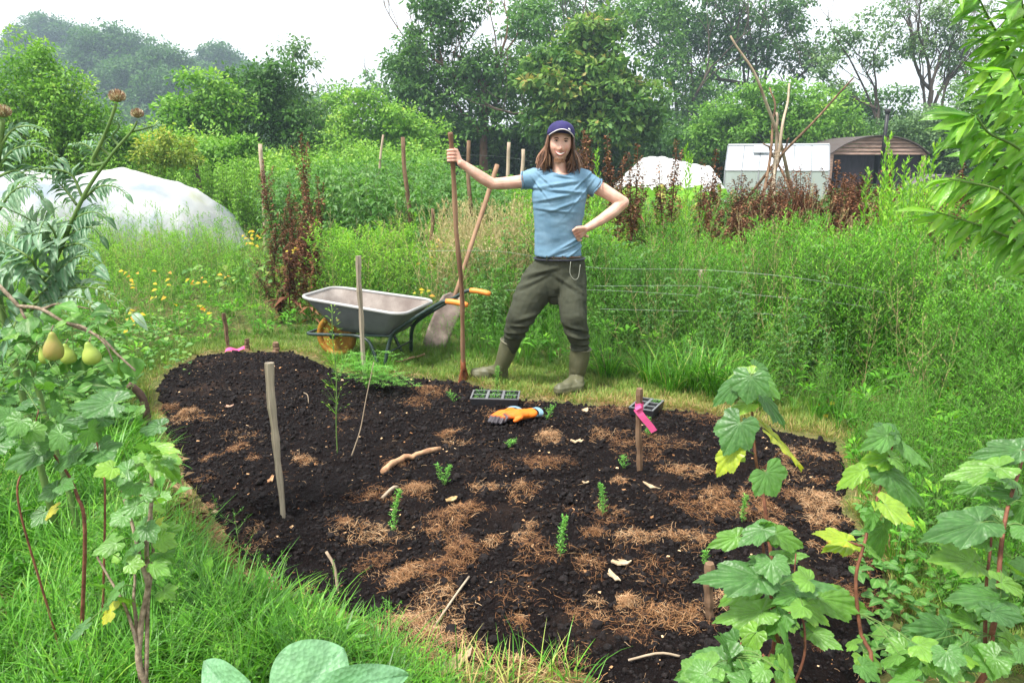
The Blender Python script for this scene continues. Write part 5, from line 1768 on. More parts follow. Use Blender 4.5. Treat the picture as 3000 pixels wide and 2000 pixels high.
# feathery established clump
p = G(1075, 1155)
root = empty("asparagus_clump", (p.x, p.y, bz1(p.x, p.y)), label="soft feathery asparagus clump sprawling at the foot of the slim grey stake", cat="plant")
t = Tmpl(); ts = Tmpl(); r = random.Random(77)
for k in range(15):
    tx, ty, tz = rv(r, -.28, .36), rv(r, -.22, .22), rv(r, .06, .24)
    q = spline([Vector((0, 0, 0)), Vector((tx * .4, ty * .4, tz * 1.15)), Vector((tx, ty, tz * .55))], 9)
    v, f_ = tube_geo(q, .002, 4, cap=False); ts.add(v, f_)
    for j in range(2, 9):
        for m in range(5):
            az = rv(r, 0, 6.28); d = Vector((cos(az), sin(az), rv(r, -.3, .3))).normalized(); L = rv(r, .04, .09)
            for w_ in range(9):
                a2 = rv(r, 0, 6.28)
                add_leaf(t, q[j] + d * L * w_ / 9, Vector((cos(a2), sin(a2), .3)), .020, .0036, rnd=.45 + .55 * r.random())
b = Batch(); b.put(ts.arrays()); link("stem", b.mesh("stem", M_STEMG), root)
b = Batch(); b.put(t.arrays()); link("fronds", b.mesh("fronds", M_FERN), root)
# tall thin self-sown stem and dry cane
for (foot, tops, lb, green) in (((990,1350), [(985,1250),(985,1100),(975,1000),(972,895)], "tall thin green stem with tiny leaves rising in front of the wheelbarrow's wheel", True),
                         ((1030,1355), [(1055,1260),(1072,1170),(1095,1060)], "thin bent dry stem right of the tall thin green one", False)):
    A = G(*foot); A.z = bz1(A.x, A.y)
    pts = spline([Vector((0, 0, 0))] + [P(*q, A.y + .02 * k) - A for k, q in enumerate(tops)], 20)
    root = empty("thin_weed", A, label=lb, cat="plant")
    link("stem", tube_mesh("stem", pts, [.004 - .00012 * k for k in range(20)], M_STEMG if green else M_WOODP, 5), root)
    if green:
        t = Tmpl(); r = random.Random(5)
        for k in range(120):
            i = r.randrange(6, 19); az = rv(r, 0, 6.28); L = .10 * (1 - (i / 20) ** 2) + .02; d = Vector((cos(az), sin(az) * .6, .9)).normalized()
            q = pts[i]
            t.add([q, q + Vector((.001, 0, .001)), q + d * L], [(0, 1, 2)], .4)
            add_leaf(t, q + d * L * rv(r, .3, 1), Vector((cos(az), sin(az), .5)), .022, .006, rnd=r.random())
        b = Batch(); b.put(t.arrays()); link("leaves", b.mesh("leaves", M_WEEDL), root)

# ---- seed trays
M_TRAY = simple_mat("black tray plastic", (.02, .02, .023), .35, spec=.6)
M_TRAYR = simple_mat("tray rim with painted reflection", (.15, .155, .165), .35, spec=.6)  # grey stands for light reflected off the black plastic rim
def seed_tray(px, py, nx, ny, cell, h, rz, label, plants):
    p = G(px, py); z = bz1(p.x, p.y) + .008
    root = empty("seed_tray", (p.x, p.y, z), rz, label=label, cat="seed tray")
    W, Dp = nx * cell[0], ny * cell[1]; rim, soil, wall = [], [], []
    br = .016
    for i in range(nx + 1): rim.append(box_geo((-W / 2 + i * cell[0], 0, h), (br if 0 < i < nx else .010, Dp + .012, .006)))
    for j in range(ny + 1):
        for i in range(nx): rim.append(box_geo((-W / 2 + (i + .5) * cell[0], -Dp / 2 + j * cell[1], h - .0005), (cell[0] - (br if 0 < i < nx else .013), .010 if 0 < j < ny else .008, .006)))
    for i in range(nx):
        for j in range(ny):
            c = ((-W / 2 + (i + .5) * cell[0]), (-Dp / 2 + (j + .5) * cell[1]))
            a0, b0, a1, b1 = cell[0] / 2 - .007, cell[1] / 2 - .006, cell[0] / 2 - .016, cell[1] / 2 - .014
            vs = [(c[0] + sx * a0, c[1] + sy * b0, h) for sx, sy in ((-1, -1), (1, -1), (1, 1), (-1, 1))] + [(c[0] + sx * a1, c[1] + sy * b1, .006) for sx, sy in ((-1, -1), (1, -1), (1, 1), (-1, 1))]
            wall.append((vs, [(0, 1, 5, 4), (1, 2, 6, 5), (2, 3, 7, 6), (3, 0, 4, 7), (4, 5, 6, 7)]))
            sz = h * .55
            soil.append(([(c[0] + sx * a0 * .86, c[1] + sy * b0 * .86, sz + .004 * sx * sy) for sx, sy in ((-1, -1), (1, -1), (1, 1), (-1, 1))], [(0, 1, 2, 3)]))
    s = .93
    vs = [(sx * (W / 2 + .006), sy * (Dp / 2 + .006), h - .004) for sx, sy in ((-1, -1), (1, -1), (1, 1), (-1, 1))] + [(sx * (W / 2 + .006) * s, sy * (Dp / 2 + .006) * s, 0) for sx, sy in ((-1, -1), (1, -1), (1, 1), (-1, 1))]
    wall.append((vs, [(0, 4, 5, 1), (1, 5, 6, 2), (2, 6, 7, 3), (3, 7, 4, 0)]))
    link("rim", mesh_of("rim", rim, M_TRAYR), root)
    link("cell_wall", mesh_of("cell_wall", wall, M_TRAY), root)
    link("compost", mesh_of("compost", soil, M_CLOD), root)
    t = Tmpl(); r = random.Random(px)
    for (i, j, hh) in plants:
        c = Vector((-W / 2 + (i + .5) * cell[0], -Dp / 2 + (j + .5) * cell[1], h * .5))
        for k in range(70):
            az = rv(r, 0, 6.28); q = c + Vector((cos(az) * .02, sin(az) * .02, rv(r, 0, hh)))
            add_leaf(t, q, Vector((cos(az), sin(az), .6)), .022, .003, rnd=r.random())
    b = Batch(); b.put(t.arrays()); link("seedlings", b.mesh("seedlings", M_FERN), root)
seed_tray(1452, 1192, 3, 2, (.100, .085), .055, radians(-4), "long six cell black seed tray behind the orange gloves", [(0, 0, .04), (1, 0, .04), (1, 1, .06), (2, 1, .05), (2, 0, .04), (0, 1, .05)])
seed_tray(1893, 1222, 2, 3, (.072, .072), .05, radians(-28), "square seed tray half hidden behind the ribboned stake", [(1, 2, .03)])

# ---- work gloves
def glove_mat():
    m, nt, out = new_mat("orange glove rubber")
    tc = nt.nodes.new("ShaderNodeTexCoord"); sp = nt.nodes.new("ShaderNodeSeparateXYZ")
    nt.links.new(tc.outputs["Object"], sp.inputs[0])
    rp = ramp_node(nt, [(0, (.85, .19, .008)), (.53, (.80, .16, .008)), (.66, (.03, .022, .03)), (1, (.012, .012, .016))])
    mr = nt.nodes.new("ShaderNodeMapRange"); mr.inputs[1].default_value = 0; mr.inputs[2].default_value = .21
    nt.links.new(sp.outputs[1], mr.inputs[0]); nt.links.new(mr.outputs[0], rp.inputs[0])
    nz = nt.nodes.new("ShaderNodeTexNoise"); nz.inputs["Scale"].default_value = 60
    bp = nt.nodes.new("ShaderNodeBump"); bp.inputs["Distance"].default_value = .004; bp.inputs["Strength"].default_value = .6
    nt.links.new(tc.outputs["Object"], nz.inputs[0]); nt.links.new(nz.outputs["Fac"], bp.inputs["Height"])
    pb = nt.nodes.new("ShaderNodeBsdfPrincipled"); pb.inputs["Roughness"].default_value = .5
    nt.links.new(rp.outputs[0], pb.inputs["Base Color"]); nt.links.new(bp.outputs[0], pb.inputs["Normal"]); nt.links.new(pb.outputs[0], out.inputs[0])
    return m
M_GLOVE = glove_mat(); M_CUFF = simple_mat("blue grey knit cuff", (.16, .27, .34), .9)
def capsule(a, b_, r0, r1, n=6, seg=10):
    """tapered rod with rounded ends"""
    a, b_ = Vector(a), Vector(b_); d = (b_ - a); L = d.length; d = d.normalized() if L > 1e-6 else Vector((0, 0, 1))
    pts, rr = [], []
    for k in range(4):
        u = sin((k + .35) / 4 * pi / 2); pts.append(a - d * r0 * (1 - (k + .35) / 4) ** 1.0 * 1.0); rr.append(r0 * u)
    for k in range(n + 1): pts.append(a + d * L * k / n); rr.append(r0 + (r1 - r0) * k / n)
    for k in range(4):
        u = (k + .65) / 4; pts.append(b_ + d * r1 * u); rr.append(r1 * math.sqrt(max(.02, 1 - u * u)))
    return tube_geo(pts, rr, seg)
def chain(ps, rs, seg=10, sq=None):
    out = []
    for i in range(len(ps) - 1): out.append(capsule(ps[i], ps[i + 1], rs[i], rs[i + 1], seg=seg))
    return out
def glove(px, py, rz, tilt, label, mirror=1, dz=0):
    p = G(px, py); z = bz1(p.x, p.y) + .022 + dz
    g_ = []
    for k, x in enumerate((-.03, -.01, .01, .03)):
        x *= mirror
        g_ += chain([(x * .75, .0, .006), (x, .05, .012), (x * 1.05, .095, .012)], [.022, .021, .015])
        L = (.058, .07, .074, .062)[k]
        g_ += chain([(x * 1.05, .095, .012), (x * 1.15 + .004 * (k - 1.5), .095 + L * .55, .010), (x * 1.25, .095 + L, -.012)], [.013, .0125, .0105])
    g_ += chain([(.02 * mirror, .03, .008), (.055 * mirror, .06, .004), (.062 * mirror, .10, -.006)], [.017, .014, .011])
    g_ += [capsule((-.022, -.055, .004), (.022, -.055, .004), .022, .022), capsule((0, -.055, .002), (0, .04, .004), .03, .034), capsule((-.025, -.05, .002), (-.022, .03, .004), .02, .02), capsule((.025, -.05, .002), (.022, .03, .004), .02, .02)]
    root = empty("work_glove", (p.x, p.y, z), rz, label=label, cat="glove")
    root.rotation_euler = (tilt, 0, rz)
    def wr(co, no):
        return co + no * (fbm(co * 45, 3, 4) * .003)[:, None]
    remesh("glove_skin", g_, .0045, M_GLOVE, 3, root, wr)
    vs, N = [], 20
    for z0, y0, s in ((0, -.070, 1.02), (0, -.098, 1.12)):
        for k in range(N):
            a = 2 * pi * k / N; vs.append((cos(a) * .047 * s, y0 + .006 * sin(2 * a), .003 + sin(a) * .024 * s))
    mo = mesh_of("cuff", [(vs, [(k, (k + 1) % N, N + (k + 1) % N, N + k) for k in range(N)])], M_CUFF, True)
    link("cuff", mo, root)
glove(1487, 1238, radians(152), .06, "left orange work glove with dark fingertips, lying palm down on the bed", 1)
glove(1537, 1243, radians(118), .02, "right orange work glove, lying against its pair under its cuff", -1, .012)

# ---- wheelbarrow
def wheelbarrow():
    rz = radians(-18)
    base = Vector((-1.42, 5.84, 0)); base.z = gz1(base.x, base.y)
    root = empty("wheelbarrow", base, rz, label="grey wheelbarrow with orange hand grips and a yellow wheel behind the bed", cat="wheelbarrow")
    root.scale = (.93, .93, .93)
    m_out = surf_mat("grey enamel tray", (.11, .12, .125), (.16, .17, .175), scale=5, rough=.5, bump=.15)  # outer grey lightened to carry the light on its front
    m_in = surf_mat("dusty tray inside", (.16, .13, .115), (.32, .285, .255), scale=4, rough=.85, bump=.3, detail=8)
    m_rim = simple_mat("tray rim painted top lit", (.34, .34, .33), .45)  # overhead light on the rim put into its paler colour
    m_tube = surf_mat("dark green steel tube", (.008, .022, .018), (.02, .04, .035), scale=20, rough=.35, bump=.1, spec=.6)
    def rrect(x0, x1, wy0, wy1, z0, z1, rad, n=10):
        """rounded outline; width wy0 at x0 end, wy1 at x1 end; z varies along x"""
        pts = []
        cs = [(x1 - rad, wy1 - rad, 0), (x0 + rad * 1.5, wy0 - rad, 90), (x0 + rad * 1.5, -(wy0 - rad), 180), (x1 - rad, -(wy1 - rad), 270)]
        for ci, (cx, cyy, a0) in enumerate(cs):
            rx = rad * (1.5 if ci in (1, 2) else 1)
            for k in range(n):
                a = radians(a0 + 90 * k / (n - 1)); x = cx + rx * cos(a); y = cyy + rad * sin(a)
                pts.append(Vector((x, y, z0 + (z1 - z0) * (x - x0) / (x1 - x0))))
        return pts
    X0, X1 = -.17, .80
    levels = [(0, .10, .62, .17, .20, .27, .262, .07), (.25, .02, .66, .20, .235, .335, .318, .08), (.6, -.05, .72, .25, .28, .43, .392, .09), (1, X0, X1, .29, .325, .555, .475, .11)]
    R = [rrect(l[1], l[2], l[3], l[4], l[5], l[6], l[7]) for l in levels]
    N = len(R[0])
    def shell(rings, bottom, flip):
        vs = [v for r_ in rings for v in r_]; fs = []
        for i in range(len(rings) - 1):
            for k in range(N):
                q = (i * N + k, i * N + (k + 1) % N, (i + 1) * N + (k + 1) % N, (i + 1) * N + k); fs.append(q[::-1] if flip else q)
        c = len(vs); vs.append(sum(rings[0], Vector()) / N)
        for k in range(N): fs.append((c, (k + 1) % N, k) if not flip else (c, k, (k + 1) % N))
        return vs, fs
    cen = Vector((.3, 0, 0))
    tray = link("tray", mesh_of("tray", [shell(R, True, False)], m_out, True), root)
    inner = [[Vector((v.x * .985 + .004, v.y * .975, v.z + .012)) for v in r_] for r_ in R[:-1]] + [[Vector((v.x * .99 + .003, v.y * .985, v.z + .004)) for v in R[-1]]]
    link("tray_inside", mesh_of("tray_inside", [shell(inner, True, True)], m_in, True), tray)
    rim = R[-1] + [R[-1][0]]
    link("tray_rim", tube_mesh("tray_rim", [v + Vector((0, 0, .004)) for v in rim], .0145, m_rim, 8), tray)
    for s in (-1, 1):
        y = .20 * s
        pts = spline([(1.30, y * 1.30, .585), (1.16, y * 1.30, .60), (1.06, y * 1.28, .56), (.80, y * 1.12, .40), (.66, y * 1.05, .30), (.62, y * 1.05, .22), (.60, y * 1.15, .12), (.585, y * 1.25, .0)], 40)
        link("handle_tube", tube_mesh("handle_tube", pts, .0165, m_tube, 9), root)
        link("grip", tube_mesh("grip", spline([(1.33, y * 1.30, .578), (1.24, y * 1.30, .594), (1.15, y * 1.30, .60)], 8), [.018, .023, .022, .023, .022, .023, .022, .020], simple_mat("orange grip", (.80, .25, .04), .5), 10), root)
        pts = spline([(-.21, y * .2, .215), (-.205, y * .62, .215), (-.10, y * .78, .22), (.10, y * .85, .235), (.30, y * .95, .245), (.42, y, .21), (.47, y * 1.05, .12), (.52, y * 1.1, .0)], 40)
        link("undercarriage_tube", tube_mesh("undercarriage_tube", pts, .0145, m_tube, 8), root)
        link("stay", tube_mesh("stay", [(.30, y * .95, .25), (.62, y * 1.05, .27), (.80, y * 1.1, .40)], .011, m_tube, 7), root)
        link("axle_bracket", mesh_of("axle_bracket", [box_geo((0, .075 * s, .205), (.05, .006, .07))], m_tube), root)
    link("front_bar", tube_mesh("front_bar", [(-.21, -.045, .215), (-.21, .045, .215)], .0145, m_tube, 8), root)
    link("cross_brace", tube_mesh("cross_brace", [(.605, -.235, .13), (.605, .235, .13)], .008, m_tube, 6), root)
    # wheel
    Rw = .185
    W = empty("wheel", (0, 0, Rw)); W.parent = root; tag(W)
    prof = [(Rw - .03, -.035), (Rw - .008, -.034), (Rw, -.018), (Rw + .004, 0), (Rw, .018), (Rw - .008, .034), (Rw - .03, .035), (Rw - .05, .02), (Rw - .05, -.02)]
    NS = 40; vs = []
    for k in range(NS):
        a = 2 * pi * k / NS
        for r_, y in prof: vs.append((r_ * cos(a), y, r_ * sin(a)))
    m = len(prof)
    fs = [(k * m + j, k * m + (j + 1) % m, ((k + 1) % NS) * m + (j + 1) % m, ((k + 1) % NS) * m + j) for k in range(NS) for j in range(m)]
    link("tyre", mesh_of("tyre", [(vs, fs)], surf_mat("yellow puncture proof tyre", (.20, .09, .010), (.38, .19, .02), scale=12, rough=.6, bump=.3), True), W)
    hub = [tube_geo([(0, -.012, 0), (0, .012, 0)], Rw - .045, 28), tube_geo([(0, -.06, 0), (0, .06, 0)], .022, 12)]
    link("hub", mesh_of("hub", hub, surf_mat("muddy amber hub", (.16, .075, .012), (.36, .18, .02), scale=9, rough=.7)), W)
wheelbarrow()

# ---- shovels
M_RUST = surf_mat("rusty steel", (.10, .03, .012), (.26, .09, .035), scale=20, rough=.75, metallic=.3, bump=.5, dist=.002)
M_STEEL = surf_mat("dirty blade steel", (.13, .095, .08), (.32, .25, .22), scale=9, rough=.55, metallic=.15, bump=.3, dist=.003)
M_HAFT = surf_mat("worn ash handle", (.13, .065, .035), (.33, .20, .12), scale=10, rough=.7, bump=.7, bscale=30, dist=.004, stretch=(1, 1, .15))
SH_TOP, SH_HAND, SH_FOOT = P(1319, 388, 4.93), P(1325, 455, 4.95), G(1357, 1118)
def held_shovel():
    f = SH_FOOT.copy(); f.z = bz1(f.x, f.y) - .02
    root = empty("long_shovel", f, label="long crooked handled shovel held upright in the man's raised hand", cat="shovel")
    q = [(1319,388,4.93),(1322,420,4.94),(1326,470,4.95),(1331,560,4.98),(1337,680,5.02),(1347,780,5.06),(1354,870,5.1),(1355,960,5.13),(1356,1040,5.16),(1357,1080,5.17)]
    pts = spline([P(*a) - f for a in q], 44)
    link("handle", tube_mesh("handle", pts, [.0165 + .0015 * sin(k * .9) for k in range(44)], M_HAFT, 10), root)
    b0 = pts[-1]
    link("socket", tube_mesh("socket", [b0 + Vector((0, 0, .07)), b0, b0 + Vector((0, 0, -.02))], [.019, .021, .022], M_RUST, 10), root)
    vs = []; n = 8
    for i in range(n + 1):
        u = i / n; w = (.022 + .035 * u)
        z = b0.z * (1 - u) + (-.03) * u
        for s in (-1, 0, 1):
            vs.append((b0.x * (1 - u) + s * w * .8, b0.y * (1 - u) + s * w * 1.6 - (1 - abs(s)) * .015 * u, z)); 
    fs = [(i * 3 + k, i * 3 + k + 1, i * 3 + k + 4, i * 3 + k + 3) for i in range(n) for k in (0, 1)]
    me = mesh_of("blade", [(vs, fs)], M_RUST, True)
    o = link("blade", me, root); so = o.modifiers.new("thick", 'SOLIDIFY'); so.thickness = .004
held_shovel()

def leaning_shovel():
    f = G(1262, 1035); f.z = gz1(f.x, f.y)
    root = empty("leaning_shovel", f, label="second shovel leaning in the weeds behind the wheelbarrow handles, broad blade down", cat="shovel")
    q = [(1457,483,6.5),(1420,600,6.4),(1380,720,6.3),(1345,830,6.22),(1328,880,6.18)]
    pts = spline([P(*a) - f for a in q], 24)
    link("handle", tube_mesh("handle", pts, [.021] * 8 + [.019] * 16, M_HAFT, 9), root)
    A, Bp = P(1335, 862, 6.2) - f, P(1262, 1030, 6.08) - f
    ax = (Bp - A).normalized(); side = Vector((.86, .15, .38)); side = (side - ax * side.dot(ax)).normalized(); nrm = ax.cross(side)
    L = (Bp - A).length; vs = []; nu, nv = 12, 9
    for i in range(nu):
        u = i / (nu - 1)
        w = .105 * (min(1, .45 + 5 * u)) * (1 - .12 * max(0, u - .6) / .4)
        for k in range(nv):
            s = -1 + 2 * k / (nv - 1)
            vs.append(A + ax * L * u * (1 - .10 * s * s * (u > .8)) + side * s * w + nrm * (.016 * s * s * (1 - .4 * u) - .006 * sin(pi * u)))
    fs = [(i * nv + k, i * nv + k + 1, (i + 1) * nv + k + 1, (i + 1) * nv + k) for i in range(nu - 1) for k in range(nv - 1)]
    o = link("blade", mesh_of("blade", [(vs, fs)], M_STEEL, True), root); so = o.modifiers.new("thick", 'SOLIDIFY'); so.thickness = .004
    link("socket", tube_mesh("socket", [pts[-1] - (A - pts[-1]) * 0, A, A + ax * .08], [.022, .024, .012], M_STEEL, 9), root)
leaning_shovel()
# loop of old hose under the legs
p = G(1195, 1062)
tag(link("rope_loop", tube_mesh("rope_loop", [Vector((.13 * cos(a), .07 * sin(a) , .02 + .05 * max(0, sin(a + 2)))) for a in np.linspace(0, 5.2, 26)], .007, surf_mat("tan rope", (.22, .13, .07), (.42, .29, .17), scale=50), 6), loc=(p.x, p.y, gz1(p.x, p.y))), "loop of tan cord on the grass between the barrow's legs", "cord")

# grass growing over the barrow's wheel and legs
B = Batch(); rng = np.random.default_rng(95); n = 110
xyw = np.column_stack([rng.uniform(-1.85, -.9, n), rng.uniform(5.3, 5.7, n)])
xyw = xyw[bed_sd(xyw) > .02]; n = len(xyw)
scatter(B, T_L, xyw, scale=rng.uniform(.35, .75, n), rng=rng, tilt=.4, rnd=rng.random(n) * .8)
tag(link("wheel_grass", B.mesh("wheel_grass", [M_GRASS])), "longer grass in front of the barrow wheel", "grass", kind="stuff")
# ================================================================== near plants
def vein_mat(name, stops, vein, trans=.35, rough=.42, spec=.5, edge=None, bump=.5, under=None):
    """luv.x = vein mask, luv.y = distance from the leaf's middle, rnd = leaf tone"""
    m, nt, out = new_mat(name)
    at = nt.nodes.new("ShaderNodeAttribute"); at.attribute_name = "rnd"
    lu = nt.nodes.new("ShaderNodeAttribute"); lu.attribute_name = "luv"
    sp = nt.nodes.new("ShaderNodeSeparateXYZ"); nt.links.new(lu.outputs["Vector"], sp.inputs[0])
    rp = ramp_node(nt, stops); nt.links.new(at.outputs["Fac"], rp.inputs[0])
    geo = nt.nodes.new("ShaderNodeNewGeometry")
    nz = nt.nodes.new("ShaderNodeTexNoise"); nz.inputs["Scale"].default_value = 38; nz.inputs["Detail"].default_value = 4
    nt.links.new(geo.outputs["Position"], nz.inputs[0])
    mv = nt.nodes.new("ShaderNodeMix"); mv.data_type = 'RGBA'; mv.inputs[7].default_value = (*vein, 1)
    ml = nt.nodes.new("ShaderNodeMath"); ml.operation = 'MULTIPLY'; ml.inputs[1].default_value = .65
    nt.links.new(sp.outputs[0], ml.inputs[0]); nt.links.new(ml.outputs[0], mv.inputs[0]); nt.links.new(rp.outputs[0], mv.inputs[6])
    col = mv.outputs[2]
    # blotchy tone
    hs = nt.nodes.new("ShaderNodeHueSaturation"); mr = nt.nodes.new("ShaderNodeMapRange")
    mr.inputs[1].default_value = .3; mr.inputs[2].default_value = .7; mr.inputs[3].default_value = .78; mr.inputs[4].default_value = 1.2
    nt.links.new(nz.outputs["Fac"], mr.inputs[0]); nt.links.new(mr.outputs[0], hs.inputs["Value"]); nt.links.new(col, hs.inputs["Color"]); col = hs.outputs[0]
    if edge is not None:
        me = nt.nodes.new("ShaderNodeMix"); me.data_type = 'RGBA'; me.inputs[7].default_value = (*edge, 1)
        a1 = nt.nodes.new("ShaderNodeMath"); a1.operation = 'MULTIPLY_ADD'; a1.inputs[1].default_value = 1.1; a1.inputs[2].default_value = -.55
        nt.links.new(nz.outputs["Fac"], a1.inputs[0])
        a2 = nt.nodes.new("ShaderNodeMath"); a2.operation = 'ADD'; nt.links.new(a1.outputs[0], a2.inputs[0]); nt.links.new(sp.outputs[1], a2.inputs[1])
        a3 = nt.nodes.new("ShaderNodeMapRange"); a3.inputs[1].default_value = .92; a3.inputs[2].default_value = 1.15; nt.links.new(a2.outputs[0], a3.inputs[0])
        a4 = nt.nodes.new("ShaderNodeMath"); a4.operation = 'MULTIPLY'; nt.links.new(a3.outputs[0], a4.inputs[0])
        a5 = nt.nodes.new("ShaderNodeMapRange"); a5.inputs[1].default_value = .55; a5.inputs[2].default_value = .95; nt.links.new(at.outputs["Fac"], a5.inputs[0]); nt.links.new(a5.outputs[0], a4.inputs[1])
        nt.links.new(a4.outputs[0], me.inputs[0]); nt.links.new(col, me.inputs[6]); col = me.outputs[2]
    pb = nt.nodes.new("ShaderNodeBsdfPrincipled"); pb.inputs["Roughness"].default_value = rough; pb.inputs["Specular IOR Level"].default_value = spec
    nt.links.new(col, pb.inputs["Base Color"])
    n2 = nt.nodes.new("ShaderNodeTexVoronoi"); n2.inputs["Scale"].default_value = 130
    nt.links.new(geo.outputs["Position"], n2.inputs["Vector"])
    bp = nt.nodes.new("ShaderNodeBump"); bp.inputs["Strength"].default_value = bump; bp.inputs["Distance"].default_value = .002
    nt.links.new(n2.outputs["Distance"], bp.inputs["Height"]); nt.links.new(bp.outputs[0], pb.inputs["Normal"])
    tr = nt.nodes.new("ShaderNodeBsdfTranslucent")
    mc = nt.nodes.new("ShaderNodeMix"); mc.data_type = 'RGBA'; mc.blend_type = 'MULTIPLY'; mc.inputs[0].default_value = 1; mc.inputs[7].default_value = (1.5, 1.6, .55, 1)
    nt.links.new(col, mc.inputs[6]); nt.links.new(mc.outputs[2], tr.inputs[0])
    ms = nt.nodes.new("ShaderNodeMixShader"); ms.inputs[0].default_value = trans
    nt.links.new(pb.outputs[0], ms.inputs[1]); nt.links.new(tr.outputs[0], ms.inputs[2]); nt.links.new(ms.outputs[0], out.inputs[0])
    return m

M_CUR = vein_mat("currant leaf", [(0, (.055, .15, .045)), (.4, (.095, .24, .045)), (.7, (.18, .36, .04)), (.88, (.34, .46, .04)), (1, (.50, .42, .04))], (.22, .38, .16), edge=(.55, .30, .03), trans=.38)
M_PEARL = vein_mat("pear leaf", [(0, (.035, .11, .025)), (.5, (.09, .24, .04)), (.85, (.20, .37, .07)), (1, (.42, .40, .08))], (.22, .36, .12), trans=.32, rough=.45, spec=.3)
M_COMF = vein_mat("comfrey leaf", [(0, (.13, .30, .15)), (1, (.20, .40, .20))], (.10, .25, .12), trans=.25, rough=.5, bump=.9)
M_LANCE = vein_mat("lance leaf", [(0, (.07, .20, .03)), (.5, (.15, .37, .035)), (1, (.30, .52, .05))], (.24, .42, .10), trans=.45, rough=.35)
M_CARD = vein_mat("cardoon leaf", [(0, (.05, .14, .06)), (.5, (.11, .24, .12)), (1, (.26, .38, .27))], (.3, .42, .28), trans=.22, rough=.5)

def palmate(seed, lobes=((0, 1.0), (50, .86), (102, .66)), rings=7, droop=.25, cup=.1):
    r = random.Random(seed)
    vein_a = [s * radians(a) for a, _ in lobes for s in ((1, -1) if a else (1,))]
    def rad(a):
        best = 0
        for la, ln in lobes:
            for s in ((1, -1) if la else (1,)):
                d = abs(a - s * radians(la))
                w = radians(30)
                v = ln * (1 - .27 * (d / w) ** 1.15) if d < w * 1.6 else 0
                best = max(best, v)
        best = max(best, .40 * max(0, cos(a * .55)))
        ser = .075 * ((abs(a) * 7.3) % 1)
        return best * (1 - ser)
    angs = set()
    for k in range(97): angs.add(round(-radians(150) + radians(300) * k / 96, 4))
    for v in vein_a:
        for e in (-.022, 0, .022): angs.add(round(v + e, 4))
    angs = sorted(angs)
    wob_ = [r.uniform(-1, 1) for _ in range(8)]
    def zz(a, q):
        near = min(abs(a - v) for v in vein_a)
        puck = .055 * sin(min(near / radians(26), 1) * pi) * q
        return puck - droop * q * q * (.5 + .5 * abs(sin(a / 2 + .3 * wob_[0])) + .4 * wob_[1] * sin(a + wob_[2] * 3)) + cup * abs(sin(a)) * q + .03 * wob_[3] * sin(3 * a + wob_[4] * 5) * q
    vs, uv, fs = [(0, 0, 0)], [(1.0, 0.0)], []
    n = len(angs)
    for j in range(1, rings + 1):
        f = j / rings
        for a in angs:
            q = rad(a) * f * (1 + .02 * wob_[5] * sin(9 * a) * (j == rings))
            vs.append((sin(a) * q, cos(a) * q, zz(a, q)))
            v = max([max(0, 1 - abs(a - b) / .022) for b in vein_a]) * (1 - .55 * f)
            nr = min(abs(a - b) for b in vein_a)
            sv = (f * 4.2 - nr * 2.4) % 1.0
            v = max(v, .55 * max(0, 1 - min(sv, 1 - sv) * 6) * (f > .15))
            # side veins: thin light ribs between the main ones
            uv.append((v, f * .95))
    for k in range(n - 1): fs.append((0, 1 + k + 1, 1 + k))
    for j in range(rings - 1):
        for k in range(n - 1):
            a = 1 + j * n + k
            fs.append((a, a + 1, a + n + 1, a + n))
    t = Tmpl(); t.add(vs, fs, .5, uv); return t.arrays()

def ovate(seed, w=.6, nl=12, nw=8, bend=.25, fold=.25, wave=.03, power=.8, belly=.42, veins=7, pt=1.0, serr=0):
    """blade along +Y from 0 to 1 with mid and side veins"""
    r = random.Random(seed); vs, uv = [], []
    p1, p2 = r.uniform(0, 6), r.uniform(0, 6)
    for i in range(nl + 1):
        u = i / nl
        b = (u / belly) ** power if u < belly else ((1 - u) / (1 - belly)) ** pt
        b = sin(min(1, b) * pi / 2)
        for k in range(nw + 1):
            s = -1 + 2 * k / nw
            x = s * w / 2 * b * (1 - serr * ((i % 2) * abs(s) ** 6))
            vv = (u * veins + abs(s) * 1.6 * (1 - u * .4)) % 1.0
            side = max(0, 1 - min(vv, 1 - vv) * 7) * (1 - abs(s))
            mid = max(0, 1 - abs(s) * nw * .55)
            z = -bend * u * u + fold * abs(x) - .012 * side * 1.2 - .5 * 0.012 * mid + wave * sin(u * 9 + p1 + s * 1.3) * abs(s) * (1 if s > 0 else -1) + wave * .6 * sin(u * 5 + p2)
            vs.append((x, u - .35 * bend * u * u * u, z)); uv.append((max(side * .5, mid), abs(s)))
    fs = [(i * (nw + 1) + k, i * (nw + 1) + k + 1, (i + 1) * (nw + 1) + k + 1, (i + 1) * (nw + 1) + k) for i in range(nl) for k in range(nw)]
    t = Tmpl(); t.add(vs, fs, .5, uv); return t.arrays()

PALM = [palmate(s, droop=.12 + .07 * (s % 4), cup=.05 * (s % 3)) for s in range(6)]
OVAL = [ovate(s, .58, bend=.1 + .12 * (s % 4), fold=.3) for s in range(6)]

def put_leaf(B, arr, base, d, size, up, rnd, wid=1.0, roll=0):
    Mx = frames(np.array([d]), np.array([up]))
    if roll: Mx = rot_axis(np.array([d]), np.array([roll])) @ Mx
    Mx = Mx * np.array([size * wid, size, size])[None, None, :]
    B.put(arr, [base], Mx, rnd=np.array([rnd]), rnd_mix=1)

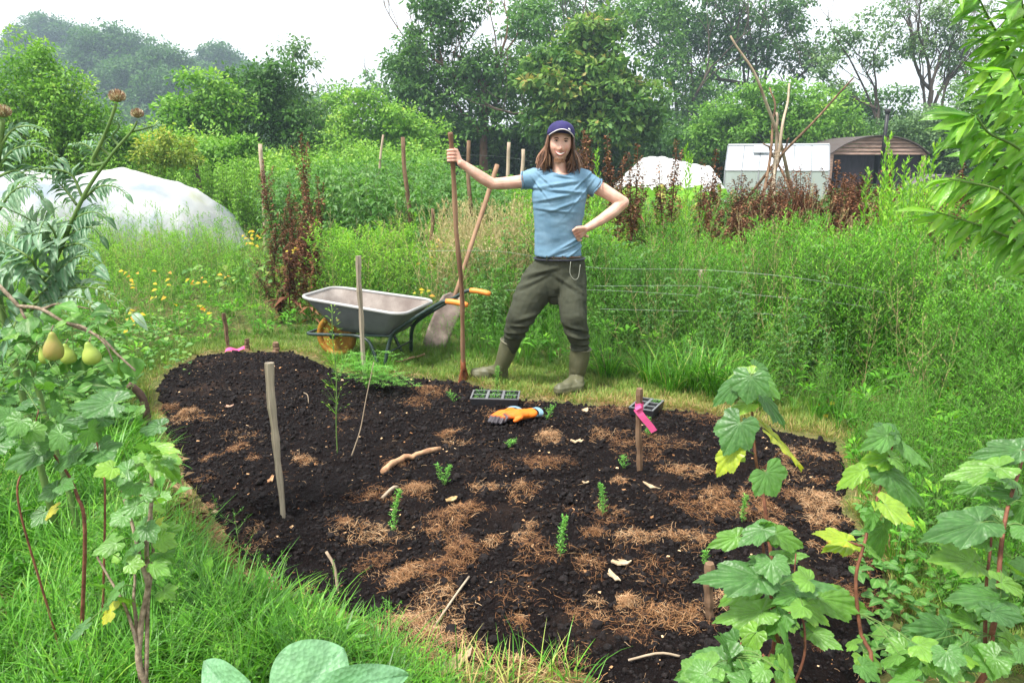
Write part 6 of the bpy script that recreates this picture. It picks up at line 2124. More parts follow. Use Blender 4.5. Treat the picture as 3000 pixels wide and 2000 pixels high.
def leaf_px(B, arr, a, b, Y, w_px=None, rnd=.4, dy=0.0, up=None, ratio=.85, r=random):
    """leaf whose base and tip were seen at these photo pixels, at distance Y"""
    A, Tp = P(*a, Y), P(*b, Y + dy)
    d = Tp - A; L = d.length
    up = up or (r.uniform(-.35, .35), -.55 + r.uniform(-.3, .3), .8)
    wid = 1.0
    if w_px: wid = (w_px * Y / FPX) / (L * ratio)
    put_leaf(B, arr, tuple(A), tuple(d / L), L, up, rnd, min(2.2, max(.45, wid)))
    return A

def near_bush(name, label, cat, foot, Yf, stems, leaves, seed, mats, arrs, ratio, fill=(), stem_r=.006, rnd_shift=0, pet=True, extra_parts=None):
    """stems: list of px paths [(px,py,Y),...]; leaves: (ax,ay,bx,by,w,rnd[,Y])"""
    r = random.Random(seed)
    base = Vector((foot, Yf, gz1(foot, Yf)))
    root = empty(name, base, label=label, cat=cat)
    for i, st in enumerate(stems):
        pts = [P(*q) - base for q in st]
        s0 = spline([P(*q) - base for q in stems[0]], 30)
        if i == 0 or (st[0][1] > 1450 and min((pts[0] - q).length for q in s0) > .035):
            pts = [Vector((pts[0].x * .4 * (i > 0), pts[0].y * .4 * (i > 0), -.02))] + pts
        n = 26
        q = wobble(spline(pts, n), .002, i + seed)
        rr = stem_r * (.72 if i == 0 else .45)
        link("stem", tube_mesh("stem", q, [rr * (1.25 - .75 * k / (n - 1)) for k in range(n)], mats[1], 7), root)
    B = Batch(); PT = []
    def near_stem(A):
        best = None
        for st in stems:
            for q in spline([P(*z[:3]) for z in st], 14):
                dd = (q - A).length
                if best is None or dd < best[0]: best = (dd, q)
        return best[1]
    for lf in leaves:
        ax, ay, bx, by, w, rn = lf[:6]
        Y = lf[6] if len(lf) > 6 else stems[0][min(len(stems[0]) - 1, 1)][2]
        A = leaf_px(B, arrs[r.randrange(len(arrs))], (ax, ay), (bx, by), Y + r.uniform(-.05, .05), w, max(0, min(1, rn + rnd_shift)), r.uniform(-.06, .04), ratio=ratio, r=r)
        if pet:
            q = near_stem(A)
            if .005 < (q - A).length < .25:
                v, f = tube_geo(spline([q - base, (q + A) / 2 - base + Vector((0, 0, .01)), A - base], 5), .0013, 4, cap=False); PT.append((v, f))
    for (cx, cyy, rx, ry, n, sz, Y, lo_, hi_) in fill:
        for k in range(n):
            a, q = r.uniform(0, 6.28), math.sqrt(r.random())
            x, y = cx + rx * q * cos(a), cyy + ry * q * sin(a)
            Yk = Y + r.uniform(-.16, .16)
            A = P(x, y, Yk)
            az = r.uniform(0, 6.28)
            d = Vector((cos(az), sin(az) * .7, r.uniform(-.75, .25))).normalized()
            up = (r.uniform(-.4, .4), r.uniform(-.8, .1), .8)
            put_leaf(B, arrs[r.randrange(len(arrs))], tuple(A), tuple(d), sz * r.uniform(.65, 1.2), up, r.uniform(lo_, hi_))
            if pet and k % 2 == 0:
                qn = near_stem(A)
                if (qn - A).length < .3:
                    v, f = tube_geo(spline([qn - base, (qn + A) / 2 - base + Vector((0, 0, .015)), A - base], 5), .0013, 4, cap=False); PT.append((v, f))
    me = B.mesh("leaves", [mats[0]], True)
    co = np.empty(len(me.vertices) * 3, np.float32); me.vertices.foreach_get("co", co); co = co.reshape(-1, 3) - np.array(base, dtype=np.float32)
    me.vertices.foreach_set("co", co.ravel()); me.update()
    link("leaves", me, root)
    for g_ in PT:
        link("leaf_stalk", mesh_of("leaf_stalk", [g_], M_STEMG, True), root)
    return root, base

M_REDST = surf_mat("red brown stem", (.09, .03, .018), (.22, .09, .05), scale=40, rough=.7, bump=.4, dist=.002)
M_GREYST = surf_mat("mottled grey brown stem", (.10, .07, .045), (.30, .24, .17), scale=60, rough=.85, bump=.7, dist=.002)

# right hand blackcurrants
near_bush("currant_bush", "tallest single stemmed currant right of the bed with silvery drooping leaves", "bush", .60, 1.86,
    [[(2262,1900,1.8),(2245,1500,1.86),(2216,1350,1.92),(2208,1250,1.95),(2195,1100,2.0)], [(2222,1385,1.9),(2262,1345,1.92),(2290,1320,1.92)]],
    [(2200,1100,2125,1112,70,.72,1.98),(2200,1104,2186,1185,112,.12,1.9),(2160,1118,2078,1188,70,.10,1.93),(2212,1078,2266,1112,55,.15,2.0),(2228,1108,2290,1170,70,.45,1.97),(2225,1152,2322,1252,80,.08,1.9),
     (2168,1238,2118,1335,120,.10,1.88),(2185,1238,2228,1262,60,.12,1.92),(2200,1182,2132,1200,60,.75,1.95),(2262,1275,2365,1372,75,.93,1.9),(2150,1322,2095,1398,75,.9,1.85),(2160,1325,2186,1352,50,.8,1.88),(2245,1383,2282,1455,150,.38,1.8)],
    1, (M_CUR, M_REDST), PALM, 1.25, stem_r=.0075)
near_bush("currant_bush", "bushy currant at the lower right covering the short brown stake", "bush", .52, 1.62,
    [[(2278,1990,1.6),(2268,1830,1.62),(2250,1700,1.66),(2238,1600,1.7),(2232,1535,1.72)], [(2330,1990,1.6),(2360,1850,1.62),(2330,1740,1.66),(2330,1620,1.7)], [(2130,1995,1.52),(2150,1930,1.52),(2170,1880,1.55)]],
    [(2235,1548,2160,1600,75,.2,1.7),(2240,1552,2235,1520,60,.15,1.72),(2252,1562,2302,1592,60,.2,1.7),(2160,1572,2070,1602,60,.5,1.7),(2272,1562,2362,1602,60,.5,1.72),(2260,1642,2268,1712,105,.25,1.66),(2222,1690,2035,1690,70,.15,1.66),
     (2222,1702,2100,1772,90,.55,1.64),(2288,1712,2462,1716,80,.15,1.64),(2282,1630,2372,1622,55,.5,1.68),(2232,1790,2078,1812,62,.55,1.62),(2340,1766,2442,1832,85,.6,1.64),(2400,1752,2556,1782,70,.5,1.66),(2160,1880,2102,1920,90,.15,1.55),
     (2300,1888,2345,1968,150,.35,1.55),(2215,1852,2170,1905,80,.62,1.56),(2130,1938,1962,1992,90,.25,1.5),(2172,1945,2235,2000,100,.2,1.5),(2150,1930,2100,1860,90,.12,1.52),(2382,1852,2472,1902,70,.5,1.6),(2300,1800,2240,1860,80,.35,1.6),(2335,1740,2270,1760,60,.4,1.66),(2250,1640,2190,1650,60,.3,1.68)],
    2, (M_CUR, M_REDST), PALM, 1.25, fill=[(2180,1975,150,40,16,.055,1.5,.2,.6),(2320,1780,120,110,16,.05,1.75,.2,.6)], stem_r=.0075)
near_bush("currant_bush", "currant with a bare leaning stem and one big veined leaf, lower right", "bush", .82, 1.72,
    [[(2545,1960,1.66),(2520,1850,1.7),(2508,1700,1.72),(2532,1600,1.74),(2562,1490,1.8),(2595,1380,1.85),(2618,1290,1.9)], [(2532,1600,1.74),(2500,1590,1.74),(2460,1580,1.75)]],
    [(2612,1262,2548,1262,50,.1,1.92),(2600,1275,2522,1315,65,.35,1.9),(2625,1270,2655,1320,60,.15,1.9),(2640,1300,2742,1372,60,.4,1.9),(2602,1340,2522,1350,50,.68,1.88),(2612,1340,2660,1375,60,.55,1.88),(2530,1376,2442,1432,75,.72,1.86),
     (2600,1380,2742,1488,65,.2,1.82),(2592,1476,2688,1540,90,.78,1.8),(2588,1540,2592,1662,140,.22,1.74),(2480,1582,2382,1556,55,.88,1.76),(2484,1592,2412,1610,50,.85,1.76),(2560,1500,2530,1560,70,.4,1.78),(2545,1610,2590,1640,50,.5,1.76)],
    3, (M_CUR, M_REDST), PALM, 1.25, fill=[(2560,1910,110,80,12,.05,1.66,.25,.65),(2700,1940,120,70,12,.055,1.6,.2,.7)], stem_r=.007)
near_bush("currant_bush", "thick stemmed currant at the right edge of the frame with long overlapping leaves", "bush", 1.02, 1.62,
    [[(2872,1995,1.6),(2905,1850,1.62),(2925,1750,1.64),(2932,1640,1.66),(2952,1500,1.72),(2985,1380,1.8),(3003,1300,1.85)], [(2888,1920,1.62),(2890,1750,1.66),(2900,1600,1.72),(2905,1520,1.78)]],
    [(2990,1318,2842,1332,75,.1,1.8),(2925,1368,2752,1402,60,.55,1.76),(2985,1450,2892,1440,55,.3,1.76),(3000,1470,2960,1560,80,.15,1.74),(2872,1530,2698,1578,55,.1,1.7),(2872,1500,2802,1512,45,.55,1.74),(2902,1505,2938,1560,70,.08,1.74),
     (2850,1645,2722,1632,85,.6,1.66),(2900,1580,2850,1600,60,.45,1.7),(2932,1752,2782,1740,80,.2,1.6),(2905,1790,3010,1815,75,.08,1.6),(2772,1842,2668,1832,70,.12,1.58),(2760,1898,2672,1852,85,.15,1.56),(2832,1890,2880,1930,100,.3,1.56),
     (2702,1945,2655,1995,70,.2,1.54),(2640,1955,2700,1925,60,.4,1.55),(2932,1705,3012,1725,60,.6,1.64),(2985,1900,3020,1960,90,.35,1.56),(2940,1850,2990,1880,70,.5,1.6),(2850,1820,2780,1800,60,.5,1.62),(3000,1540,3030,1600,90,.3,1.7),
     (2870,1420,2790,1440,60,.3,1.8),(2960,1400,2900,1385,50,.4,1.8)],
    4, (M_CUR, M_REDST), PALM, 1.25, fill=[(2800,1930,170,70,16,.055,1.56,.2,.65),(2940,1700,70,260,12,.055,1.72,.2,.6)], stem_r=.0095)
# left hand small currant
near_bush("currant_bush", "small currant bush on gnarled grey stems in the near left grass", "bush", -.80, 1.62,
    [[(425,1995,1.6),(412,1850,1.63),(432,1720,1.66),(425,1600,1.7),(446,1450,1.74),(440,1320,1.78)], [(415,1990,1.6),(398,1870,1.62),(345,1740,1.66),(285,1630,1.7)], [(432,1720,1.66),(405,1600,1.7),(370,1480,1.74),(345,1400,1.76)],
     [(425,1995,1.6),(430,1800,1.65),(450,1650,1.7),(448,1560,1.73),(438,1480,1.76)], [(405,1880,1.63),(395,1760,1.66),(390,1650,1.7)]],
    [(450,1312,530,1322,50,.7),(455,1335,530,1408,90,.6),(440,1320,400,1290,55,.15),(430,1330,450,1290,50,.2),(480,1370,510,1410,70,.5),(375,1378,318,1402,75,.25),(330,1370,272,1395,70,.72),(390,1420,360,1460,60,.35),(420,1450,470,1440,60,.4),
     (400,1480,350,1500,60,.35),(420,1540,380,1580,70,.3),(430,1545,455,1590,60,.2),(455,1540,480,1510,45,.92),(360,1510,320,1540,70,.4),(470,1580,520,1600,60,.6),(400,1620,345,1640,70,.2),(340,1590,262,1620,60,.5),(470,1620,510,1650,70,.25),
     (350,1760,300,1780,60,.3),(330,1790,290,1800,70,.95),(345,1730,310,1750,70,.3),(480,1730,510,1750,60,.6),(300,1720,270,1700,50,.35),(250,1830,195,1880,50,.1),(380,1770,345,1745,50,.55),(480,1560,540,1540,55,.5),(450,1650,490,1680,60,.5)],
    5, (M_CUR, M_GREYST), PALM, 1.2, fill=[(440,1400,90,110,12,.034,1.74,.2,.7),(410,1570,90,90,8,.034,1.72,.2,.7)], stem_r=.0105)
near_bush("currant_bush", "currant with large silvery leaves at the left edge above the long grass", "bush", -1.35, 2.0,
    [[(250,1560,2.0),(225,1450,2.02),(190,1380,2.05),(150,1320,2.08),(120,1250,2.1)], [(310,1480,2.05),(300,1380,2.08),(280,1280,2.1),(250,1200,2.15)], [(60,1500,2.0),(80,1350,2.05),(110,1200,2.1)]],
    [(120,1320,0,1370,100,.12),(100,1310,130,1260,90,.3),(215,1330,150,1380,60,.12),(290,1320,330,1345,110,.15),(250,1330,200,1350,70,.2),(165,1430,105,1465,60,.15),(180,1420,215,1425,60,.2),(130,1500,90,1545,60,.2),(160,1490,115,1520,45,.98),
     (300,1225,180,1235,60,.08),(330,1180,200,1190,50,.1),(470,1248,400,1260,55,.05),(260,1260,300,1290,80,.4),(60,1230,20,1280,80,.4),(90,1260,130,1290,70,.5),(180,1270,140,1320,80,.3)],
    6, (M_CUR, M_REDST), PALM, 1.25, fill=[(130,1270,170,90,20,.055,2.1,.0,.45),(60,1180,110,80,16,.06,2.3,.0,.4)], stem_r=.007)
# pear bough
_, pb_ = near_bush("pear_branch", "bough of a pear tree with four ripening pears reaching in from the left", "branch", -1.95, 2.35,
    [[(-60,890,2.42),(60,897,2.42),(120,905,2.4),(190,945,2.38),(290,985,2.36),(345,1040,2.36),(395,1085,2.34)], [(120,905,2.4),(180,890,2.42),(260,905,2.44)], [(190,945,2.38),(250,960,2.34),(300,1000,2.3),(330,1060,2.28)], [(60,897,2.42),(90,960,2.4),(110,1010,2.38)]],
    [(50,925,95,935,40,.7),(80,930,85,985,70,.3),(140,900,160,945,60,.5),(165,895,230,905,50,.5),(205,925,230,950,50,.6),(270,915,320,905,50,.1),(300,950,280,990,50,.6),(330,1020,310,1110,75,.6),(385,1045,395,1108,70,.45),(300,1045,335,1090,60,.5),
     (215,955,160,960,55,.5),(120,960,90,1000,60,.3),(310,1000,360,1020,55,.3),(250,960,290,940,50,.35),(60,1010,30,1060,70,.2),(40,960,10,1000,60,.3),(250,1100,230,1050,60,.2),(350,1060,330,1120,70,.55),(200,1090,180,1040,60,.3),(210,1120,330,1130,50,.05)],
    7, (M_PEARL, M_GREYST), OVAL, .58, fill=[(200,990,180,90,46,.062,2.42,.15,.75),(60,1050,90,110,34,.062,2.48,.1,.6),(250,1110,120,50,22,.06,2.4,.2,.7)], stem_r=.009)
def pear(px, py, w, h, Y, label, flush):
    p = P(px, py, Y); s = Y / FPX * 1.02
    root = empty("pear", p, label=label, cat="pear")
    prof = [(0, 0), (.25, .015), (.38, .06), (.47, .16), (.5, .30), (.47, .44), (.39, .58), (.29, .70), (.22, .80), (.17, .90), (.10, .97), (0, 1.0)]
    q = spline([(a, b, 0) for a, b in prof], 22); N = 20; vs = []
    for k in range(22):
        for j in range(N):
            a = 2 * pi * j / N; vs.append((max(0, q[k].x) * w * s * cos(a), max(0, q[k].x) * w * s * sin(a), (q[k].y - .55) * h * s))
    fs = [(k * N + j, k * N + (j + 1) % N, (k + 1) * N + (j + 1) % N, (k + 1) * N + j) for k in range(21) for j in range(N)]
    m = surf_mat("pear skin", (.20, .30, .05) if not flush else (.22, .28, .05), (.30, .38, .07) if not flush else (.30, .24, .07), scale=12, rough=.4, bump=.1, lo=.4, hi=.6)
    b = link("fruit", mesh_of("fruit", [(vs, fs)], m, True), root); b.rotation_euler = (.1, .12 * (1 if flush else -1), 0)
    link("stalk", tube_mesh("stalk", [(0, 0, .43 * h * s), (.004, 0, .52 * h * s), (.01, 0, .66 * h * s)], .0018, M_GREYST, 5), root)
pear(155, 1008, 56, 88, 2.27, "red blushed pear, front left of the four on the bough", True)
pear(264, 1030, 52, 70, 2.25, "round green pear with a faint blush, rightmost on the bough", False)
pear(196, 1032, 46, 62, 2.36, "green pear in shade between the blushed one and the rightmost one", False)
pear(128, 1035, 36, 56, 2.38, "green pear mostly hidden behind the red blushed one", False)

# ---- cardoon / globe thistle at the left
def cardoon():
    base = Vector((-1.75, 2.75, gz1(-1.75, 2.75)))
    root = empty("cardoon", base, label="tall cardoon with jagged silvery leaves and scaly seed heads at the left edge", cat="plant")
    B = Batch(); ST = []
    r = random.Random(4)
    lob = [ovate(s + 40, .24, nl=7, nw=4, bend=.35, fold=.6, wave=.04, veins=3, power=.8, pt=1.2) for s in range(4)]
    def leaf(path, w, Y, tone, n=13, jag=1.0):
        pts = spline([P(a, b, Y + dy) for (a, b, dy) in path], 30)
        ST.append(tube_geo([q - base for q in pts], [.006 - .00017 * k for k in range(30)], 5, cap=False))
        L = sum((pts[i + 1] - pts[i]).length for i in range(29))
        for k in range(n):
            u = .12 + .86 * k / n; i = int(u * 28); q = pts[i]; t_ = (pts[i + 1] - pts[i]).normalized()
            sd_ = t_.cross(Vector((0, -.75, .66))).normalized()
            ln = w * Y / FPX * (sin(min(1, u * 1.25 + .12) * pi) ** .6) * r.uniform(.8, 1.15)
            for s in (-1, 1):
                d = (sd_ * s * .9 + t_ * .75 + Vector((0, 0, r.uniform(-.35, .15)))).normalized()
                put_leaf(B, lob[r.randrange(4)], tuple(q), tuple(d), max(.02, ln), (r.uniform(-.3, .3), -.5, .8), max(0, min(1, tone + r.uniform(-.15, .15))), 1.0 * jag)
        put_leaf(B, lob[0], tuple(pts[26]), tuple((pts[29] - pts[24]).normalized()), w * Y / FPX * .9, (0, -.5, .8), tone, 1.4)
    # main leaning stems
    main = spline([Vector((0, 0, 0)), P(70, 960, 2.78) - base, P(150, 790, 2.75) - base, P(215, 640, 2.72) - base, P(262, 545, 2.72) - base, P(330, 450, 2.72) - base, P(385, 385, 2.72) - base, P(402, 355, 2.72) - base], 40)
    link("stem", tube_mesh("stem", main, [.011 - .0002 * k for k in range(40)], M_STEMG, 9), root)
    s2_ = spline([main[26], P(268, 480, 2.74) - base, P(300, 410, 2.74) - base, P(325, 350, 2.74) - base, P(340, 305, 2.74) - base], 16)
    link("stem", tube_mesh("stem", s2_, [.007 - .0001 * k for k in range(16)], M_STEMG, 7), root)
    s3_ = spline([Vector((-.1, 0, 0)), P(-20, 800, 2.75) - base, P(-25, 600, 2.75) - base, P(0, 420, 2.75) - base, P(8, 350, 2.75) - base], 20)
    link("stem", tube_mesh("stem", s3_, [.014 - .0003 * k for k in range(20)], M_STEMG, 7), root)
    for path, w, tone in [
        ([(240,575,0),(205,510,0),(120,495,-.05),(40,512,-.1)], 55, .2), ([(238,590,0),(290,548,-.03),(340,548,-.06),(378,578,-.1)], 48, .25), ([(225,600,0),(195,560,.05),(165,530,.05),(130,520,.08)], 60, .3),
        ([(200,660,0),(240,630,-.05),(280,622,-.1),(312,640,-.1)], 60, .15), ([(190,700,0),(235,672,-.05),(270,668,-.1),(300,700,-.1)], 60, .2), ([(180,730,0),(220,715,-.1),(250,720,-.15),(280,745,-.2)], 55, .3),
        ([(170,740,0),(130,680,-.05),(80,640,-.1),(20,610,-.15)], 90, .8), ([(160,770,0),(120,700,-.1),(60,690,-.15),(30,760,-.2)], 90, .75), ([(150,790,0),(165,700,-.15),(130,650,-.2),(110,700,-.3)], 75, .7),
        ([(130,830,0),(190,780,-.1),(240,750,-.2),(300,790,-.3)], 80, .35), ([(110,860,0),(60,780,-.1),(0,740,-.15),(-60,760,-.2)], 110, .5), ([(90,900,0),(180,850,-.1),(300,850,-.2),(425,950,-.3)], 80, .95),
        ([(90,910,0),(150,880,-.1),(220,870,-.2),(290,900,-.3)], 80, .85), ([(60,930,0),(20,860,-.1),(-40,830,-.1),(-100,850,-.1)], 110, .4), ([(100,880,0),(170,820,-.1),(220,800,-.1),(280,800,-.15)], 85, .25),
        ([(-20,640,0),(40,560,-.05),(90,550,-.1),(130,590,-.1)], 80, .7), ([(-10,500,0),(40,440,0),(110,430,-.05),(195,478,-.1)], 60, .3), ([(-10,520,0),(50,500,0),(90,530,0),(120,570,-.1)], 55, .2), ([(0,430,0),(40,380,0),(90,370,0),(140,390,-.1)], 45, .45),
        ([(300,480,0),(270,440,0),(240,420,0),(205,425,0)], 40, .5), ([(320,455,0),(290,425,0),(300,400,0),(260,395,0)], 30, .5), ([(385,385,0),(420,378,0),(450,370,0),(468,358,0)], 12, .5), ([(350,430,0),(330,400,0),(350,370,0),(330,345,0)], 20, .4),
        ([(60,900,0),(30,980,-.2),(-20,1010,-.2),(-60,1060,-.2)], 90, .3), ([(120,820,0),(90,760,-.2),(30,720,-.2),(-10,700,-.2)], 90, .4)]:
        leaf(path, w, 2.75, tone)
    me = B.mesh("leaves", [M_CARD], True)
    co = np.empty(len(me.vertices) * 3, np.float32); me.vertices.foreach_get("co", co); co = co.reshape(-1, 3) - np.array(base, dtype=np.float32)
    me.vertices.foreach_set("co", co.ravel()); me.update(); link("leaves", me, root)
    link("leaf_ribs", mesh_of("leaf_ribs", ST, M_STEMG, True), root)
    m_head = surf_mat("scaly seed head", (.10, .12, .05), (.30, .22, .12), scale=50, rough=.7, bump=.4); m_tip = leaf_mat("pale bract", [(0, (.20, .09, .06)), (.6, (.42, .28, .18)), (1, (.75, .68, .55))], trans=.1, rough=.7)
    for c, rr in ((P(343,285,2.74) - base, .022), (P(402,335,2.72) - base, .017), (P(8,330,2.75) - base, .022)):
        bm = bmesh.new(); bmesh.ops.create_icosphere(bm, subdivisions=2, radius=rr)
        for v in bm.verts: v.co.z *= .8; v.co += c
        mh = bpy.data.meshes.new("seed_head"); bm.to_mesh(mh); bm.free(); mh.materials.append(m_head)
        h = link("seed_head", mh, root)
        t = Tmpl()
        for k in range(110):
            ph = math.acos(1 - 1.75 * (k + .5) / 110); az = k * 2.39996
            d = Vector((sin(ph) * cos(az), sin(ph) * sin(az), cos(ph)))
            add_leaf(t, c + Vector((d.x, d.y, d.z * .8)) * rr * .9, (d + Vector((0, 0, .9))), rr * .62, rr * .26, droop=-.1, fold=.4, rnd=r.random(), up=tuple(d))
        b = Batch(); b.put(t.arrays()); link("bracts", b.mesh("bracts", m_tip), h)
cardoon()

# ---- lance leaved branches at the upper right
def lance_branch():
    base = Vector((1.95, 2.05, gz1(1.95, 2.05)))
    root = empty("willow_shrub", base, label="bright willow like shrub with long lance leaves hanging in from the upper right", cat="shrub")
    B = Batch(); r = random.Random(8)
    L_ = [ovate(s + 70, .20, nl=10, nw=4, bend=.15 + .15 * (s % 3), fold=.35, wave=.02, power=.75, belly=.38, pt=.9, veins=9) for s in range(5)]
    brs = [([(3080,420),(3030,260),(2970,165),(2920,95),(2870,0),(2840,-60)], 2.05, 30, 125), ([(3080,700),(3040,500),(2975,430),(2900,392),(2862,345),(2845,335)], 1.95, 22, 150), ([(3080,560),(3000,520),(2930,480),(2880,420),(2860,380)], 2.0, 16, 140),
           ([(3080,760),(3010,640),(2930,560),(2840,535),(2780,525)], 1.95, 22, 130), ([(3080,800),(3000,720),(2920,680),(2840,650),(2740,620)], 2.0, 22, 125), ([(3060,300),(3020,150),(3000,50),(2990,-50)], 2.0, 24, 130),
           ([(3060,420),(2990,330),(2930,270),(2890,200)], 2.1, 18, 120), ([(3080,900),(3040,760),(2960,640),(2900,600)], 2.05, 20, 120), ([(3100,500),(3040,350),(2990,260),(2960,200)], 1.9, 16, 130)]
    trunk = spline([Vector((0, 0, 0)), P(3180, 1000, 2.05) - base, P(3130, 700, 2.0) - base, P(3100, 400, 2.0) - base], 20)
    link("stem", tube_mesh("stem", trunk, [.022 - .0006 * k for k in range(20)], M_GREYST, 8), root)
    for path, Y, n, ln in brs:
        m = len(path)
        pts = spline([P(a, b, Y + .12 * (1 - k / (m - 1))) for k, (a, b) in enumerate(path)], 30)
        link("branch", tube_mesh("branch", [q - base for q in pts], [.0055 - .00014 * k for k in range(30)], M_STEMG, 6), root)
        for k in range(int(n * 1.5)):
            u = .12 + .88 * (k + .5) / int(n * 1.5); i = min(28, int(u * 29)); q = pts[i]; t_ = (pts[i + 1] - pts[i]).normalized()
            a = k * 2.4 + r.uniform(-.5, .5)
            d = (t_ * .55 + Vector((-.55 + .6 * cos(a), .35 * sin(a), -.35 + .45 * sin(a)))).normalized()
            sz = ln * Y / FPX * r.uniform(.6, 1.12)
            put_leaf(B, L_[r.randrange(5)], tuple(q), tuple(d), sz, (r.uniform(-.6, .6), r.uniform(-.9, 0), .7), min(1, max(0, r.gauss(.5, .25))), r.uniform(.9, 1.3))
    for (cx, cyy, rx, ry, n) in ((2995,80,40,110,16),(2990,320,40,120,20),(3000,560,50,120,26),(2980,640,50,50,14),(3010,200,30,200,20)):
        for k in range(n):
            q = P(cx + r.uniform(-rx, rx), cyy + r.uniform(-ry, ry), 2.15 + r.uniform(0, .25)); a = r.uniform(0, 6.28)
            put_leaf(B, L_[r.randrange(5)], tuple(q), tuple(Vector((-.4 + .6 * cos(a), .4 * sin(a), -.5 + .4 * sin(a))).normalized()), .11 * r.uniform(.7, 1.1), (r.uniform(-.6, .6), -.5, .7), r.uniform(.1, .6), 1.15)
    me = B.mesh("leaves", [M_LANCE], True)
    co = np.empty(len(me.vertices) * 3, np.float32); me.vertices.foreach_get("co", co); co = co.reshape(-1, 3) - np.array(base, dtype=np.float32)
    me.vertices.foreach_set("co", co.ravel()); me.update(); link("leaves", me, root)
lance_branch()

# ---- comfrey leaves at the bottom edge
def comfrey():
    base = Vector((-.42, 1.02, gz1(-.42, 1.02)))
    root = empty("comfrey", base, label="three huge mint green veined leaves poking up at the bottom edge of the frame", cat="plant")
    B = Batch(); ST = []
    big = [ovate(s + 90, .62, nl=34, nw=26, bend=.18, fold=.22, wave=.035, belly=.45, power=.6, pt=.75, veins=7) for s in range(3)]
    for k, (a, b, Y, w, up) in enumerate([((760,2110),(562,1925),1.10,150,(-.1, -.75, .6)), ((820,2080),(1010,1890),1.14,285,(.0, -.85, .5)), ((880,2045),(1222,1962),1.10,130,(.1, -.7, .7)), ((1000,2120),(1120,2020),1.06,150,(.2, -.4, .9))]):
        A, Tp = P(*a, Y), P(*b, Y + .06); d = Tp - A; L = d.length
        wid = (w * Y / FPX) / (L * .62)
        put_leaf(B, big[k % 3], tuple(A), tuple(d / L), L, up, .3 + .3 * (k % 2), wid)
        ST.append(tube_geo(spline([Vector((0, 0, 0)), (A - base) * .6 + Vector((0, .03, .02)), A - base], 8), .005, 6, cap=False))
    me = B.mesh("leaves", [M_COMF], True)
    co = np.empty(len(me.vertices) * 3, np.float32); me.vertices.foreach_get("co", co); co = co.reshape(-1, 3) - np.array(base, dtype=np.float32)
    me.vertices.foreach_set("co", co.ravel()); me.update(); link("leaves", me, root)
    link("leaf_stalks", mesh_of("leaf_stalks", ST, M_STEMG, True), root)
comfrey()

# ---- mixed leaves (bindweed, strawberry, yellowing marigold) low at the left behind the pears
rng = np.random.default_rng(123)
B = Batch()
def low_patch(px0, px1, py0, py1, n, sz, zmax, arrs, lo_, hi_):
    x = rng.uniform(px0, px1, n); y = rng.uniform(py0, py1, n)
    for a, b in zip(x, y):
        g_ = G(a, b); z = gz1(g_.x, g_.y) + rng.random() ** .7 * zmax
        az = rng.uniform(0, 6.28)
        put_leaf(B, arrs[rng.integers(len(arrs))], (g_.x, g_.y, z), (cos(az), sin(az), rng.uniform(-.2, .6)), sz * rng.uniform(.6, 1.3), (rng.uniform(-.4, .4), rng.uniform(-.6, .2), .9), rng.uniform(lo_, hi_), 1.1)
low_patch(-60, 380, 1060, 1300, 620, .07, .42, OVAL, .1, .7)
low_patch(250, 560, 960, 1110, 420, .05, .22, OVAL, .2, .9)
low_patch(0, 420, 1150, 1330, 300, .06, .25, PALM, .2, .7)
low_patch(560, 960, 800, 900, 160, .10, .35, OVAL, .2, .95)
low_patch(2500, 3050, 1500, 1980, 420, .05, .14, OVAL, .2, .6)
tag(link("mixed_leaves", B.mesh("mixed_leaves", [M_PEARL], True)), "low tangle of mixed broad leaves along the left and right borders", "ground cover", kind="stuff")
# yellowed leaves and marigold heads
B = Batch()
M_YLEAF = leaf_mat("yellowed leaf", [(0, (.45, .40, .04)), (.6, (.65, .45, .03)), (1, (.60, .25, .04))], trans=.3)
T1 = Tmpl(); add_leaf(T1, (0, 0, 0), (0, 1, 0), 1, .6); T1 = T1.arrays()
for (cx, cyy, n, h_) in ((380,810,8,.5),(480,815,5,.5),(570,820,6,.5),(640,825,5,.5),(460,875,6,.4),(590,905,6,.35),(390,935,10,.35),(2240,820,4,.75),(2560,845,5,.7),(2700,870,6,.6),(2900,1045,12,.5),(2800,1140,8,.4),(2420,1200,5,.1),(1265,770,22,.8),(1280,720,18,.9),(1240,860,10,.5),(1330,790,20,.6),(2980,1130,6,.4),(740,700,14,.5),(870,740,10,.5)):
    for k in range(n):
        a, b = cx + rng.normal(0, 14), cyy + rng.normal(0, 14)
        Y = np.interp(cyy, [700, 900, 1150], [8.5, 6.3, 4.6]); p = P(a, b, Y - .25)
        az = rng.uniform(0, 6.28)
        put_leaf(B, T1, tuple(p), (cos(az), sin(az), rng.uniform(-.6, .4)), .055, (0, -.6, .7), rng.random())
tag(link("yellow_leaves", B.mesh("yellow_leaves", [M_YLEAF])), "scattered yellowed leaves and orange blooms among the weeds", "leaves", kind="stuff")
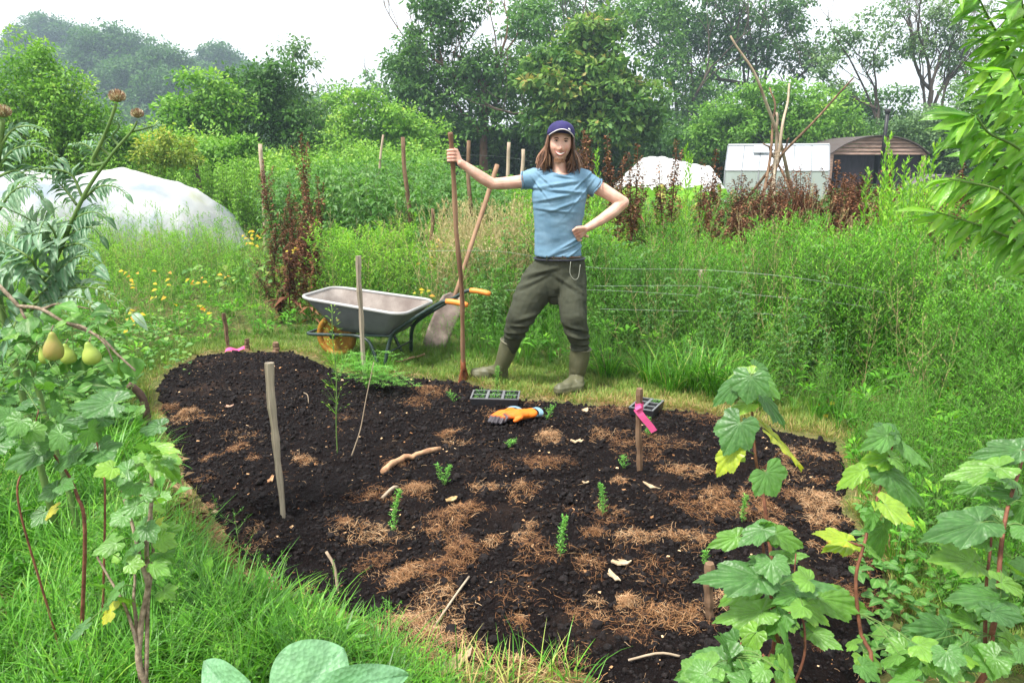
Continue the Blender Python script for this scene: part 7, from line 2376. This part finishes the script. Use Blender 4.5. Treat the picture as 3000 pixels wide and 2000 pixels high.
# ================================================================== the man
def man():
    base = Vector((.22, 5.0, 0))
    L = lambda px, py, Y: P(px, py, Y) - base
    def ring_loft(rings, seg=28, pw=2.4):
        """rings: (center Vector, half width x, half depth y, x-tilt dz per x)"""
        vs, fs = [], []
        for c, a, b, tilt in rings:
            for k in range(seg):
                t = 2 * pi * k / seg
                cx, sy = cos(t), sin(t)
                x = a * abs(cx) ** (2 / pw) * (1 if cx > 0 else -1); y = b * abs(sy) ** (2 / pw) * (1 if sy > 0 else -1)
                vs.append(c + Vector((x, y, tilt * x)))
        n = len(rings)
        for i in range(n - 1):
            for k in range(seg):
                a_, b_ = i * seg + k, i * seg + (k + 1) % seg
                fs.append((a_, a_ + seg, b_ + seg, b_))
        for i0, fl in ((0, 0), ((n - 1) * seg, 1)):
            c = len(vs); vs.append(rings[0][0] if i0 == 0 else rings[-1][0])
            for k in range(seg):
                a_, b_ = i0 + k, i0 + (k + 1) % seg
                fs.append((c, b_, a_) if fl else (c, a_, b_))
        return vs, fs
    def rows(tab):
        out = []
        for (x0, x1, py, Y, dep, tilt) in tab:
            a, b = L(x0, py, Y), L(x1, py, Y)
            out.append(((a + b) / 2, (b - a).length / 2, dep, tilt))
        return out
    # ---------------------------------------------------------------- head (face towards -y)
    H0 = L(1641, 422, 4.965)
    Rh = Matrix.Rotation(radians(4), 3, 'Y') @ Matrix.Rotation(radians(3), 3, 'X')
    def hd(v): return H0 + Rh @ Vector(v)
    nu, nv = 64, 56
    hv = []
    for j in range(nv + 1):
        th = pi * j / nv
        for k in range(nu):
            ph = 2 * pi * k / nu
            d = np.array([sin(th) * sin(ph), -sin(th) * cos(ph), cos(th)])
            x, y, z = d * np.array([.074, .096, .122])
            front = max(0, -d[1])
            if z < 0:                                   # jaw and chin taper
                f = -z / .118
                x *= 1 - .40 * f ** 1.6; y = y * (1 - .12 * f) - .012 * f * (front > 0)
                if d[1] > 0: y *= 1 - .35 * f; z *= 1 - .25 * d[1]
            def gs(cx, cz, sx, sz): return math.exp(-((x - cx) / sx) ** 2 - ((z - cz) / sz) ** 2) * (front > .2)
            y -= .024 * gs(0, -.026, .0115, .014) + .014 * gs(0, -.004, .008, .022) + .006 * (gs(.014, -.031, .007, .007) + gs(-.014, -.031, .007, .007))
            y += .011 * (gs(.030, .020, .017, .011) + gs(-.030, .020, .017, .011)) - .006 * (gs(.03, .038, .024, .008) + gs(-.03, .038, .024, .008))
            y -= .007 * (gs(.042, -.022, .018, .016) + gs(-.042, -.022, .018, .016))
            y -= .005 * gs(0, -.055, .022, .010); y += .005 * gs(0, -.074, .02, .006); y -= .008 * gs(0, -.094, .018, .014)
            hv.append(hd((x, y, z)))
    hf = []
    for j in range(nv):
        for k in range(nu):
            a = j * nu + k; b = j * nu + (k + 1) % nu
            hf.append((a, b, b + nu, a + nu))
    skin = [(hv, hf)]
    for s in (-1, 1):                                  # ears
        skin += [capsule(hd((.073 * s, .006, .012)), hd((.076 * s, .008, -.018)), .011, .008)]
    neck0 = hd((0, .022, -.07)); neck1 = L(1640, 520, 5.0)
    skin += chain([neck0, (neck0 + neck1) / 2, neck1], [.047, .047, .060], seg=16)
    # ---------------------------------------------------------------- trunk under the clothes
    skin.append(ring_loft(rows([(1612,1672,508,5.0,.07,0),(1575,1708,520,5.0,.085,0),(1568,1712,560,5.0,.095,0),(1572,1706,620,5.0,.09,0),(1578,1694,690,5.0,.08,0),(1578,1700,750,5.01,.085,0),(1568,1706,800,5.02,.10,0)])))
    skin += [capsule(L(1600, 522, 5.0), L(1573, 527, 5.0), .055, .048), capsule(L(1685, 522, 5.0), L(1710, 528, 5.0), .055, .050)]
    for pth in ([(1605,800,5.02),(1568,848,5.0),(1530,918,4.97),(1508,985,5.06),(1486,1035,5.11),(1470,1075,5.13)], [(1680,800,5.0),(1678,890,4.92),(1682,930,4.885),(1697,992,4.93),(1699,1040,4.95),(1690,1098,4.98)]):
        skin += chain([L(*q) for q in pth], [.078, .070, .050, .040, .036, .034], seg=12)
    # ---------------------------------------------------------------- arms
    skin += chain([L(1572,526,5.0), L(1505,535,4.99), L(1442,539,4.98)], [.047, .043, .037], seg=14)
    skin += chain([L(1442,539,4.98), L(1412,521,4.965), L(1375,495,4.95), L(1350,478,4.94)], [.038, .0385, .031, .025], seg=14)
    skin += chain([L(1710,528,5.0), L(1768,558,4.99), L(1826,593,4.98)], [.050, .046, .039], seg=14)
    skin += chain([L(1826,593,4.98), L(1800,617,4.96), L(1760,645,4.92), L(1722,667,4.89)], [.040, .041, .034, .026], seg=14)
    # ---------------------------------------------------------------- hand closed round the shovel handle
    S = L(1325, 456, 4.95)
    def h(x, y, z): return S + Vector((x, y, z))
    W_ = L(1350, 478, 4.94)
    for k, z in enumerate((.033, .011, -.011, -.031)):
        kn = h(.030, -.014, z * .95)
        skin += [capsule(W_, kn, .017, .0125)]
        rr = (.0098, .0102, .0098, .0086)[k]
        skin += chain([kn, h(.010, -.0275, z), h(-.017, -.0245, z - .001), h(-.0285, -.004, z - .002), h(-.021, .016, z - .003)], [rr * 1.15, rr * 1.08, rr, rr * .95, rr * .85], seg=8)
    skin += chain([W_ + Vector((-.008, .008, .01)), h(.034, .016, .018), h(.016, .027, .038), h(-.006, .0265, .05)], [.016, .0135, .0115, .0095], seg=8)
    # ---------------------------------------------------------------- hand resting on the hip
    W2 = L(1722, 667, 4.89); K = L(1694, 680, 4.875)
    dx = Vector((-.62, -.15, -.5)).normalized()
    for k in range(4):
        off = Vector((-.010 + .010 * k, .012 * k - .012, .026 - .019 * k))
        kn = K + off
        skin += [capsule(W2, kn, .018, .0135)]
        rr = (.0100, .0102, .0098, .0086)[k]
        skin += chain([kn, kn + Vector((-.022, .012, -.016)), kn + Vector((-.014, .030, -.030)), kn + Vector((.008, .034, -.028))], [rr * 1.15, rr * 1.05, rr, rr * .85], seg=8)
    skin += chain([W2 + Vector((-.01, -.005, -.012)), W2 + Vector((-.024, .012, -.040)), W2 + Vector((-.012, .034, -.058)), W2 + Vector((.006, .046, -.062))], [.017, .0135, .0115, .0095], seg=8)
    # ---------------------------------------------------------------- skin
    m_skin, nt, out = new_mat("fair freckled skin")
    geo = nt.nodes.new("ShaderNodeNewGeometry"); nz = nt.nodes.new("ShaderNodeTexNoise"); nz.inputs["Scale"].default_value = 16; nz.inputs["Detail"].default_value = 5
    nt.links.new(geo.outputs["Position"], nz.inputs[0])
    rp = ramp_node(nt, [(.3, (.50, .26, .185)), (.5, (.61, .355, .265)), (.7, (.68, .44, .35))]); nt.links.new(nz.outputs["Fac"], rp.inputs[0])
    pb = nt.nodes.new("ShaderNodeBsdfPrincipled"); pb.inputs["Roughness"].default_value = .5; pb.inputs["Subsurface Weight"].default_value = .12; pb.inputs["Subsurface Radius"].default_value = (.01, .004, .002)
    col = rp.outputs[0]; tcn = nt.nodes.new("ShaderNodeTexCoord")
    for c_, rad_ in ((hd((.038, -.075, -.014)), .026), (hd((-.038, -.075, -.014)), .026), (hd((0, -.115, -.024)), .020), (L(1826, 596, 4.97), .05), (L(1320, 456, 4.93), .045), (L(1692, 684, 4.87), .04)):
        vm = nt.nodes.new("ShaderNodeVectorMath"); vm.operation = 'DISTANCE'; vm.inputs[1].default_value = c_
        mr = nt.nodes.new("ShaderNodeMapRange"); mr.inputs[1].default_value = 0; mr.inputs[2].default_value = rad_; mr.inputs[3].default_value = .75; mr.inputs[4].default_value = 0
        mx = nt.nodes.new("ShaderNodeMix"); mx.data_type = 'RGBA'; mx.inputs[7].default_value = (.66, .25, .19, 1)
        nt.links.new(tcn.outputs["Object"], vm.inputs[0]); nt.links.new(vm.outputs["Value"], mr.inputs[0]); nt.links.new(mr.outputs[0], mx.inputs[0]); nt.links.new(col, mx.inputs[6]); col = mx.outputs[2]
    nt.links.new(col, pb.inputs["Base Color"]); nt.links.new(pb.outputs[0], out.inputs[0])
    body = remesh("person", skin, .0042, m_skin, 3)
    body.location = base
    tag(body, "smiling man in cap, blue t-shirt and wellies, one hand on hip, one holding a shovel", "person")
    # ---------------------------------------------------------------- t-shirt
    tee = [ring_loft(rows([(1606,1678,509,5.005,.070,0),(1590,1697,510,5.0,.085,-.0),(1570,1711,515,5.0,.098,0),(1560,1719,527,5.0,.110,0),(1560,1720,550,4.995,.122,0),(1559,1719,575,4.99,.128,0),(1561,1715,605,4.99,.124,0),(1564,1709,640,4.99,.115,0),
                          (1566,1703,680,4.995,.108,0),(1567,1701,715,5.0,.108,0),(1567,1704,748,5.0,.114,0)]), 36),
           capsule(L(1612,514,5.0), L(1574,520,5.0), .045, .056, seg=16), capsule(L(1672,514,5.0), L(1708,522,5.0), .048, .060, seg=16),
           tube_geo([L(1590,522,5.0), L(1565,524,5.0), L(1545,527,4.995), L(1529,529,4.99)], [.070, .068, .061, .056], 20),
           tube_geo([L(1690,524,5.0), L(1712,529,5.0), L(1730,540,4.995), L(1748,551,4.99)], [.074, .074, .067, .062], 20)]
    def folds(co, no):
        p = co
        f = .55 * fbm(p * np.array([5, 5, 15]), 3, 2) + .35 * fbm(np.column_stack([p[:, 0] * 7 + p[:, 2] * 9, p[:, 1] * 5, p[:, 2] * 9 - p[:, 0] * 10]), 3, 6)
        x, z = p[:, 0] + base.x, p[:, 2]
        ridge = 0
        for (cx, cz, sx, sz, sl, am) in ((.30, 1.40, .16, .012, .15, .008), (.32, 1.36, .15, .010, -.10, .007), (.30, 1.32, .13, .011, .20, .007), (.36, 1.27, .11, .010, .35, .006), (.27, 1.235, .12, .010, -.1, .005), (.40, 1.03, .11, .011, .55, .008),
                                         (.37, .99, .12, .011, .45, .008), (.41, .955, .10, .010, .7, .007), (.20, 1.44, .05, .009, -.9, .007), (.47, 1.43, .06, .010, .9, .008), (.45, 1.33, .07, .010, 1.2, .008), (.18, 1.38, .05, .010, -1.3, .006), (.31, 1.455, .09, .008, -.2, .008)):
            u = (z - cz) - sl * (x - cx)
            ridge = ridge + am * np.exp(-(u / sz) ** 2 - ((x - cx) / sx) ** 2) - .6 * am * np.exp(-((u + 1.6 * sz) / sz) ** 2 - ((x - cx) / sx) ** 2)
        low = sstep(.98, .92, z)
        amp = .010 * (1 + .6 * low); ridge = ridge * 1.35
        return co + no * (f * amp + ridge)[:, None]
    m_tee = surf_mat("faded blue cotton", (.115, .215, .305), (.17, .285, .385), scale=10, rough=.9, bump=.25, bscale=220, dist=.001, spec=.15, detail=8)
    ts = remesh("tshirt", tee, .0055, m_tee, 3, body, folds)
    rim = []
    for k in range(41):
        a = 2 * pi * k / 40
        c = L(1640, 512, 4.985)
        rim.append(c + Vector((.088 * cos(a), .070 * sin(a), -.006 + .018 * abs(cos(a)) + (.020 if sin(a) > 0 else -.010) * abs(sin(a)))))
    link("collar", tube_mesh("collar", rim, .0085, surf_mat("blue rib", (.09, .21, .33), (.14, .29, .42), scale=40, rough=.9, bump=.2), 8), ts)
    for (pc, d, r_) in ((L(1529,529,4.99), Vector((-1, 0, -.05)), .058), (L(1748,551,4.99), Vector((.8, 0, -.5)), .064)):
        Fm = frames(np.array([d[:]]), np.array([[0, 0, 1.0]]))[0]
        q = [pc + Vector(Fm @ np.array([r_ * cos(a), .004 * sin(3 * a), r_ * sin(a)])) for a in np.linspace(0, 2 * pi, 30)]
        link("sleeve_hem", tube_mesh("sleeve_hem", q, .0045, m_tee, 6), ts)
    # ---------------------------------------------------------------- trousers
    tr = [ring_loft(rows([(1572,1709,752,5.005,.115,0),(1564,1713,765,5.01,.120,0),(1556,1717,785,5.015,.128,0),(1545,1719,808,5.02,.132,0),(1540,1720,832,5.02,.125,0),(1570,1712,862,5.01,.10,0)]), 32),
          capsule(L(1566,785,5.0), L(1556,800,5.0), .038, .045)]
    tr += chain([L(1590,812,5.01), L(1568,848,5.0), L(1548,882,4.98), L(1530,918,4.96), L(1515,950,4.99), L(1505,982,5.05), L(1498,1012,5.09), L(1487,1035,5.11)], [.115, .123, .112, .095, .084, .069, .056, .046], seg=18)
    tr += chain([L(1672,812,5.0), L(1674,850,4.96), L(1678,890,4.91), L(1680,930,4.87), L(1688,962,4.88), L(1697,992,4.91), L(1699,1022,4.94), L(1697,1050,4.95)], [.110, .104, .096, .090, .083, .070, .060, .050], seg=18)
    tr += [capsule(L(1625,845,5.0), L(1628,868,4.99), .085, .06, seg=14)]
    def tfolds(co, no):
        p = co; z = p[:, 2]; x = p[:, 0] + base.x
        knee = np.exp(-((z - .42) / .16) ** 2)
        f = .5 * fbm(p * np.array([5, 5, 18]), 3, 12) * (1 + 1.3 * knee) + .4 * fbm(np.column_stack([p[:, 0] * 9 - p[:, 2] * 8, p[:, 1] * 6, p[:, 2] * 8 + p[:, 0] * 8]), 3, 16)
        ridge = 0
        for (cx, cz, sx, sz, sl, am) in ((.12, .80, .12, .016, .35, .010), (.13, .76, .12, .014, .5, .009), (.20, .83, .10, .012, .3, .007), (.12, .53, .08, .016, .3, .014), (.08, .47, .08, .013, .15, .016), (.06, .41, .08, .012, .1, .014), (.05, .36, .07, .010, .05, .012),
                                         (.44, .46, .08, .014, -.3, .012), (.45, .40, .08, .012, -.2, .014), (.46, .345, .08, .011, -.1, .013), (.46, .30, .08, .009, .1, .011), (.38, .75, .09, .014, -.6, .009), (.31, .72, .03, .03, 0, .007)):
            u = (z - cz) - sl * (x - cx)
            ridge = ridge + am * np.exp(-(u / sz) ** 2 - ((x - cx) / sx) ** 2) - .7 * am * np.exp(-((u + 1.7 * sz) / sz) ** 2 - ((x - cx) / sx) ** 2)
        seam = -.004 * np.exp(-((x - .315) / .004) ** 2) * (z > .62) * (no[:, 1] < 0)
        return co + no * (f * .010 + ridge + seam)[:, None]
    m_tr = surf_mat("olive work trousers", (.021, .025, .016), (.052, .056, .037), scale=6, rough=.85, bump=.3, bscale=160, dist=.001, spec=.2, detail=8, c3=(.040, .044, .029))
    tro = remesh("trousers", tr, .006, m_tr, 3, body, tfolds)
    # belt, loops, pocket cord
    bc = []
    for k in range(49):
        a = 2 * pi * k / 48; c = L(1639, 756, 5.005)
        bc.append(c + Vector((.166 * (abs(cos(a)) ** .83) * (1 if cos(a) > 0 else -1), .122 * (abs(sin(a)) ** .83) * (1 if sin(a) > 0 else -1), 0)))
    link("belt", tube_mesh("belt", bc, .013, simple_mat("dark navy belt", (.012, .014, .03), .6), 8, squash=(1, .35)), tro)
    link("pocket_seam", tube_mesh("pocket_seam", spline([L(1672,766,4.875), L(1670,800,4.862), L(1682,818,4.862), L(1694,812,4.868), L(1700,775,4.885)], 20), .0022, simple_mat("pale piping", (.26, .27, .22), .8), 5), tro)
    for px in (1602, 1622, 1648):
        link("belt_loop", mesh_of("belt_loop", [box_geo(L(px, 757, 4.878), (.007, .006, .034))], m_tr), tro)
    # ---------------------------------------------------------------- boots
    m_boot = surf_mat("olive rubber boot", (.052, .054, .026), (.115, .113, .062), scale=7, rough=.55, bump=.15, dist=.002, spec=.4, detail=8)
    for (top, mid, ank, heel, toe, r0, r1) in ((L(1494,1001,5.10), L(1480,1045,5.115), L(1466,1080,5.13), (1484,1114), (1376,1106), .066, .052), (L(1701,1020,4.94), L(1695,1065,4.95), L(1688,1108,4.96), (1703,1150), (1624,1163), .070, .054)):
        hw, tw = G(*heel) - base, G(*toe) - base
        hw.z = tw.z = .0
        fd = (tw - hw); fl = fd.length; fd.normalize(); fl = min(fl, .285); tw = hw + fd * fl
        heelc = hw + fd * .03
        g_ = [tube_geo([top, (top + mid) / 2, mid, (mid + ank) / 2, ank, heelc + Vector((0, 0, .055))], [r0, r0 * .985, r0 * .94, r1 * 1.06, r1, .046], 20),
              capsule(ank - Vector((0, 0, .01)), heelc + Vector((0, 0, .045)), r1 * .95, .043, seg=14), capsule(ank + Vector((0, 0, -.01)), hw + fd * .12 + Vector((0, 0, .06)), r1 * .9, .042, seg=14),
              capsule(heelc + Vector((0, 0, .042)), hw + fd * .17 + Vector((0, 0, .046)), .040, .046, seg=14), capsule(hw + fd * .13 + Vector((0, 0, .05)), tw - fd * .045 + Vector((0, 0, .04)), .045, .037, seg=14)]
        side = Vector((-fd.y, fd.x, 0))
        for s in (-1, 1): g_.append(capsule(hw + fd * .12 + side * .012 * s + Vector((0, 0, .036)), tw - fd * .06 + side * .016 * s + Vector((0, 0, .032)), .034, .030, seg=12))
        def bf(co, no, ank=ank):
            d = np.exp(-((co[:, 2] - ank.z + .005) / .035) ** 2)
            return co + no * (.0013 * np.sin((co[:, 2]) * 230) * d + .003 * fbm(co * 14, 3, 3))[:, None]
        bt = remesh("boot", g_, .0055, m_boot, 4, body, bf)
        ax = (top - mid).normalized(); Fm = frames(np.array([ax[:]]), np.array([[0, 1.0, 0]]))[0]
        q = [top + Vector(Fm @ np.array([r0 * 1.02 * cos(a), 0, r0 * 1.02 * sin(a)])) for a in np.linspace(0, 2 * pi, 33)]
        link("boot_rim", tube_mesh("boot_rim", q, .0055, simple_mat("paler boot rim", (.13, .125, .075), .5), 8), bt)
        sole = []
        n = 14; vs = []
        for z in (.0, .018):
            for k in range(24):
                a = 2 * pi * k / 24; u = .5 + .5 * cos(a); wv = .040 + .010 * sin(u * pi) if u > .35 else .036
                pnt = hw - fd * .012 + fd * (fl + .012) * u + side * wv * sin(a)
                vs.append(pnt + Vector((0, 0, z)))
        vs += [hw + fd * fl / 2, hw + fd * fl / 2 + Vector((0, 0, .018))]
        fs = [(k, (k + 1) % 24, 24 + (k + 1) % 24, 24 + k) for k in range(24)] + [(48, (k + 1) % 24, k) for k in range(24)] + [(49, 24 + k, 24 + (k + 1) % 24) for k in range(24)]
        link("sole", mesh_of("sole", [(vs, fs)], simple_mat("dark boot sole", (.03, .028, .02), .7)), bt)
    # ---------------------------------------------------------------- face details
    for s in (-1, 1):
        bm = bmesh.new(); bmesh.ops.create_uvsphere(bm, u_segments=14, v_segments=10, radius=.0095)
        c = hd((.030 * s, -.0765, .020))
        for v in bm.verts: v.co = Vector((v.co.x * 1.1, v.co.y, v.co.z * .45)) + c
        me = bpy.data.meshes.new("eye"); bm.to_mesh(me); bm.free(); me.materials.append(simple_mat("eye white", (.40, .33, .30), .3))  # whites darkened so the squinting eye sockets look shaded
        e = link("eye", me, body)
        link("eyelash", tube_mesh("eyelash", spline([c + Vector((-.013, -.006, 0)), c + Vector((0, -.0115, .006)), c + Vector((.013, -.006, 0))], 8), .0018, simple_mat("dark lashes", (.04, .02, .015), .7), 5), e)
        link("iris", mesh_of("iris", [tube_geo([c + Vector((0, -.0095, 0)), c + Vector((0, -.0112, 0))], .0042, 12)], simple_mat("dark iris", (.03, .02, .012), .3)), e)
        link("eyebrow", tube_mesh("eyebrow", spline([hd((.014 * s, -.089, .034)), hd((.030 * s, -.087, .039)), hd((.048 * s, -.075, .034))], 8), [.002, .003, .0034, .0034, .003, .0028, .002, .001], simple_mat("brown brow", (.07, .035, .02), .9), 6), body)
    mouth = lambda u, dz, dy=0: hd((.036 * u, -.0985 + .017 * u * u + dy, -.056 + .017 * u * u + dz))
    us = np.linspace(-1, 1, 13)
    vs = [mouth(u, .0070 * (1 - u * u) + .001) for u in us] + [mouth(u, -.0090 * (1 - u * u) - .001) for u in us]
    link("teeth", mesh_of("teeth", [(vs, [(k, k + 1, k + 14, k + 13) for k in range(12)])], simple_mat("teeth", (.86, .82, .76), .3)), body)
    for dz, r_, nm in ((.0075, .0030, "upper_lip"), (-.0105, .0040, "lower_lip")):
        q = [mouth(u, dz * (1 - u * u)) for u in us]
        link(nm, tube_mesh(nm, q, [r_ * (.35 + .65 * (1 - u * u)) for u in us], simple_mat("lip", (.34, .09, .075), .45), 7), body)
    r = random.Random(3); t = Tmpl()
    for k in range(700):
        a = r.uniform(-1, 1); zz_ = r.uniform(-.110, -.084) if r.random() < .72 else r.uniform(-.047, -.040)
        x = a * (.034 if zz_ < -.06 else .024)
        yy = -.090 + abs(x) ** 2 * 11 + (.018 if zz_ < -.104 else 0)
        q = hd((x, yy, zz_))
        add_leaf(t, q, (r.uniform(-.3, .3), -.6, -1), .008, .0016, rnd=r.random())
    b = Batch(); b.put(t.arrays()); link("beard", b.mesh("beard", leaf_mat("ginger beard", [(0, (.14, .06, .03)), (1, (.32, .17, .08))], trans=0, rough=.6)), body)
    # ---------------------------------------------------------------- hair
    r = random.Random(12); t = Tmpl()
    def lock(pts, r0, tone):
        v, f = tube_geo(spline(pts, 9), [r0 * (.8 + .35 * sin(pi * k / 8)) if k < 8 else r0 * .15 for k in range(9)], 4, cap=False)
        t.add(v, f, tone)
    for k in range(300):
        s = -1 if k % 2 else 1
        y0 = r.uniform(-.045, .07); ang = r.uniform(-1, 1)
        root = hd((s * (.077 + .006 * r.random()), y0, .058 - .02 * r.random()))
        sp = r.gauss(0, 1)
        out_ = .105 + .016 * sp + .015 * (y0 > .02)
        length = -.168 + r.uniform(-.03, .045)
        m1 = hd((s * (.083 + .010 * r.random()), y0 - .004, -.02)); m2 = hd((s * out_ * (.96 if y0 > 0 else .86), y0 + .006 * r.gauss(0, 1), -.09)); en = hd((s * (out_ - .012 + .018 * r.gauss(0, 1)), y0 + r.uniform(-.015, .015), length))
        lock([root, m1, m2, en], r.uniform(.003, .0062), min(1, max(0, r.gauss(.45, .22))))
    for k in range(120):
        x = r.uniform(-.085, .085); 
        lock([hd((x * .8, .07, .04)), hd((x, .085, -.03)), hd((x * 1.1, .082, -.10)), hd((x * 1.15 + .01 * r.gauss(0, 1), .07, -.165 + r.uniform(-.03, .02)))], r.uniform(.004, .007), max(0, r.gauss(.25, .15)))
    b = Batch(); b.put(t.arrays())
    link("hair", b.mesh("hair", leaf_mat("long brown hair", [(0, (.03, .013, .008)), (.40, (.13, .06, .032)), (.75, (.27, .135, .075)), (1, (.46, .28, .17))], trans=.05, rough=.4, spec=.5), True), body)
    # ---------------------------------------------------------------- cap
    m_cap = surf_mat("purple navy cap cloth", (.020, .017, .082), (.034, .028, .125), scale=12, rough=.75, bump=.2, bscale=300, dist=.0006)
    vs, NU, NV = [], 40, 14
    for j in range(NV + 1):
        th = (pi / 2) * (1 - j / NV)
        for k in range(NU):
            ph = 2 * pi * k / NU
            seam = 1 + .012 * abs(cos(ph * 3)) ** .3
            vs.append(hd((.090 * cos(th) ** .9 * cos(ph) * seam, .004 + .106 * cos(th) ** .9 * sin(ph) * seam, .048 + .022 * (sin(ph) < 0) * abs(sin(ph)) * cos(th) + .094 * sin(th) ** .82)) if j < NV + 1 else None)
    # j=0 is the top, last row the sweatband
    fs = [(j * NU + k, (j + 1) * NU + k, (j + 1) * NU + (k + 1) % NU, j * NU + (k + 1) % NU) for j in range(NV) for k in range(NU)]
    cap = link("cap", mesh_of("cap", [(vs, fs)], m_cap, True), body)
    so = cap.modifiers.new("t", 'SOLIDIFY'); so.thickness = .003
    vs = []
    for i in range(9):
        tt = i / 8
        for k in range(25):
            s = -1 + 2 * k / 24
            vs.append(hd((s * .084 * (1 - .06 * tt), -.098 * math.sqrt(max(0, 1 - (s * .93) ** 2)) + .004 - .070 * tt * (1 - .5 * s ** 4), (.076 - .024 * s * s) + tt * (.018 - .018 * s * s))))
    fs = [(i * 25 + k, i * 25 + k + 1, (i + 1) * 25 + k + 1, (i + 1) * 25 + k) for i in range(8) for k in range(24)]
    bill = link("bill", mesh_of("bill", [(vs, fs)], m_cap, True), cap); so = bill.modifiers.new("t", 'SOLIDIFY'); so.thickness = .003
    q = [vs[8 * 25 + k] for k in range(25)]
    link("bill_edge", tube_mesh("bill_edge", q, .0036, simple_mat("worn pale bill edge", (.60, .56, .58), .7), 6), bill)
    link("button", mesh_of("button", [capsule(hd((0, .004, .140)), hd((0, .004, .144)), .007, .006)], m_cap, True), cap)
    c = hd((.046, -.082, .096))
    link("badge", mesh_of("badge", [tube_geo([c + Vector((-.007, -.008, .005)), c + Vector((.0, -.0085, -.001)), c + Vector((.006, -.005, -.008))], [.0035, .0045, .003], 6)], simple_mat("white badge", (.75, .75, .8), .6), True), cap)
man()
# ================================================================== the damp air
def haze():
    xs, ys, zs = (-420, 420), (-20, 420), (-3.0, 52)
    bm = bmesh.new(); bmesh.ops.create_cube(bm, size=1)
    for v in bm.verts:
        v.co = Vector((xs[v.co.x > 0], ys[v.co.y > 0], zs[v.co.z > 0]))
    me = bpy.data.meshes.new("haze"); bm.to_mesh(me); bm.free()
    m, nt, out = new_mat("damp air")
    pv = nt.nodes.new("ShaderNodeVolumePrincipled")
    pv.inputs["Color"].default_value = (.66, .84, 1.0, 1)
    pv.inputs["Density"].default_value = .0013
    pv.inputs["Anisotropy"].default_value = .2
    nt.links.new(pv.outputs[0], out.inputs["Volume"])
    me.materials.append(m)
    tag(link("haze", me), "pale blue damp air over the whole valley", "haze", kind="stuff")
haze()
